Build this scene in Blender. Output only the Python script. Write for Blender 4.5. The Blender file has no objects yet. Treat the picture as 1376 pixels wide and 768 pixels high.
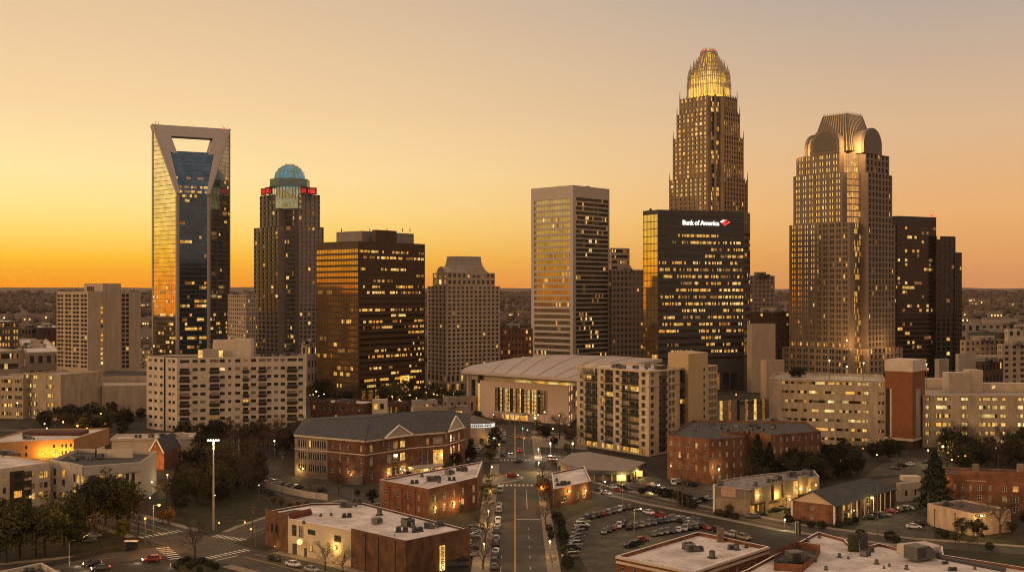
import bpy, math, random
from mathutils import Vector, noise
random.seed(7)
R = math.radians
sc = bpy.context.scene
COL = sc.collection
F, H, CX, HY = 1500.0, 70.0, 688.0, 396.0      # focal length in photo pixels, eye height, horizon row

def gx(x, D): return (x - CX) * D / F
def gz(y, D): return H - (y - HY) * D / F
def gD(y): return H * F / (y - HY)
def at(x, D): return (gx(x, D), D)
def G(x, y): return at(x, gD(y))

# ---------------------------------------------------------------- camera, sky, sun, exposure
cam = bpy.data.objects.new('camera', bpy.data.cameras.new('camera'))
COL.objects.link(cam); sc.camera = cam
cam.location = (0, 0, H); cam.rotation_euler = (R(90), 0, 0)
cam.data.sensor_width = 36; cam.data.lens = F / 1376 * 36
cam.data.shift_y = (HY - 384) / 1376
cam.data.clip_start = 1; cam.data.clip_end = 40000
sc.render.resolution_x, sc.render.resolution_y = 1024, 571
sc.view_settings.view_transform = 'Standard'; sc.view_settings.look = 'None'
sc.view_settings.exposure = 0.22; sc.view_settings.gamma = 1
sc.cycles.use_denoising = True
sc.cycles.max_bounces = 4; sc.cycles.diffuse_bounces = 2; sc.cycles.glossy_bounces = 3
sc.cycles.transmission_bounces = 2; sc.cycles.volume_bounces = 0
sc.cycles.sample_clamp_indirect = 3.0
sc.cycles.caustics_reflective = False; sc.cycles.caustics_refractive = False
sc.cycles.use_light_tree = True
sc.cycles.pixel_filter_type = 'BLACKMAN_HARRIS'; sc.cycles.filter_width = 1.05

def lin(c): c = c / 255.0; return c / 12.92 if c <= .04045 else ((c + .055) / 1.055) ** 2.4
def rgb(r, g, b): return (lin(r), lin(g), lin(b), 1)

SUN_AZ = R(-60)                                   # the sun has set just left of the frame
w = bpy.data.worlds.new('World'); sc.world = w; w.use_nodes = True
nt = w.node_tree; nt.nodes.clear()
def N(t, **k):
    n = nt.nodes.new(t)
    for a, b in k.items(): setattr(n, a, b)
    return n
def Lk(a, b): nt.links.new(a, b)
def M2(op, a, b=None, clamp=False):
    n = N('ShaderNodeMath', operation=op); n.use_clamp = clamp
    for i, s in enumerate((a, b)):
        if s is None: continue
        if isinstance(s, (int, float)): n.inputs[i].default_value = s
        else: Lk(s, n.inputs[i])
    return n.outputs[0]
tc = N('ShaderNodeTexCoord'); sp = N('ShaderNodeSeparateXYZ'); Lk(tc.outputs['Generated'], sp.inputs[0])
X, Y, Z = sp.outputs
hz = M2('SQRT', M2('MAXIMUM', M2('ADD', M2('MULTIPLY', X, X), M2('MULTIPLY', Y, Y)), .0004))
dt = M2('DIVIDE', M2('ADD', M2('MULTIPLY', X, math.sin(SUN_AZ)), M2('MULTIPLY', Y, math.cos(SUN_AZ))), hz)
def ramp(stops, fac):
    r = N('ShaderNodeValToRGB'); e = r.color_ramp.elements
    while len(e) < len(stops): e.new(.5)
    for k, (p, c) in enumerate(stops): e[k].position = p; e[k].color = rgb(*c)
    Lk(fac, r.inputs[0]); return r.outputs[0]
Zc = M2('MAXIMUM', Z, 0.0)
# positions are the sine of the elevation
rA = ramp([(0,(255,148,12)),(.012,(255,160,12)),(.03,(255,190,38)),(.05,(255,212,100)),(.075,(255,224,140)),
           (.105,(255,225,160)),(.16,(242,207,154)),(.25,(224,189,148)),(.5,(222,186,158)),(1,(225,192,168))], Zc)
rB = ramp([(0,(212,142,88)),(.03,(224,158,96)),(.07,(230,172,112)),(.14,(216,178,138)),(.25,(178,162,150)),
           (.5,(205,176,154)),(1,(225,192,168))], Zc)
rC = ramp([(0,(180,140,108)),(.06,(208,164,126)),(.14,(214,174,138)),(.3,(214,178,146)),(.55,(218,184,156)),(1,(225,192,168))], Zc)
def mapr(v, a, b):
    n = N('ShaderNodeMapRange'); n.inputs[1].default_value = a; n.inputs[2].default_value = b; n.interpolation_type = 'SMOOTHSTEP'
    Lk(v, n.inputs[0]); return n.outputs[0]
def mix(f, a, b):
    n = N('ShaderNodeMix', data_type='RGBA'); Lk(f, n.inputs[0]); Lk(a, n.inputs[6]); Lk(b, n.inputs[7]); return n.outputs[2]
col = mix(mapr(dt, .86, .12), rA, rB)
col = mix(mapr(dt, .05, -.75), col, rC)
sky = N('ShaderNodeTexSky'); sky.sky_type = 'NISHITA'; sky.sun_disc = False
sky.sun_elevation = R(-1.5); sky.sun_rotation = SUN_AZ
b1 = N('ShaderNodeBackground'); b1.inputs[1].default_value = 0.9; Lk(col, b1.inputs[0])
b2 = N('ShaderNodeBackground'); b2.inputs[1].default_value = 0.05; Lk(sky.outputs[0], b2.inputs[0])
ad = N('ShaderNodeAddShader'); Lk(b1.outputs[0], ad.inputs[0]); Lk(b2.outputs[0], ad.inputs[1])
wo = N('ShaderNodeOutputWorld'); Lk(ad.outputs[0], wo.inputs[0])
w.cycles.sampling_method = 'MANUAL'; w.cycles.sample_map_resolution = 512

sl = bpy.data.lights.new('sun', 'SUN'); sl.energy = 1.0; sl.angle = R(14); sl.color = (1, .58, .27)
so = bpy.data.objects.new('sun', sl); COL.objects.link(so)
# the sun is down; added soft lamp warms left faces from well past SUN_AZ
_az = R(-122); _d = Vector((-math.sin(_az) * math.cos(R(10)), -math.cos(_az) * math.cos(R(10)), -math.sin(R(10))))
so.rotation_euler = _d.to_track_quat('-Z', 'Y').to_euler(); so.location = (-300, 300, 300)

# ---------------------------------------------------------------- materials
MATS = {}
def mat(name, c, rough=.8, metal=0, spec=.3, var=.15, vs=.25, bump=0, bs=1.0, emit=None, es=0, c2=None, fine=0):
    """procedural material: noise-mottled base colour in real-world metres"""
    if name in MATS: return MATS[name]
    m = bpy.data.materials.new(name); m.use_nodes = True; t = m.node_tree
    p = t.nodes['Principled BSDF']
    p.inputs['Roughness'].default_value = rough; p.inputs['Metallic'].default_value = metal
    p.inputs['Specular IOR Level'].default_value = spec
    geo = t.nodes.new('ShaderNodeNewGeometry')
    if len(c) == 3: c = (*c, 1)
    nz = t.nodes.new('ShaderNodeTexNoise'); nz.inputs['Scale'].default_value = vs; nz.inputs['Detail'].default_value = 5
    t.links.new(geo.outputs['Position'], nz.inputs['Vector'])
    cr = t.nodes.new('ShaderNodeValToRGB'); cr.color_ramp.elements[0].position = .3; cr.color_ramp.elements[1].position = .72
    cr.color_ramp.elements[0].color = tuple(x * (1 - var) for x in c[:3]) + (1,)
    cr.color_ramp.elements[1].color = (tuple(c2) + (1,))[:4] if c2 else tuple(min(1, x * (1 + var)) for x in c[:3]) + (1,)
    t.links.new(nz.outputs['Fac'], cr.inputs[0]); t.links.new(cr.outputs[0], p.inputs['Base Color'])
    if bump:
        n2 = t.nodes.new('ShaderNodeTexNoise'); n2.inputs['Scale'].default_value = bs; n2.inputs['Detail'].default_value = 3
        t.links.new(geo.outputs['Position'], n2.inputs['Vector'])
        b = t.nodes.new('ShaderNodeBump'); b.inputs['Strength'].default_value = bump; b.inputs['Distance'].default_value = .3
        t.links.new(n2.outputs['Fac'], b.inputs['Height']); t.links.new(b.outputs[0], p.inputs['Normal'])
    MATS[name] = m; return m

def glass(name, c, metal=.75, rough=.06, var=.25, vs=.12):
    m = mat(name, c, rough, metal, .5, var, vs)
    return m

def lit(name, c, s, scale=.9):
    """a lit interior behind glass: blinds, furniture and lamps make it uneven"""
    if name in MATS: return MATS[name]
    m = bpy.data.materials.new(name); m.use_nodes = True; t = m.node_tree
    p = t.nodes['Principled BSDF']; p.inputs['Base Color'].default_value = (.05, .045, .04, 1); p.inputs['Roughness'].default_value = .15
    geo = t.nodes.new('ShaderNodeNewGeometry')
    nz = t.nodes.new('ShaderNodeTexNoise'); nz.inputs['Scale'].default_value = scale; nz.inputs['Detail'].default_value = 3
    t.links.new(geo.outputs['Position'], nz.inputs['Vector'])
    mr = t.nodes.new('ShaderNodeMapRange'); mr.inputs[1].default_value = .32; mr.inputs[2].default_value = .68
    mr.inputs[3].default_value = s * .25; mr.inputs[4].default_value = s * 1.6
    t.links.new(nz.outputs['Fac'], mr.inputs[0])
    n2 = t.nodes.new('ShaderNodeTexNoise'); n2.inputs['Scale'].default_value = .13; n2.inputs['Detail'].default_value = 2; t.links.new(geo.outputs['Position'], n2.inputs['Vector'])
    cr = t.nodes.new('ShaderNodeValToRGB'); cr.color_ramp.elements[0].position = .36; cr.color_ramp.elements[1].position = .62
    cr.color_ramp.elements[0].color = (c[0], c[1] * .74, c[2] * .5, 1); cr.color_ramp.elements[1].color = (c[0], min(1, c[1] * 1.12), min(1, c[2] * 1.9), 1)
    if scale > .15: t.links.new(n2.outputs['Fac'], cr.inputs[0]); t.links.new(cr.outputs[0], p.inputs['Emission Color'])
    else: p.inputs['Emission Color'].default_value = (*c, 1)
    t.links.new(mr.outputs[0], p.inputs['Emission Strength'])
    m.cycles.emission_sampling = 'NONE' if s < 4 else 'AUTO'
    MATS[name] = m; return m

LITW = [lit('lit_amber', (1, .53, .075), .62), lit('lit_warm', (1, .62, .14), .85), lit('lit_dim', (1, .46, .08), .2), mat('window_blind', (.24, .205, .165), .6, var=.3, vs=1.3)]
def brick(name, c1, c2, mortar=(.16, .13, .11), s=1.0, bump=.2):
    """brick courses on walls: rows run on height, bricks along x+y; plus a large stain pattern"""
    if name in MATS: return MATS[name]
    m = bpy.data.materials.new(name); m.use_nodes = True; t = m.node_tree; p = t.nodes['Principled BSDF']
    p.inputs['Roughness'].default_value = .88; p.inputs['Specular IOR Level'].default_value = .2
    geo = t.nodes.new('ShaderNodeNewGeometry'); s3 = t.nodes.new('ShaderNodeSeparateXYZ'); cb = t.nodes.new('ShaderNodeCombineXYZ')
    t.links.new(geo.outputs['Position'], s3.inputs[0])
    a = t.nodes.new('ShaderNodeMath'); a.operation = 'ADD'; t.links.new(s3.outputs[0], a.inputs[0]); t.links.new(s3.outputs[1], a.inputs[1])
    t.links.new(a.outputs[0], cb.inputs[0]); t.links.new(s3.outputs[2], cb.inputs[1])
    br = t.nodes.new('ShaderNodeTexBrick'); br.inputs['Scale'].default_value = s
    br.inputs['Brick Width'].default_value = .5; br.inputs['Row Height'].default_value = .22; br.inputs['Mortar Size'].default_value = .02
    br.inputs['Color1'].default_value = (*c1, 1); br.inputs['Color2'].default_value = (*c2, 1); br.inputs['Mortar'].default_value = (*mortar, 1)
    t.links.new(cb.outputs[0], br.inputs['Vector'])
    nz = t.nodes.new('ShaderNodeTexNoise'); nz.inputs['Scale'].default_value = .35; nz.inputs['Detail'].default_value = 6
    t.links.new(geo.outputs['Position'], nz.inputs['Vector'])
    mr = t.nodes.new('ShaderNodeMapRange'); mr.inputs[1].default_value = .3; mr.inputs[2].default_value = .7; mr.inputs[3].default_value = .6; mr.inputs[4].default_value = 1.3
    t.links.new(nz.outputs['Fac'], mr.inputs[0])
    mx = t.nodes.new('ShaderNodeMix'); mx.data_type = 'RGBA'; mx.blend_type = 'MULTIPLY'; mx.inputs[0].default_value = 1
    t.links.new(br.outputs['Color'], mx.inputs[6]); t.links.new(mr.outputs[0], mx.inputs[7]); t.links.new(mx.outputs[2], p.inputs['Base Color'])
    MATS[name] = m; return m

def weather(m, sx, sz, lo, hi=1.1, a=.35, b=.65, detail=6, c=None):
    """multiply the base colour by a streaky grime pattern (sx across, sz up the wall)"""
    t = m.node_tree; p = t.nodes['Principled BSDF']; src = p.inputs['Base Color'].links[0].from_socket
    g = t.nodes.new('ShaderNodeNewGeometry'); mp = t.nodes.new('ShaderNodeMapping'); mp.inputs['Scale'].default_value = (sx, sx, sz); n = t.nodes.new('ShaderNodeTexNoise'); n.inputs['Scale'].default_value = 1; n.inputs['Detail'].default_value = detail; n.inputs['Roughness'].default_value = .65
    t.links.new(g.outputs['Position'], mp.inputs[0]); t.links.new(mp.outputs[0], n.inputs['Vector']); r = t.nodes.new('ShaderNodeMapRange'); r.inputs[1].default_value = a; r.inputs[2].default_value = b; r.inputs[3].default_value = lo; r.inputs[4].default_value = hi; t.links.new(n.outputs['Fac'], r.inputs[0])
    x = t.nodes.new('ShaderNodeMix'); x.data_type = 'RGBA'; x.blend_type = 'MULTIPLY'; x.inputs[0].default_value = 1; t.links.new(src, x.inputs[6]); t.links.new(r.outputs[0], x.inputs[7]); t.links.new(x.outputs[2], p.inputs['Base Color']); return m

# ---------------------------------------------------------------- mesh builder
class MB:
    def __init__(s): s.v = []; s.f = []; s.m = []
    def poly(s, pts, m=0):
        k = len(s.v); s.v += [tuple(p) for p in pts]; s.f.append(tuple(range(k, k + len(pts)))); s.m.append(m)
    def box(s, x0, x1, y0, y1, z0, z1, m=0, mt=None):
        s.prism([(x0, y0), (x1, y0), (x1, y1), (x0, y1)], z0, z1, m, mt)
    def prism(s, pl, z0, z1, m=0, mt=None, bottom=True):
        n = len(pl); k = len(s.v)
        s.v += [(x, y, z0) for x, y in pl] + [(x, y, z1) for x, y in pl]
        for i in range(n):
            j = (i + 1) % n; s.f.append((k + i, k + j, k + n + j, k + n + i)); s.m.append(m)
        s.f.append(tuple(range(k + n, k + 2 * n))); s.m.append(m if mt is None else mt)
        if bottom: s.f.append(tuple(range(k + n - 1, k - 1, -1))); s.m.append(m)
    def hexa(s, b, t, m=0):
        """box from four bottom and four top points"""
        k = len(s.v); s.v += [tuple(p) for p in b] + [tuple(p) for p in t]
        for q in ((0,1,5,4),(1,2,6,5),(2,3,7,6),(3,0,4,7),(4,5,6,7),(3,2,1,0)): s.f.append(tuple(k + i for i in q)); s.m.append(m)
    def tube(s, p, q, r0, r1=None, n=6, m=0, cap=True):
        r1 = r0 if r1 is None else r1; p = Vector(p); q = Vector(q); d = q - p
        if d.length < 1e-6: return
        d.normalize(); a = d.orthogonal().normalized(); b = d.cross(a); k = len(s.v)
        for c, r in ((p, r0), (q, r1)):
            for i in range(n):
                t = 2 * math.pi * i / n; s.v.append(tuple(c + (a * math.cos(t) + b * math.sin(t)) * r))
        for i in range(n):
            j = (i + 1) % n; s.f.append((k + i, k + j, k + n + j, k + n + i)); s.m.append(m)
        if cap:
            s.f.append(tuple(range(k + n, k + 2 * n))); s.m.append(m); s.f.append(tuple(range(k + n - 1, k - 1, -1))); s.m.append(m)
    def ball(s, c, r, m=0, nu=8, nv=5, sz=1.0):
        k = len(s.v); cx, cy, cz = c
        s.v.append((cx, cy, cz + r * sz)); s.v.append((cx, cy, cz - r * sz))
        for j in range(1, nv):
            ph = math.pi * j / nv
            for i in range(nu):
                t = 2 * math.pi * i / nu; s.v.append((cx + r * math.sin(ph) * math.cos(t), cy + r * math.sin(ph) * math.sin(t), cz + r * sz * math.cos(ph)))
        g = lambda j, i: k + 2 + (j - 1) * nu + i % nu
        for i in range(nu):
            s.f.append((k, g(1, i), g(1, i + 1))); s.m.append(m); s.f.append((k + 1, g(nv - 1, i + 1), g(nv - 1, i))); s.m.append(m)
            for j in range(1, nv - 1): s.f.append((g(j, i), g(j + 1, i), g(j + 1, i + 1), g(j, i + 1))); s.m.append(m)
    def bar(s, a, b, n, w, d0, d1, m=0):
        """a flat bar from a to b lying on a plane of normal n: width w, from d0 to d1 off the plane"""
        a, b, n = Vector(a), Vector(b), Vector(n); t = (b - a).normalized(); e = t.cross(n).normalized() * (w / 2)
        s.hexa([a - e + n * d0, a + e + n * d0, b + e + n * d0, b - e + n * d0], [a - e + n * d1, a + e + n * d1, b + e + n * d1, b - e + n * d1], m)
    def mesh(s, name, mats, smooth=False):
        me = bpy.data.meshes.new(name); me.from_pydata(s.v, [], s.f)
        for m in mats: me.materials.append(m)
        if len(mats) > 1: me.polygons.foreach_set('material_index', s.m)
        if smooth: me.polygons.foreach_set('use_smooth', [True] * len(s.f))
        me.update(); return me
    def build(s, name, mats, parent=None, loc=(0, 0, 0), rz=0, smooth=False):
        if not isinstance(mats, (list, tuple)): mats = [mats]
        return put(name, s.mesh(name, mats, smooth), parent, loc, rz)

def put(name, me, parent=None, loc=(0, 0, 0), rz=0):
    o = bpy.data.objects.new(name, me); COL.objects.link(o); o.location = loc; o.rotation_euler = (0, 0, rz)
    if parent: o.parent = parent
    return o
def thing(name, label, cat, loc=(0, 0, 0), rz=0, group=None):
    o = put(name, None, None, loc, rz); o.empty_display_size = .5
    return tag(o, label, cat, group)
def tag(o, label=None, cat=None, group=None, kind=None):
    if label: o['label'] = label
    if cat: o['category'] = cat
    if group: o['group'] = group
    if kind: o['kind'] = kind
    return o
def struct(name, mb, m, kind='structure'): return tag(mb.build(name, m), kind=kind)

# ---------------------------------------------------------------- plan geometry
def rect(xl, xc, xr, D, th):
    """plan of a box seen corner-on: photo columns of its left end, near corner and right end, depth of the near corner"""
    t = R(th); Cx, Cy = at(xc, D); kl = (xl - CX) / F; kr = (xr - CX) / F
    a = (Cx - kl * Cy) / (math.cos(t) + kl * math.sin(t)); b = (kr * Cy - Cx) / (math.sin(t) - kr * math.cos(t))
    A = (Cx - a * math.cos(t), Cy + a * math.sin(t)); B = (Cx + b * math.sin(t), Cy + b * math.cos(t))
    return [A, (Cx, Cy), B, (A[0] + B[0] - Cx, A[1] + B[1] - Cy)]
def ux(P, Q, x):
    """distance from P along P-Q of the point seen in photo column x"""
    k = (x - CX) / F; dx, dy = Q[0] - P[0], Q[1] - P[1]; L = math.hypot(dx, dy)
    return L * (k * P[1] - P[0]) / (dx - k * dy)
def onl(P, Q, u):
    L = math.hypot(Q[0] - P[0], Q[1] - P[1]); return (P[0] + (Q[0] - P[0]) * u / L, P[1] + (Q[1] - P[1]) * u / L)
def dist(P, Q): return math.hypot(Q[0] - P[0], Q[1] - P[1])
def inset(pl, t):
    n = len(pl); out = []
    for i in range(n):
        a, b, c = Vector(pl[i - 1]), Vector(pl[i]), Vector(pl[(i + 1) % n])
        d1 = (b - a).normalized(); d2 = (c - b).normalized(); n1 = Vector((-d1.y, d1.x)); n2 = Vector((-d2.y, d2.x))
        k = 1 + n1.dot(n2); m = (n1 + n2) / max(k, .2); out.append((b.x + m.x * t, b.y + m.y * t))
    return out

# ---------------------------------------------------------------- windows
def litrow(n, p, run=.75):
    """which of n cells are lit: none (-1) or the kind of light; lit offices come in runs"""
    out = [-1] * n; i = 0
    while i < n:
        if random.random() < p:
            L = random.randint(1, 1 + int(n * .35)); k = random.choice((0, 0, 1, 2, 2))
            for j in range(i, min(n, i + L)):
                if random.random() < run: out[j] = k if random.random() < .7 else random.choice((0, 1, 2))
            i += L
        else: i += random.randint(1, 3)
    return out
def gwin(mb, T, w, h, style, cells):
    """slots: 0 frame, 1 glass, 2.. lit"""
    if style in ('band', 'open'):
        n = len(cells); c = w / n
        for i, k in enumerate(cells):
            a, b = i * c, (i + 1) * c
            mb.poly([T(a, 0, 0), T(b, 0, 0), T(b, h, 0), T(a, h, 0)], 1 if k < 0 else 2 + k)
        if n <= 40 and style == 'band':
            for i in range(1, n): 
                a = i * c; mb.hexa([T(a-.06, 0, .01), T(a+.06, 0, .01), T(a+.06, 0, .1), T(a-.06, 0, .1)], [T(a-.06, h, .01), T(a+.06, h, .01), T(a+.06, h, .1), T(a-.06, h, .1)], 0)
        return
    k = cells[0]; g = 1 if k < 0 else 2 + k
    mb.poly([T(0, 0, 0), T(w, 0, 0), T(w, h, 0), T(0, h, 0)], g)
    f = min(.11, w * .07)
    def bar(a, b, c, d, o=.07): mb.hexa([T(a, c, .005), T(b, c, .005), T(b, c, o), T(a, c, o)], [T(a, d, .005), T(b, d, .005), T(b, d, o), T(a, d, o)], 0)
    if style in ('cross', 'frame', 'sash'):
        bar(0, f, 0, h); bar(w - f, w, 0, h); bar(f, w - f, 0, f); bar(f, w - f, h - f, h)
    if style == 'cross': bar(w/2 - f/2, w/2 + f/2, f, h - f, .06); bar(f, w - f, h*.5 - f/2, h*.5 + f/2, .05)
    if style == 'sash': bar(f, w - f, h*.5 - f/2, h*.5 + f/2, .06)
    if style == 'two': bar(w/2 - f/2, w/2 + f/2, 0, h, .05)
WCACHE = {}
class Bd:
    """a building: root Empty at its base, a wall mesh with real window openings, windows as parts"""
    def __init__(s, name, label, cat, pl, wallm, glassm=None, framem=None, group=None):
        s.pl = pl; s.o = min(pl, key=lambda p: p[1]); s.root = thing(name, label, cat, (s.o[0], s.o[1], 0), 0, group)
        s.wall = MB(); s.W = []; s.wm = wallm if isinstance(wallm, list) else [wallm]
        s.slots = [framem or MATS['frame_dark'], glassm or MATS['glass_dark']] + LITW
    def l(s, p, z=None): return (p[0] - s.o[0], p[1] - s.o[1]) if z is None else (p[0] - s.o[0], p[1] - s.o[1], z)
    def plain(s, P, Q, z0, z1, m=0):
        P, Q = s.l(P), s.l(Q); s.wall.poly([(*P, z0), (*Q, z0), (*Q, z1), (*P, z1)], m)
    def walls(s, pl, z0, z1, skip=(), m=0):
        for i in range(len(pl)):
            if i not in skip: s.plain(pl[i], pl[(i + 1) % len(pl)], z0, z1, m)
    def fac(s, P, Q, z0, z1, rows, cols, depth=.3, style='plain', p=.1, cells=None, m=0, mf=None, name='window', skipf=None, litf=None):
        """facade from P to Q (left to right), openings = rows x cols (metres along / heights above z0)"""
        P, Q = s.l(P), s.l(Q); L = dist(P, Q); d = Vector((Q[0] - P[0], Q[1] - P[1])) / L; n = Vector((d.y, -d.x))
        def T(u, z, o=0): return (P[0] + d.x * u + n.x * o, P[1] + d.y * u + n.y * o, z0 + z)
        Ht = z1 - z0; zz = 0; mb = s.wall
        for ri, (a, b) in enumerate(rows):
            if a > zz + 1e-4: mb.poly([T(0, zz), T(L, zz), T(L, a), T(0, a)], m)
            uu = 0
            for ci, (e, f) in enumerate(cols):
                if skipf and skipf(ri, ci): continue
                if e > uu + 1e-4: mb.poly([T(uu, a), T(e, a), T(e, b), T(uu, b)], m if mf is None else mf)
                for q in ([T(e, a), T(f, a), T(f, a, -depth), T(e, a, -depth)], [T(e, b, -depth), T(f, b, -depth), T(f, b), T(e, b)],
                          [T(e, a), T(e, a, -depth), T(e, b, -depth), T(e, b)], [T(f, a, -depth), T(f, a), T(f, b), T(f, b, -depth)]): mb.poly(q, m)
                if cells: cl = litf(ri, ci, cells) if litf else litrow(cells, p)
                else: cl = [random.choice((0, 0, 1, 2, 2)) if random.random() < (litf(ri, ci) if litf else p) else (3 if style in ('two', 'cross', 'sash') and random.random() < .22 else -1)]
                s.W.append((T(e, a, -depth), d, n, f - e, b - a, style, tuple(cl), name, tuple(s.slots))); uu = f
            if uu < L - 1e-4: mb.poly([T(uu, a), T(L, a), T(L, b), T(uu, b)], m if mf is None else mf)
            zz = b
        if zz < Ht - 1e-4: mb.poly([T(0, zz), T(L, zz), T(L, Ht), T(0, Ht)], m)
    def grid(s, P, Q, z0, z1, nf, nb, wf=.6, hf=.55, ml=0, mr=0, mt=0, mb=0, sill=.3, pair=0, **k):
        L = dist(P, Q); fh = (z1 - z0 - mt - mb) / nf; bw = (L - ml - mr) / nb
        rows = [(mb + fh * (i + sill), mb + fh * (i + sill + hf)) for i in range(nf)]
        if pair: cols = [c for j in range(nb) for c in ((ml + bw * (j + .5 - wf/2), ml + bw * (j + .5 - pair/2)), (ml + bw * (j + .5 + pair/2), ml + bw * (j + .5 + wf/2)))]
        else: cols = [(ml + bw * (j + .5 - wf/2), ml + bw * (j + .5 + wf/2)) for j in range(nb)]
        s.fac(P, Q, z0, z1, rows, cols, **k)
    def bands(s, P, Q, z0, z1, nf, cells, hf=.6, ml=.6, mr=.6, mt=0, mb=0, sill=.3, **k):
        L = dist(P, Q); fh = (z1 - z0 - mt - mb) / nf
        rows = [(mb + fh * (i + sill), mb + fh * (i + sill + hf)) for i in range(nf)]
        k.setdefault('name', 'window_band'); s.fac(P, Q, z0, z1, rows, [(ml, L - mr)], style='band', cells=cells, **k)
    def roof(s, pl, z, par=.9, t=.5, m=None, name='roof'):
        """flat roof behind a parapet whose top is at z"""
        a = [s.l(p) for p in pl]; b = inset(a, t); n = len(a)
        for i in range(n):
            j = (i + 1) % n
            s.wall.poly([(*a[i], z), (*a[j], z), (*b[j], z), (*b[i], z)], len(s.wm) - 1 if len(s.wm) > 1 else 0)
            s.wall.poly([(*b[i], z - par), (*b[i], z), (*b[j], z), (*b[j], z - par)])
        r = MB(); r.poly([(*q, z - par) for q in b]); r.build(name, m or MATS['roof_pale'], s.root)
    def applied(s, P, Q, zs, h, ur, cell=2.4, p=.2, off=.12, litf=None):
        """glazing bands laid on a plain curtain wall; ur(z) gives their start and end along P-Q"""
        P, Q = s.l(P), s.l(Q); L = dist(P, Q); d = Vector((Q[0] - P[0], Q[1] - P[1])) / L; n = Vector((d.y, -d.x))
        for z in zs:
            a, b = ur(z)
            if b - a < 1.5: continue
            nc = max(1, int((b - a) / cell)); cl = litf(z, nc) if litf else litrow(nc, p)
            s.W.append(((P[0] + d.x * a + n.x * off, P[1] + d.y * a + n.y * off, z), d, n, b - a, h, "band", tuple(cl), "window_band", tuple(s.slots)))
    def part(s, name, mb, m, smooth=False): return mb.build(name, m, s.root, smooth=smooth)
    def ac(s, P, z, rz=0, k=0, sc_=1.0):
        me = AC[k % len(AC)]; o = put('rooftop_unit', me, s.root, s.l(P, z), rz); o.scale = (sc_,) * 3; return o
    def done(s, cap=100):
        s.wall.build('wall', s.wm, s.root)
        s.W.sort(key=lambda q: (q[0][0] + s.o[0]) ** 2 + (q[0][1] + s.o[1]) ** 2 + (q[0][2] - H) ** 2 - 40 * q[3] * q[4])
        for q in s.W[:cap]:
            pos, d, n, w_, h_, st, cl, nm, sl_ = q
            key = (round(w_, 2), round(h_, 2), st, cl, sl_[0].name, sl_[1].name)
            if key not in WCACHE:
                mb = MB(); gwin(mb, lambda u, z, o: (u, -o, z), w_, h_, st, cl); WCACHE[key] = mb.mesh(nm, sl_)
            o = put(nm, WCACHE[key], s.root, pos, math.atan2(d.y, d.x))
        if s.W[cap:]:
            mb = MB(); ms = []
            for pos, d, n, w_, h_, st, cl, _, sl_ in s.W[cap:]:
                k = len(mb.m); gwin(mb, lambda u, z, o: (pos[0] + d.x * u + n.x * o, pos[1] + d.y * u + n.y * o, pos[2] + z), w_, h_, st, cl)
                for m_ in sl_:
                    if m_ not in ms: ms.append(m_)
                for i in range(k, len(mb.m)): mb.m[i] = ms.index(sl_[mb.m[i]])
            tag(mb.build('window', ms, s.root), kind='stuff')
        return s

# shared materials
mat('frame_dark', (.03, .028, .026), .5); mat('frame_white', (.62, .58, .52), .5, var=.05); mat('frame_tan', (.35, .30, .24), .6, var=.05)
glass('glass_dark', (.075, .072, .07), .55); glass('glass_blue', (.07, .12, .2), .85); glass('glass_bronze', (.16, .10, .05), .85, .09)
glass('glass_gold', (.75, .60, .36), .95, .07); glass('glass_grey', (.22, .23, .25), .85, .08)
mat('roof_pale', (.52, .47, .43), .85, var=.2, vs=.16, c2=(.72, .66, .61), bump=.2, bs=.6); _m = MATS['roof_pale']; _t = _m.node_tree; _p = _t.nodes['Principled BSDF']; _src = _p.inputs['Base Color'].links[0].from_socket
_g = _t.nodes.new('ShaderNodeNewGeometry'); _n = _t.nodes.new('ShaderNodeTexNoise'); _n.inputs['Scale'].default_value = .33; _n.inputs['Detail'].default_value = 8; _n.inputs['Roughness'].default_value = .7; _t.links.new(_g.outputs['Position'], _n.inputs['Vector'])
_r = _t.nodes.new('ShaderNodeMapRange'); _r.inputs[1].default_value = .55; _r.inputs[2].default_value = .75; _t.links.new(_n.outputs['Fac'], _r.inputs[0])
_x = _t.nodes.new('ShaderNodeMix'); _x.data_type = 'RGBA'; _x.inputs[7].default_value = (.20, .125, .075, 1); _t.links.new(_r.outputs[0], _x.inputs[0]); _t.links.new(_src, _x.inputs[6])
_b = _t.nodes.new('ShaderNodeTexBrick'); _b.inputs['Scale'].default_value = 1; _b.inputs['Brick Width'].default_value = 14; _b.inputs['Row Height'].default_value = 2.6; _b.inputs['Mortar Size'].default_value = .035
for _k, _c in (('Color1', (1, 1, 1, 1)), ('Color2', (.93, .93, .93, 1)), ('Mortar', (.6, .57, .53, 1))): _b.inputs[_k].default_value = _c
_mp = _t.nodes.new('ShaderNodeMapping'); _mp.inputs['Rotation'].default_value = (0, 0, .5); _t.links.new(_g.outputs['Position'], _mp.inputs[0]); _t.links.new(_mp.outputs[0], _b.inputs['Vector'])
_y = _t.nodes.new('ShaderNodeMix'); _y.data_type = 'RGBA'; _y.blend_type = 'MULTIPLY'; _y.inputs[0].default_value = 1; _t.links.new(_x.outputs[2], _y.inputs[6]); _t.links.new(_b.outputs[0], _y.inputs[7]); _t.links.new(_y.outputs[2], _p.inputs['Base Color'])
mat('roof_dark', (.06, .058, .058), .9, var=.3, vs=.3)
mat('roof_shingle', (.050, .052, .055), .85, var=.25, vs=.6, bump=.3, bs=2.5)
mat('steel_grey', (.13, .125, .12), .5, .5, var=.2, vs=1); mat('metal_dark', (.05, .05, .05), .6, .3)
mat('white_paint', (.75, .70, .64), .6, var=.08); mat('concrete', (.32, .27, .22), .85, var=.12, vs=.15)
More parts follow.
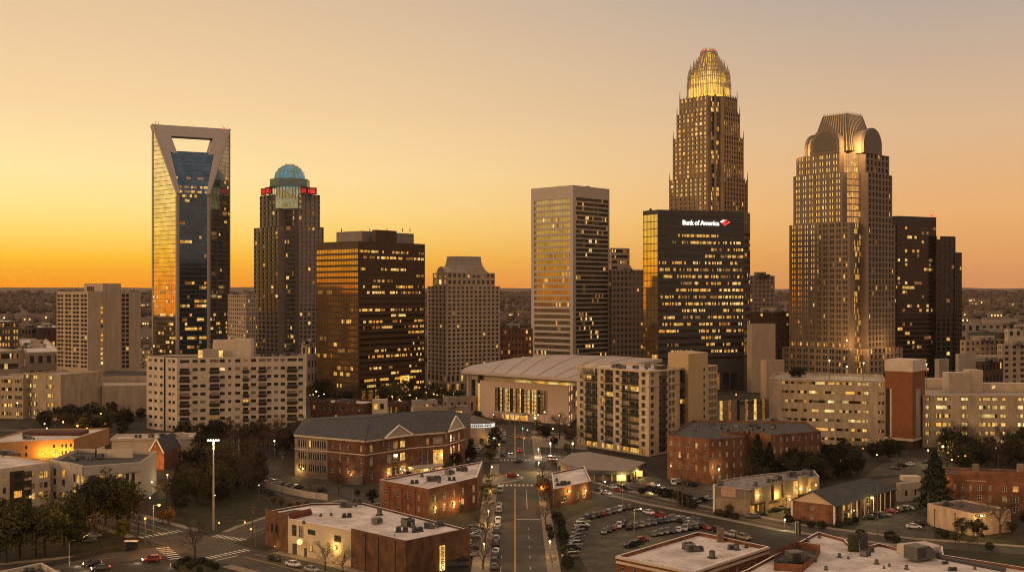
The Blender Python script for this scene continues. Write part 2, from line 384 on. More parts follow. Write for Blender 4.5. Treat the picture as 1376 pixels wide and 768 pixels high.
mat('tan_stucco', (.36, .28, .19), .85, var=.06); mat('beige_stone', (.35, .28, .215), .8, var=.08)
mat('white_stucco', (.50, .425, .335), .8, var=.06); mat('granite', (.19, .145, .11), .6, var=.1); mat('granite_warm', (.21, .145, .09), .55, var=.1)
for _k in ('white_stucco', 'concrete', 'tan_stucco', 'beige_stone', 'granite', 'granite_warm'): weather(MATS[_k], .3, .06, .84, 1.06)
brick('brick_red', (.135, .046, .020), (.09, .030, .015)); brick('brick_dark', (.085, .040, .026), (.06, .03, .02), (.08, .06, .05))
brick('brick_orange', (.22, .078, .028), (.155, .052, .020))  # brighter brick; doubles as lit-face tone where brick_red is the shaded one
brick('brick_tan', (.30, .22, .16), (.25, .18, .12))

# ---------------------------------------------------------------- rooftop machines (shared meshes)
def ac_mesh(kind):
    m = MB()
    if kind == 0:
        m.box(-1.3, 1.3, -.9, .9, .25, 1.5, 0); m.box(-1.1, -.3, -.93, -.9, .4, 1.35, 1); m.box(.1, 1.15, -.93, -.9, .4, 1.35, 1)
        for x in (-.6, .6): m.tube((x, 0, 1.5), (x, 0, 1.75), .5, .5, 10, 1)
        m.box(-1.35, 1.35, -.95, -.6, 0, .25, 1); m.box(-1.35, 1.35, .6, .95, 0, .25, 1)
    elif kind == 1:
        m.tube((0, 0, .2), (0, 0, 1.2), .55, .55, 12, 0); m.tube((0, 0, 1.2), (0, 0, 1.35), .62, .45, 12, 1); m.box(-.7, .7, -.7, .7, 0, .2, 1)
    elif kind == 2:
        for x in (-.8, .8):
            m.box(x-.55, x+.55, -.55, .55, .2, 1.2, 0); m.tube((x, 0, 1.2), (x, 0, 1.3), .45, .45, 10, 1)
            m.box(x-.56, x+.56, -.57, -.55, .3, 1.1, 1)
        m.box(-1.5, 1.5, -.6, .6, 0, .2, 1)
    else:
        m.box(-1.8, .4, -1, 1, .3, 1.9, 0); m.hexa([(.4,-1,.3),(1.7,-1,.3),(1.7,1,.3),(.4,1,.3)], [(.4,-1,1.9),(1.2,-1,1.3),(1.2,1,1.3),(.4,1,1.9)], 0)
        m.box(-1.5, -.2, -1.03, -1, .5, 1.7, 1); m.tube((1.7, 0, .7), (2.9, 0, .7), .35, .35, 8, 0); m.tube((2.9, 0, .7), (2.9, 0, 0), .35, .35, 8, 0)
    return m.mesh('rooftop_unit', [MATS['steel_grey'], MATS['metal_dark']])
AC = [ac_mesh(k) for k in range(4)]

# ================================================================ TOWERS
TD = {}
def notch(pl, x0, x1, back):
    """cut the near corner of a rect plan between two photo columns"""
    A, C, B, E = pl; p = onl(A, C, ux(A, C, x0)); q = onl(C, B, ux(C, B, x1))
    v = Vector((C[0] - E[0], C[1] - E[1])).normalized(); m = ((p[0] + q[0]) / 2 - v.x * back, (p[1] + q[1]) / 2 - v.y * back)
    a = Vector((p[0] - A[0], p[1] - A[1])).normalized(); b = Vector((B[0] - q[0], B[1] - q[1])).normalized()
    p2 = (p[0] + b.x * back, p[1] + b.y * back); q2 = (q[0] - a.x * back, q[1] - a.y * back)
    return [A, p, p2, q2, q, B, E]

# --- slanted open-crown glass tower (far left)
mat('crown_frame', (.34, .30, .27), .45, .3, var=.06)
glass('curtain_sunset_tint', (.85, .72, .48), .95, .05); glass('curtain_blue', (.06, .105, .165), .8, .08); glass('curtain_mid', (.34, .35, .33), .9, .07)  # one glass in three tints; gold carries the left face's sunset reflection
A, P1, P2, B_ = at(204.5, 1100), at(238, 1070), at(281, 1083), at(309, 1133)
nb = Vector((-(B_[1] - A[1]), B_[0] - A[0])).normalized() * 42
E1, E2 = (B_[0] + nb.x * .9, B_[1] + nb.y * .9), (A[0] + nb.x + 24, A[1] + nb.y + 8)
t = Bd('glass_tower', 'tall blue glass tower whose slanted top frames an open trapezoid of sky', 'skyscraper', [A, P1, P2, B_, E1, E2],
       [MATS['glass_grey']], MATS['curtain_blue'])
ZK, ZT, ZG = 167.0, 238.0, 211.0; lA, l1, l2, lB, le1, le2 = [t.l(q) for q in (A, P1, P2, B_, E1, E2)]
def V3(p, z): return Vector((p[0], p[1], z))
wl, wr, wf, wb = MB(), MB(), MB(), MB()
wl.poly([V3(lA, 0), V3(l1, 0), V3(l1, ZK), V3(lA, ZT)]); wr.poly([V3(l2, 0), V3(lB, 0), V3(lB, ZT), V3(l2, ZK)])
wf.poly([V3(l1, 0), V3(l2, 0), V3(l2, ZK), V3(l1, ZK)])
sg = (ZG - ZK) / (ZT - ZK); S = lambda a, b, s: V3(a, ZK).lerp(V3(b, ZT), s)
gl, gr = S(l1, lA, sg), S(l2, lB, sg)
wf.poly([V3(l1, ZK), V3(l2, ZK), gr, gl])
wb.poly([V3(lB, 0), V3(le1, 0), V3(le1, ZG), V3(lB, ZG)]); wb.poly([V3(le1, 0), V3(le2, 0), V3(le2, ZG), V3(le1, ZG)]); wb.poly([V3(le2, 0), V3(lA, 0), V3(lA, ZG), V3(le2, ZG)])
wb.poly([gl, gr, V3(lB, ZG), V3(le1, ZG), V3(le2, ZG), V3(lA, ZG)])
t.part('curtain_wall', wl, MATS['curtain_sunset_tint']); t.part('curtain_wall', wr, MATS['curtain_mid']); t.part('curtain_wall', wf, MATS['curtain_blue']); t.part('wall', wb, MATS['glass_grey'])
# floor lines as thin proud strips on the glass
fl = MB()
LA, LR, LF = dist(lA, l1), dist(l2, lB), dist(l1, l2)
for k in range(1, 53):
    z = 4.4 * k; 
    for (p, q, L, u0, u1) in ((l1, l2, LF, 2.2, (LF - 2.2) if z < ZK else 0), (lA, l1, LA, .6, LA - .6 if z < ZK else LA * (ZT - z) / (ZT - ZK) - 1), (l2, lB, LR, .6 if z < ZK else LR * (z - ZK) / (ZT - ZK) + 1, LR - .6)):
        if u1 - u0 < 1: continue
        d = Vector((q[0] - p[0], q[1] - p[1])) / L; n = Vector((d.y, -d.x))
        f = lambda u, o, z_: (p[0] + d.x * u + n.x * o, p[1] + d.y * u + n.y * o, z_)
        fl.hexa([f(u0, .01, z), f(u1, .01, z), f(u1, .25, z), f(u0, .25, z)], [f(u0, .01, z + .4), f(u1, .01, z + .4), f(u1, .25, z + .4), f(u0, .25, z + .4)])
tag(t.part('floor_strip', fl, mat('strip_metal', (.16, .14, .12), .5, .5)), kind='stuff')
def f1(z, n):
    r = ((z / 4.4) % 52); base = .45 if z < 60 else (.2 if z < 85 else (.35 if 118 < z < 128 or 158 < z < 168 else .03))
    return litrow(n, base, .8)
t.applied(P1, P2, [4.4 * k + 1 for k in range(2, 38)], 2.6, lambda z: (2.6, LF - 2.6), 2.2, litf=f1)
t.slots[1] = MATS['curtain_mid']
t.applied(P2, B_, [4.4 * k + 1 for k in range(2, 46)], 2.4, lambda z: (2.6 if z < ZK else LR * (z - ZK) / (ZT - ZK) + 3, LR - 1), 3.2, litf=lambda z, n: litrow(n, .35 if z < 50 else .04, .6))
t.slots[1] = MATS['curtain_sunset_tint']
t.applied(A, P1, [4.4 * k + 1 for k in range(2, 18)], 2.4, lambda z: (1.5, LA - 3), 3.2, litf=lambda z, n: litrow(n, .3, .6))
# bands on the slanted glass
for k in range(1, 10):
    s0 = sg * (k - .75) / 9.6; s1 = s0 + sg * .055
    a, b, c, d = S(l1, lA, s0), S(l2, lB, s0), S(l2, lB, s1), S(l1, lA, s1); nn = (b - a).cross(d - a).normalized() * .15
    if nn.y > 0: nn = -nn
    cl = litrow(16, .9 if k in (1, 2) else (.4 if k == 4 else .03), .8); mb = MB()
    for i, c_ in enumerate(cl):
        u0, u1 = .1 + .8 * i / 16, .1 + .8 * (i + 1) / 16
        mb.poly([a.lerp(b, u0) + nn, a.lerp(b, u1) + nn, d.lerp(c, u1) + nn, d.lerp(c, u0) + nn], 1 if c_ < 0 else 2 + c_)
    mb.build('window_band', [MATS['frame_dark'], MATS['curtain_blue']] + LITW, t.root)
# frames: ridges, slanted legs and the top beam, 14 m deep
fr = MB(); nbk = Vector((nb.x, nb.y, 0)).normalized() * 16
def beam(q): fr.hexa([q[0], q[1], q[1] + nbk, q[0] + nbk], [q[3], q[2], q[2] + nbk, q[3] + nbk])
def SP(u, s): return S(l1, lA, s).lerp(S(l2, lB, s), u)
off = Vector((-nbk.x, -nbk.y, 0)).normalized() * .5
ix = .135
w_ = lambda s: 8.5 / (LF + (dist(lA, lB) - LF) * s)
beam([SP(0, 0) + off, SP(.1, 0) + off, SP(.135, .62) + off, SP(0, .62) + off]); beam([SP(.9, 0) + off, SP(1, 0) + off, SP(1, .62) + off, SP(.865, .62) + off])
beam([SP(0, .62) + off, SP(.25, .58) + off, SP(.205, .84) + off, SP(0, .84) + off]); beam([SP(.77, .58) + off, SP(1, .62) + off, SP(1, .84) + off, SP(.80, .84) + off])
beam([SP(0, .84) + off, SP(1, .84) + off, SP(1, 1) + off, SP(0, 1) + off])
for p, q, L in ((lA, l1, LA), (l1, l2, LF), (l2, lB, LR)):
    d = Vector((q[0] - p[0], q[1] - p[1], 0)) / L; n = Vector((d.y, -d.x, 0)); e = (ZT, ZK) if p is lA else ((ZK, ZK) if p is l1 else (ZK, ZT))
    for u, zt in ((.9, e[0]), (L - 1.1, e[1])):
        c = Vector((p[0], p[1], 0)) + d * u; fr.hexa([c - d * .9, c + d * 1.1, c + d * 1.1 + n * .5, c - d * .9 + n * .5], [v + Vector((0, 0, zt - 1.2)) for v in (c - d * .9, c + d * 1.1, c + d * 1.1 + n * .5, c - d * .9 + n * .5)])
    if p is not l1:
        a, b = (V3(l1, ZK), V3(lA, ZT)) if p is lA else (V3(l2, ZK), V3(lB, ZT)); fr.bar(a, b, n, 2.2, .02, .6)
t.part('crown_frame', fr, MATS['crown_frame'])
for u in (.05, .09, .92):
    m = MB(); a = SP(u, 1) + nbk * .3; m.tube(a, a + Vector((0, 0, 4)), .3, .12, 5); t.part('mast', m, MATS['metal_dark'])
m = MB(); m.ball(SP(.925, 1) + nbk * .2 + Vector((0, 0, 1)), 1.3); t.part('beacon', m, lit('red_light', (1, .05, .02), 3.0))
t.done()

# --- tower with the domed teal crown
mat('brown_granite', (.20, .16, .135), .5, .1); glass('glass_dusk', (.16, .165, .18), .8)
pA = notch(rect(341, 388, 435, 1150, 45), 374, 402, 7); pB = notch(rect(349, 388, 430, 1158, 45), 375, 401, 7)
t = Bd('domed_tower', 'brown ribbed tower with a glowing teal dome and red lights on its shoulders', 'skyscraper', pA, [MATS['brown_granite']], MATS['glass_dusk'], MATS['brown_granite'])
def ribtower(t, pl, z0, z1, nf, nbL, nbN, nbR, p, side=True, **k):
    A, p1, p2, q2, q1, B, E = pl
    t.grid(A, p1, z0, z1, nf, nbL, wf=.62, hf=.62, depth=.9, p=p, **k); t.grid(q1, B, z0, z1, nf, nbR, wf=.6, hf=.62, depth=.9, p=p, **k)
    if nbN: t.bands(p2, q2, z0, z1, nf, nbN, hf=.7, p=p * 1.6, depth=.3)
    t.walls(pl, z0, z1, skip=(0, 2, 4) if nbN else (0, 4))
zA = gz(303, 1150); zB = gz(259, 1158)
ribtower(t, pA, 0, zA, 30, 6, 7, 6, .07); t.roof(pA, zA)
t.o, o0 = t.o, t.o
ribtower(t, pB, zA, zB, 6, 5, 6, 5, .08); t.roof(pB, zB)
cc = Vector(t.l(at(389.5, 1176))); zc0 = gz(262, 1150); zc1 = gz(241.5, 1176)
c45 = [(cc.x + a * 19.5, cc.y + b * 19.5) for a, b in ((0, -1.38), (1.05, -.35), (1.05, 1), (-1.05, 1), (-1.05, -.35))]
rr = lambda s_: [(cc.x + math.cos(R(a)) * s_, cc.y + math.sin(R(a)) * s_) for a in (-135+22.5, -90+22.5, -45+22.5, 22.5, 67.5, 112.5, 157.5, 202.5)]
teal = lit('teal_glow', (.20, .52, .38), .32, 2.0); ylw = lit('crown_light', (.80, .74, .26), .26, .9)
m = MB(); m.prism(rr(15), zc0 - 12, gz(253, 1176)); t.part('lantern', m, ylw)
m = MB(); m.prism(rr(21), gz(252, 1176), zc1); t.part('crown_drum', m, mat('teal_glass', (.16, .24, .23), .3, .5))
m = MB()
for k in range(40):
    a = 2 * math.pi * k / 40; x, y = cc.x + 21.3 * math.cos(a), cc.y + 21.3 * math.sin(a)
    m.tube((x, y, zc0 - 3), (x, y, gz(251, 1176)), .3, .3, 4)
t.part('fins', m, MATS['steel_grey'])
rad = 15.5; m = MB(); m.ball((cc.x, cc.y, zc1), rad, nu=28, nv=14, sz=.98); t.part('dome', m, teal, True)
m = MB()
for k in range(24):
    a = 2 * math.pi * k / 24; pr = None
    for j in range(8):
        ph = j / 7 * 1.45; q = (cc.x + (rad + .5) * math.cos(ph) * math.cos(a), cc.y + (rad + .5) * math.cos(ph) * math.sin(a), zc1 + (rad + .5) * math.sin(ph) * .98)
        if pr: m.tube(pr, q, .28, .28, 4)
        pr = q
    for ph in (.75, 1.05, 1.3, .45):
        b = Vector((math.cos(ph) * math.cos(a), math.cos(ph) * math.sin(a), math.sin(ph))); m.tube(Vector((cc.x, cc.y, zc1)) + b * rad, Vector((cc.x, cc.y, zc1)) + b * (rad + 2.2), .2, .05, 4)
t.part('dome_ribs', m, mat('teal_metal', (.32, .38, .34), .5, .3))
red = MATS['red_light']; redp = lit('red_wash', (1, .035, .03), .55, .8)
for x, D_, w_ in ((354, 1186, 2.5), (361, 1172, 3.5), (408, 1170, 3), (419, 1176, 5)):
    m = MB(); p = t.l(at(x, D_)); m.box(p[0] - w_, p[0] + w_, p[1] - 1.5, p[1] + 1.5, zB, zB + 7)
    m2 = MB(); m2.box(p[0] - w_ * .8, p[0] + w_ * .8, p[1] - 1.8, p[1] - 1.5, zB + 1, zB + 5.5); t.part('parapet_block', m, mat('red_lit_panel', (.35, .02, .02), .5)); t.part('red_light', m2, redp)  # red of the shoulder lights is also put into the block colour
t.done()

# --- bronze glass block
pl = rect(424.5, 481.5, 571, 729, 40); A, C, B, E = pl; zt = gz(323.5, 729)
t = Bd('bronze_block', 'bronze glass office block with lit ribbons of windows and a boxy penthouse', 'office block', pl, [mat('bronze_metal', (.065, .042, .025), .4, .5), MATS['bronze_metal']], glass('bronze_pane', (.05, .035, .022), .8, .08), MATS['bronze_metal'])
t.slots[1] = glass('bronze_sunset_tint', (.62, .42, .20), .95, .07)  # gold tint puts the sunset reflection into the left face's glass
t.bands(A, C, 8, zt, 24, 26, hf=.62, ml=.6, mr=.6, mt=4.5, sill=.2, depth=.1, litf=lambda r, c, n: litrow(n, .25 if r == 5 else .03, .6)); t.slots[1] = MATS['bronze_pane']
HOT = {22: .5, 20: .15, 19: .1, 17: .2, 16: .3, 14: .1, 13: .5, 11: .2, 10: .35, 8: .1, 6: .3, 5: .65, 3: .15, 23: .6, 0: .3, 1: .2}
t.bands(C, B, 8, zt, 24, 52, hf=.42, ml=1, mr=1, mt=4.5, sill=.25, depth=.25, litf=lambda r, c, n: litrow(n, HOT.get(r, .07), .7))
t.walls(pl, 8, zt, skip=(0, 1)); t.fac(A, C, 0, 8, [(1, 6.5)], [(2 + 5 * i, 6 + 5 * i) for i in range(6)], p=.25); 
LB = dist(C, B); t.fac(C, B, 0, 8, [(.6, 7.2)], [(3 + 6 * i, 8 + 6 * i) for i in range(10) if 8 + 6 * i < LB - 1], p=.3, depth=1.5); t.walls(pl, 0, 8, skip=(0, 1))
t.roof(pl, zt, 1.2, 1)
m = MB(); u0, u1 = ux(C, B, 538), ux(C, B, 549); a, b = t.l(onl(C, B, u0)), t.l(onl(C, B, u1)); n = Vector((b[1] - a[1], a[0] - b[0])).normalized() * .6
m.hexa([(a[0], a[1], .5), (b[0], b[1], .5), (b[0] + n.x, b[1] + n.y, .5), (a[0] + n.x, a[1] + n.y, .5)], [(a[0], a[1], 15), (b[0], b[1], 15), (b[0] + n.x, b[1] + n.y, 15), (a[0] + n.x, a[1] + n.y, 15)])
tag(t.part('lobby', m, lit('lobby_light', (1, .48, .08), 1.6, .5)), 'tall glowing amber entrance lobby')
q = rect(452, 486, 556, 748, 40); m = MB(); z2 = gz(310, 748)
qq = [t.l(p) for p in q]; m.prism(qq, zt - 1.2, z2); t.part('penthouse', m, mat('penthouse_panel', (.17, .15, .135), .6))
m = MB(); q2 = [t.l(p) for p in rect(500, 505, 533, 746, 40)]; m.prism(q2, zt, z2 + .6); t.part('penthouse', m, MATS['bronze_metal'])
for x in (459, 497, 520, 541, 551):
    m = MB(); p = t.l(at(x, 760)); m.tube((*p, z2), (*p, z2 + 2.2), .3, .3, 5); t.part('vent_pipe', m, MATS['metal_dark'])
t.done()

# --- beige residential tower with a concave mansard
mat('cream_stone', (.36, .285, .205), .8)
pa, pb = rect(574, 600, 672, 800, 58), rect(581.5, 601, 665, 804, 58)
t = Bd('residential_tower', 'beige residential high-rise with a concave mansard roof and punched windows', 'apartment tower', pa, [MATS['cream_stone']], MATS['glass_dark'], MATS['frame_tan'])
za, zb = gz(384, 800), gz(366, 804)
A, C, B, E = pa
for P, Q, n1, ml, mr in ((A, C, 5, .6, .6), (C, B, 12, .6, .6)):
    t.grid(P, Q, 12, za, 21, n1, wf=.55, hf=.58, ml=ml, mr=mr, depth=.7, p=.03)
    t.grid(P, Q, 0, 12, 2, n1, wf=.6, hf=.7, depth=1.2, p=.25)
t.walls(pa, 0, za, skip=(0, 1)); t.roof(pa, za)
A, C, B, E = pb
t.grid(A, C, za, zb, 2, 3, wf=.6, hf=.7, depth=.5, p=1); t.grid(C, B, za, zb, 2, 10, wf=.55, hf=.58, depth=.7, p=.02); t.walls(pb, za, zb, skip=(0, 1)); t.roof(pb, zb)
m = MB(); c4 = [t.l(p) for p in pb]; cx = sum(p[0] for p in c4) / 4; cy = sum(p[1] for p in c4) / 4
prev = None
for s_, z in ((.86, zb - .9), (.70, zb + 2.2), (.60, zb + 5.5), (.56, zb + 9), (.55, gz(344.5, 820))):
    ring = [(cx + (x - cx) * s_, cy + (y - cy) * s_, z) for x, y in c4]
    if prev: [m.poly([prev[i], prev[(i + 1) % 4], ring[(i + 1) % 4], ring[i]]) for i in range(4)]
    prev = ring
m.poly(prev); t.part('mansard_roof', m, mat('mansard_grey', (.30, .255, .215), .7))
def arch(m, c, d, n, r, z0, depth, zs=0, seg=10, mm=0):
    """solid round-topped gable: centre c on the wall line, along d, outward n"""
    pts = [(-r, 0), (r, 0)] + [(r * math.cos(math.pi * i / seg), zs + r * math.sin(math.pi * i / seg)) for i in range(seg + 1)]
    f = [(c[0] + d[0] * a, c[1] + d[1] * a, z0 + b) for a, b in pts]; g = [(p[0] - n[0] * depth, p[1] - n[1] * depth, p[2]) for p in f]
    m.poly(f, mm); m.poly(g[::-1], mm)
    for i in range(len(f)): j = (i + 1) % len(f); m.poly([f[j], f[i], g[i], g[j]], mm)
for P, Q, x, r in ((A, C, 592.5, 6.5), (C, B, 641, 7)):
    u = ux(P, Q, x); c = t.l(onl(P, Q, u)); d = Vector((Q[0] - P[0], Q[1] - P[1])).normalized(); n = Vector((d.y, -d.x)); m = MB()
    arch(m, (c[0] + n.x * .3, c[1] + n.y * .3), d, n, r, zb - 2, 8); t.part('round_gable', m, MATS['cream_stone'])
t.done()

# --- pale slab tower with white ribbons
pl = rect(713.7, 770, 819, 900, 43); A, C, B, E = pl; zt = gz(248.6, 900)
t = Bd('ribbon_tower', 'pale concrete office tower with white spandrel ribbons and a broad blank top band', 'skyscraper', pl, [mat('pale_panel', (.40, .355, .31), .6, var=.05)], glass('ribbon_glass', (.50, .42, .29), .92, .06), MATS['metal_dark'])  # tawny left-face glass has the evening sky glow in its colour
LL = dist(A, C); m0 = ux(A, C, 718); m1 = LL - ux(A, C, 766)
HL = lambda r, c, n: ([(0 if i > n * .3 else random.choice((-1, 0))) for i in range(n)] if False else litrow(n, .12 if r < 24 else .05, .5))
t.bands(A, C, 0, zt, 30, 22, hf=.62, ml=m0, mr=m1, mt=10, sill=.25, depth=.8, litf=HL)
t.slots = [MATS['metal_dark'], glass('slate_glass', (.17, .18, .19), .85)] + LITW
m0 = ux(C, B, 774); t.bands(C, B, 0, zt, 40, 20, hf=.72, ml=m0, mr=1.6, mt=9, sill=.15, depth=.5, litf=lambda r, c, n: litrow(n, .1, .35))
t.walls(pl, 0, zt, skip=(0, 1)); t.roof(pl, zt, 1.5, 1)
for w_ in t.W:
    pass
m = MB()
for x, D_ in ((752, 925), (757, 925), (763, 930), (790, 925)): p = t.l(at(x, D_)); m.box(p[0] - 1.5, p[0] + 1.5, p[1] - 1.5, p[1] + 1.5, zt - 1.4, zt + 1.5)
t.part('rooftop_unit', m, MATS['metal_dark']); 
m = MB(); n_ = Vector((C[1] - B[1], B[0] - C[0])).normalized()
t.done()

# --- dark bank block with the sign
pl = rect(864, 884, 1000, 800, 72); pl[0] = rect(864, 884, 1000, 800, 57)[0]; A, C, B, E = pl; zt = gz(281.5, 800)
B2 = at(1008, B[1] + 14); E2b = (B2[0] - 8, B2[1] + 30); pl = [A, C, B, B2, E2b]
t = Bd('bank_block', 'dark glass office block with a white and red illuminated bank sign near its top', 'office block', pl, [mat('bank_dark', (.055, .052, .05), .5, .3), MATS['metal_dark']], glass('bank_glass', (.035, .034, .033), .5, .1), MATS['bank_dark'])
HOT = {17: .35, 16: .15, 14: .2, 13: .9, 12: .95, 11: .55, 10: .35, 9: .85, 8: .9, 7: .15, 6: .4, 5: .55, 4: .45, 3: .2, 2: .35, 1: .1, 15: .15}
LB = dist(C, B)
t.bands(C, B, 22, zt, 19, 70, hf=.40, ml=.8, mr=.8, mt=15.5, mb=0, sill=.25, depth=.2, litf=lambda r, c, n: litrow(n, HOT.get(r, .05) * (1 if r in (12, 13, 8, 9) else .55), .62))
t.bands(B, B2, 22, zt, 19, 6, hf=.5, ml=.8, mr=.8, mt=14, sill=.25, depth=.2, litf=lambda r, c, n: litrow(n, .3, .5))
t.slots = [MATS['bank_dark'], glass('bank_sunset_tint', (.9, .66, .30), .97, .05)] + LITW  # left-face glass coloured gold for the sunset it reflects
t.bands(A, C, 22, zt, 20, 10, hf=.90, ml=.4, mr=.5, mt=3, sill=.05, depth=.1, litf=lambda r, c, n: litrow(n, .06 if r < 10 else 0, .4))
t.slots[1] = MATS['glass_dark']
t.fac(C, B, 0, 22, [(1, 13)], [(3 + 7 * i, 8.5 + 7 * i) for i in range(9) if 8.5 + 7 * i < LB - 1], p=.8, depth=2, style='two')
t.walls(pl, 22, zt, skip=(0, 1, 2)); t.walls(pl, 0, 22, skip=(1,)); t.roof(pl, zt, 1.5, 1)
d = Vector((B[0] - C[0], B[1] - C[1])) / LB; n = Vector((d.y, -d.x)); ang = math.atan2(d.y, d.x)
m = MB()
for z in (zt - 4.2, zt - 8.6, zt - 13):
    a, b = t.l(C, z), t.l(B, z); m.bar(Vector(a) + Vector((0, 0, 0)), Vector(b), Vector((n.x, n.y, 0)), .5, .02, .25)
t.part('trim', m, MATS['metal_dark'])
cu = bpy.data.curves.new('sign_letters', 'FONT'); cu.body = 'Bank of America'; cu.size = 5.6; cu.extrude = .25; cu.offset = .07; cu.space_character = .93
to = bpy.data.objects.new('tmp', cu); COL.objects.link(to); bpy.context.view_layer.update()
me = bpy.data.meshes.new_from_object(to.evaluated_get(bpy.context.evaluated_depsgraph_get())); bpy.data.objects.remove(to); bpy.data.curves.remove(cu)
xs = [v.co.x for v in me.vertices]; u0, u1 = ux(C, B, 916.5), ux(C, B, 965.5); k = (u1 - u0) / (max(xs) - min(xs))
me.materials.clear(); me.materials.append(lit('sign_white', (1, .93, .80), 1.1, .01))
p = t.l(onl(C, B, u0)); so_ = put('sign_letters', me, t.root, (p[0] + n.x * .5, p[1] + n.y * .5, gz(302.3, C[1] + 10)), ang); so_.scale = (k, k, 1)
so_.rotation_euler = (R(90), 0, ang)
# the flag emblem: two rows of slanted strips
m = MB(); u0 = ux(C, B, 967); wd = ux(C, B, 981) - u0; z0 = gz(303.4, C[1] + 14); hh = 4.9
def pt(a, b, o=.5): u = u0 + wd * a; q = t.l(onl(C, B, u)); return (q[0] + n.x * o, q[1] + n.y * o, z0 + hh * b)
def slab(q, mi): m.hexa([pt(*c, .3) for c in q], [pt(*c, .7) for c in q], mi)
slab([(.30, .42), (.46, .52), (.72, .88), (.52, 1.0)], 0); slab([(.02, .62), (.14, .5), (.46, .8), (.34, .95)], 1); slab([(.55, .30), (.68, .38), (.98, .62), (.82, .74)], 0)
slab([(.28, .22), (.42, .12), (.92, .48), (.98, .60)], 0); slab([(.14, .46), (.26, .32), (.52, .52), (.40, .60)], 0); slab([(.32, .28), (.5, 0), (.62, .12), (.5, .4)], 2)
m.build('sign_emblem', [lit('sign_red', (1, .06, .05), .85, .01), MATS['sign_white'], lit('sign_deep_red', (.8, .03, .04), .6, .01)], t.root)
p = t.l(onl(A, C, dist(A, C) * .35)); m = MB(); m.ball((p[0] + 2, p[1] + 2, zt + .8), 1.0); t.part('roof_vent', m, MATS['metal_dark'])
t.done()

# --- tallest tower: stepped granite shaft with a glowing finned crown
t = None
tiers = [(896, 1005.5, 281, 900, 0), (899, 1005, 237, 902, 1), (904, 999.4, 180, 906, 2), (909, 994.5, 147.5, 910, 3), (912.8, 991, 126.5, 914, 4)]
glass('gran_glass', (.62, .50, .32), .93, .08)  # left-face panes tinted golden to carry the evening reflection
zprev = 0
for xl, xr, yt, D_, k in tiers:
    pl = notch(rect(xl, 961.5, xr, D_, 45.5), 951, 972, 4); zt = gz(yt, D_)
    if t is None: t = Bd('crown_tower', 'tallest tower, stepped granite shaft ending in a glowing yellow crown of spikes', 'skyscraper', pl, [MATS['granite_warm']], MATS['gran_glass'], MATS['granite'])
    A, p1, p2, q2, q1, B, E = pl; hgt = zt - zprev; nf = max(2, int(round(hgt / 3.9))) if k else 14
    t.slots[1] = MATS['gran_glass']
    lf = lambda ri, ci, n=0: ((.95 if ri < 3 and k in (2, 3) else .16) if k > 1 else .12)
    if k == 4: lf = lambda ri, ci, n=0: .7 if ri < 3 else .1
    t.grid(A, p1, zprev, zt, nf, 8 if k < 3 else 7, wf=.56, hf=.62, ml=.8, mr=.8, depth=.6, litf=lf)
    t.slots[1] = MATS['slate_glass']; t.grid(q1, B, zprev, zt, nf, 8 if k < 3 else 7, wf=.5, hf=.7, ml=.8, mr=.8, depth=.9, litf=lf)
    t.slots = [MATS['metal_dark'], MATS['glass_dark']] + LITW
    t.bands(p2, q2, zprev, zt, nf, 6, hf=.8, ml=.4, mr=.4, sill=.1, depth=.2, litf=lambda r, c, n: litrow(n, .6, .7) if random.random() < .6 else [-1] * n)
    t.slots = [MATS['granite'], MATS['gran_glass']] + LITW
    t.walls(pl, zprev, zt, skip=(0, 2, 4)); r = MB(); r.poly([t.l(p, zt) for p in pl]); r.build('roof', MATS['granite'], t.root)
    # a slim central pier in the notch and buttress fins on the corners
    m = MB(); c = t.l(((p2[0] + q2[0]) / 2, (p2[1] + q2[1]) / 2)); m.box(c[0] - .8, c[0] + .8, c[1] - 2.2, c[1], zprev, zt + 1); t.part('pier', m, MATS['granite'])
    if k >= 1:
        for a_, b_, nn in ((A, p1, 9), (q1, B, 9)):
            L_ = dist(a_, b_)
            for i in range(nn):
                q = t.l(onl(a_, b_, .6 + (L_ - 1.2) * i / (nn - 1))); m = MB(); m.tube((*q, zt - .2), (*q, zt + (7 if i in (0, nn - 1) else 2.0)), .55, .1, 4); t.part('parapet_spike', m, MATS['granite'])
    zprev = zt
cD = 936; c = Vector(t.l(at(952.6, cD))); ppx = cD / F
prof = [(126.5, 29.5, 2.0), (116, 28.6, 3), (107, 26.2, 4), (101, 21.5, 4), (95, 17.2, 4), (89, 14.2, 4), (83, 11.8, 4), (77, 9.8, 3), (72, 8.2, 1.5)]
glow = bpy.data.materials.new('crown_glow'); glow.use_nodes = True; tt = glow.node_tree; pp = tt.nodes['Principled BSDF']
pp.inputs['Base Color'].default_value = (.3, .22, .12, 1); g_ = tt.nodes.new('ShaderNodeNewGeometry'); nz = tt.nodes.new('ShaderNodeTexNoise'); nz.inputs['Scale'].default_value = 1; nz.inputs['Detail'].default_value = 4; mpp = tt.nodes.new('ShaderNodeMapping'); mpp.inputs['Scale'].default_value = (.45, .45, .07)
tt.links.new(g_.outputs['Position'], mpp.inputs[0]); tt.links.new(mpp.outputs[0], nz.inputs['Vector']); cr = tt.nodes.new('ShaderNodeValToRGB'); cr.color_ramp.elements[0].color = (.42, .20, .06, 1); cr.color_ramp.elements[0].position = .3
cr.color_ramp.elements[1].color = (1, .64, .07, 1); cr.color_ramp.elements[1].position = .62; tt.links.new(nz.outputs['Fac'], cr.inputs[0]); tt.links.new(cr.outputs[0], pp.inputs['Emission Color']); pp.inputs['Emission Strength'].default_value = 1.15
glow.cycles.emission_sampling = 'NONE'
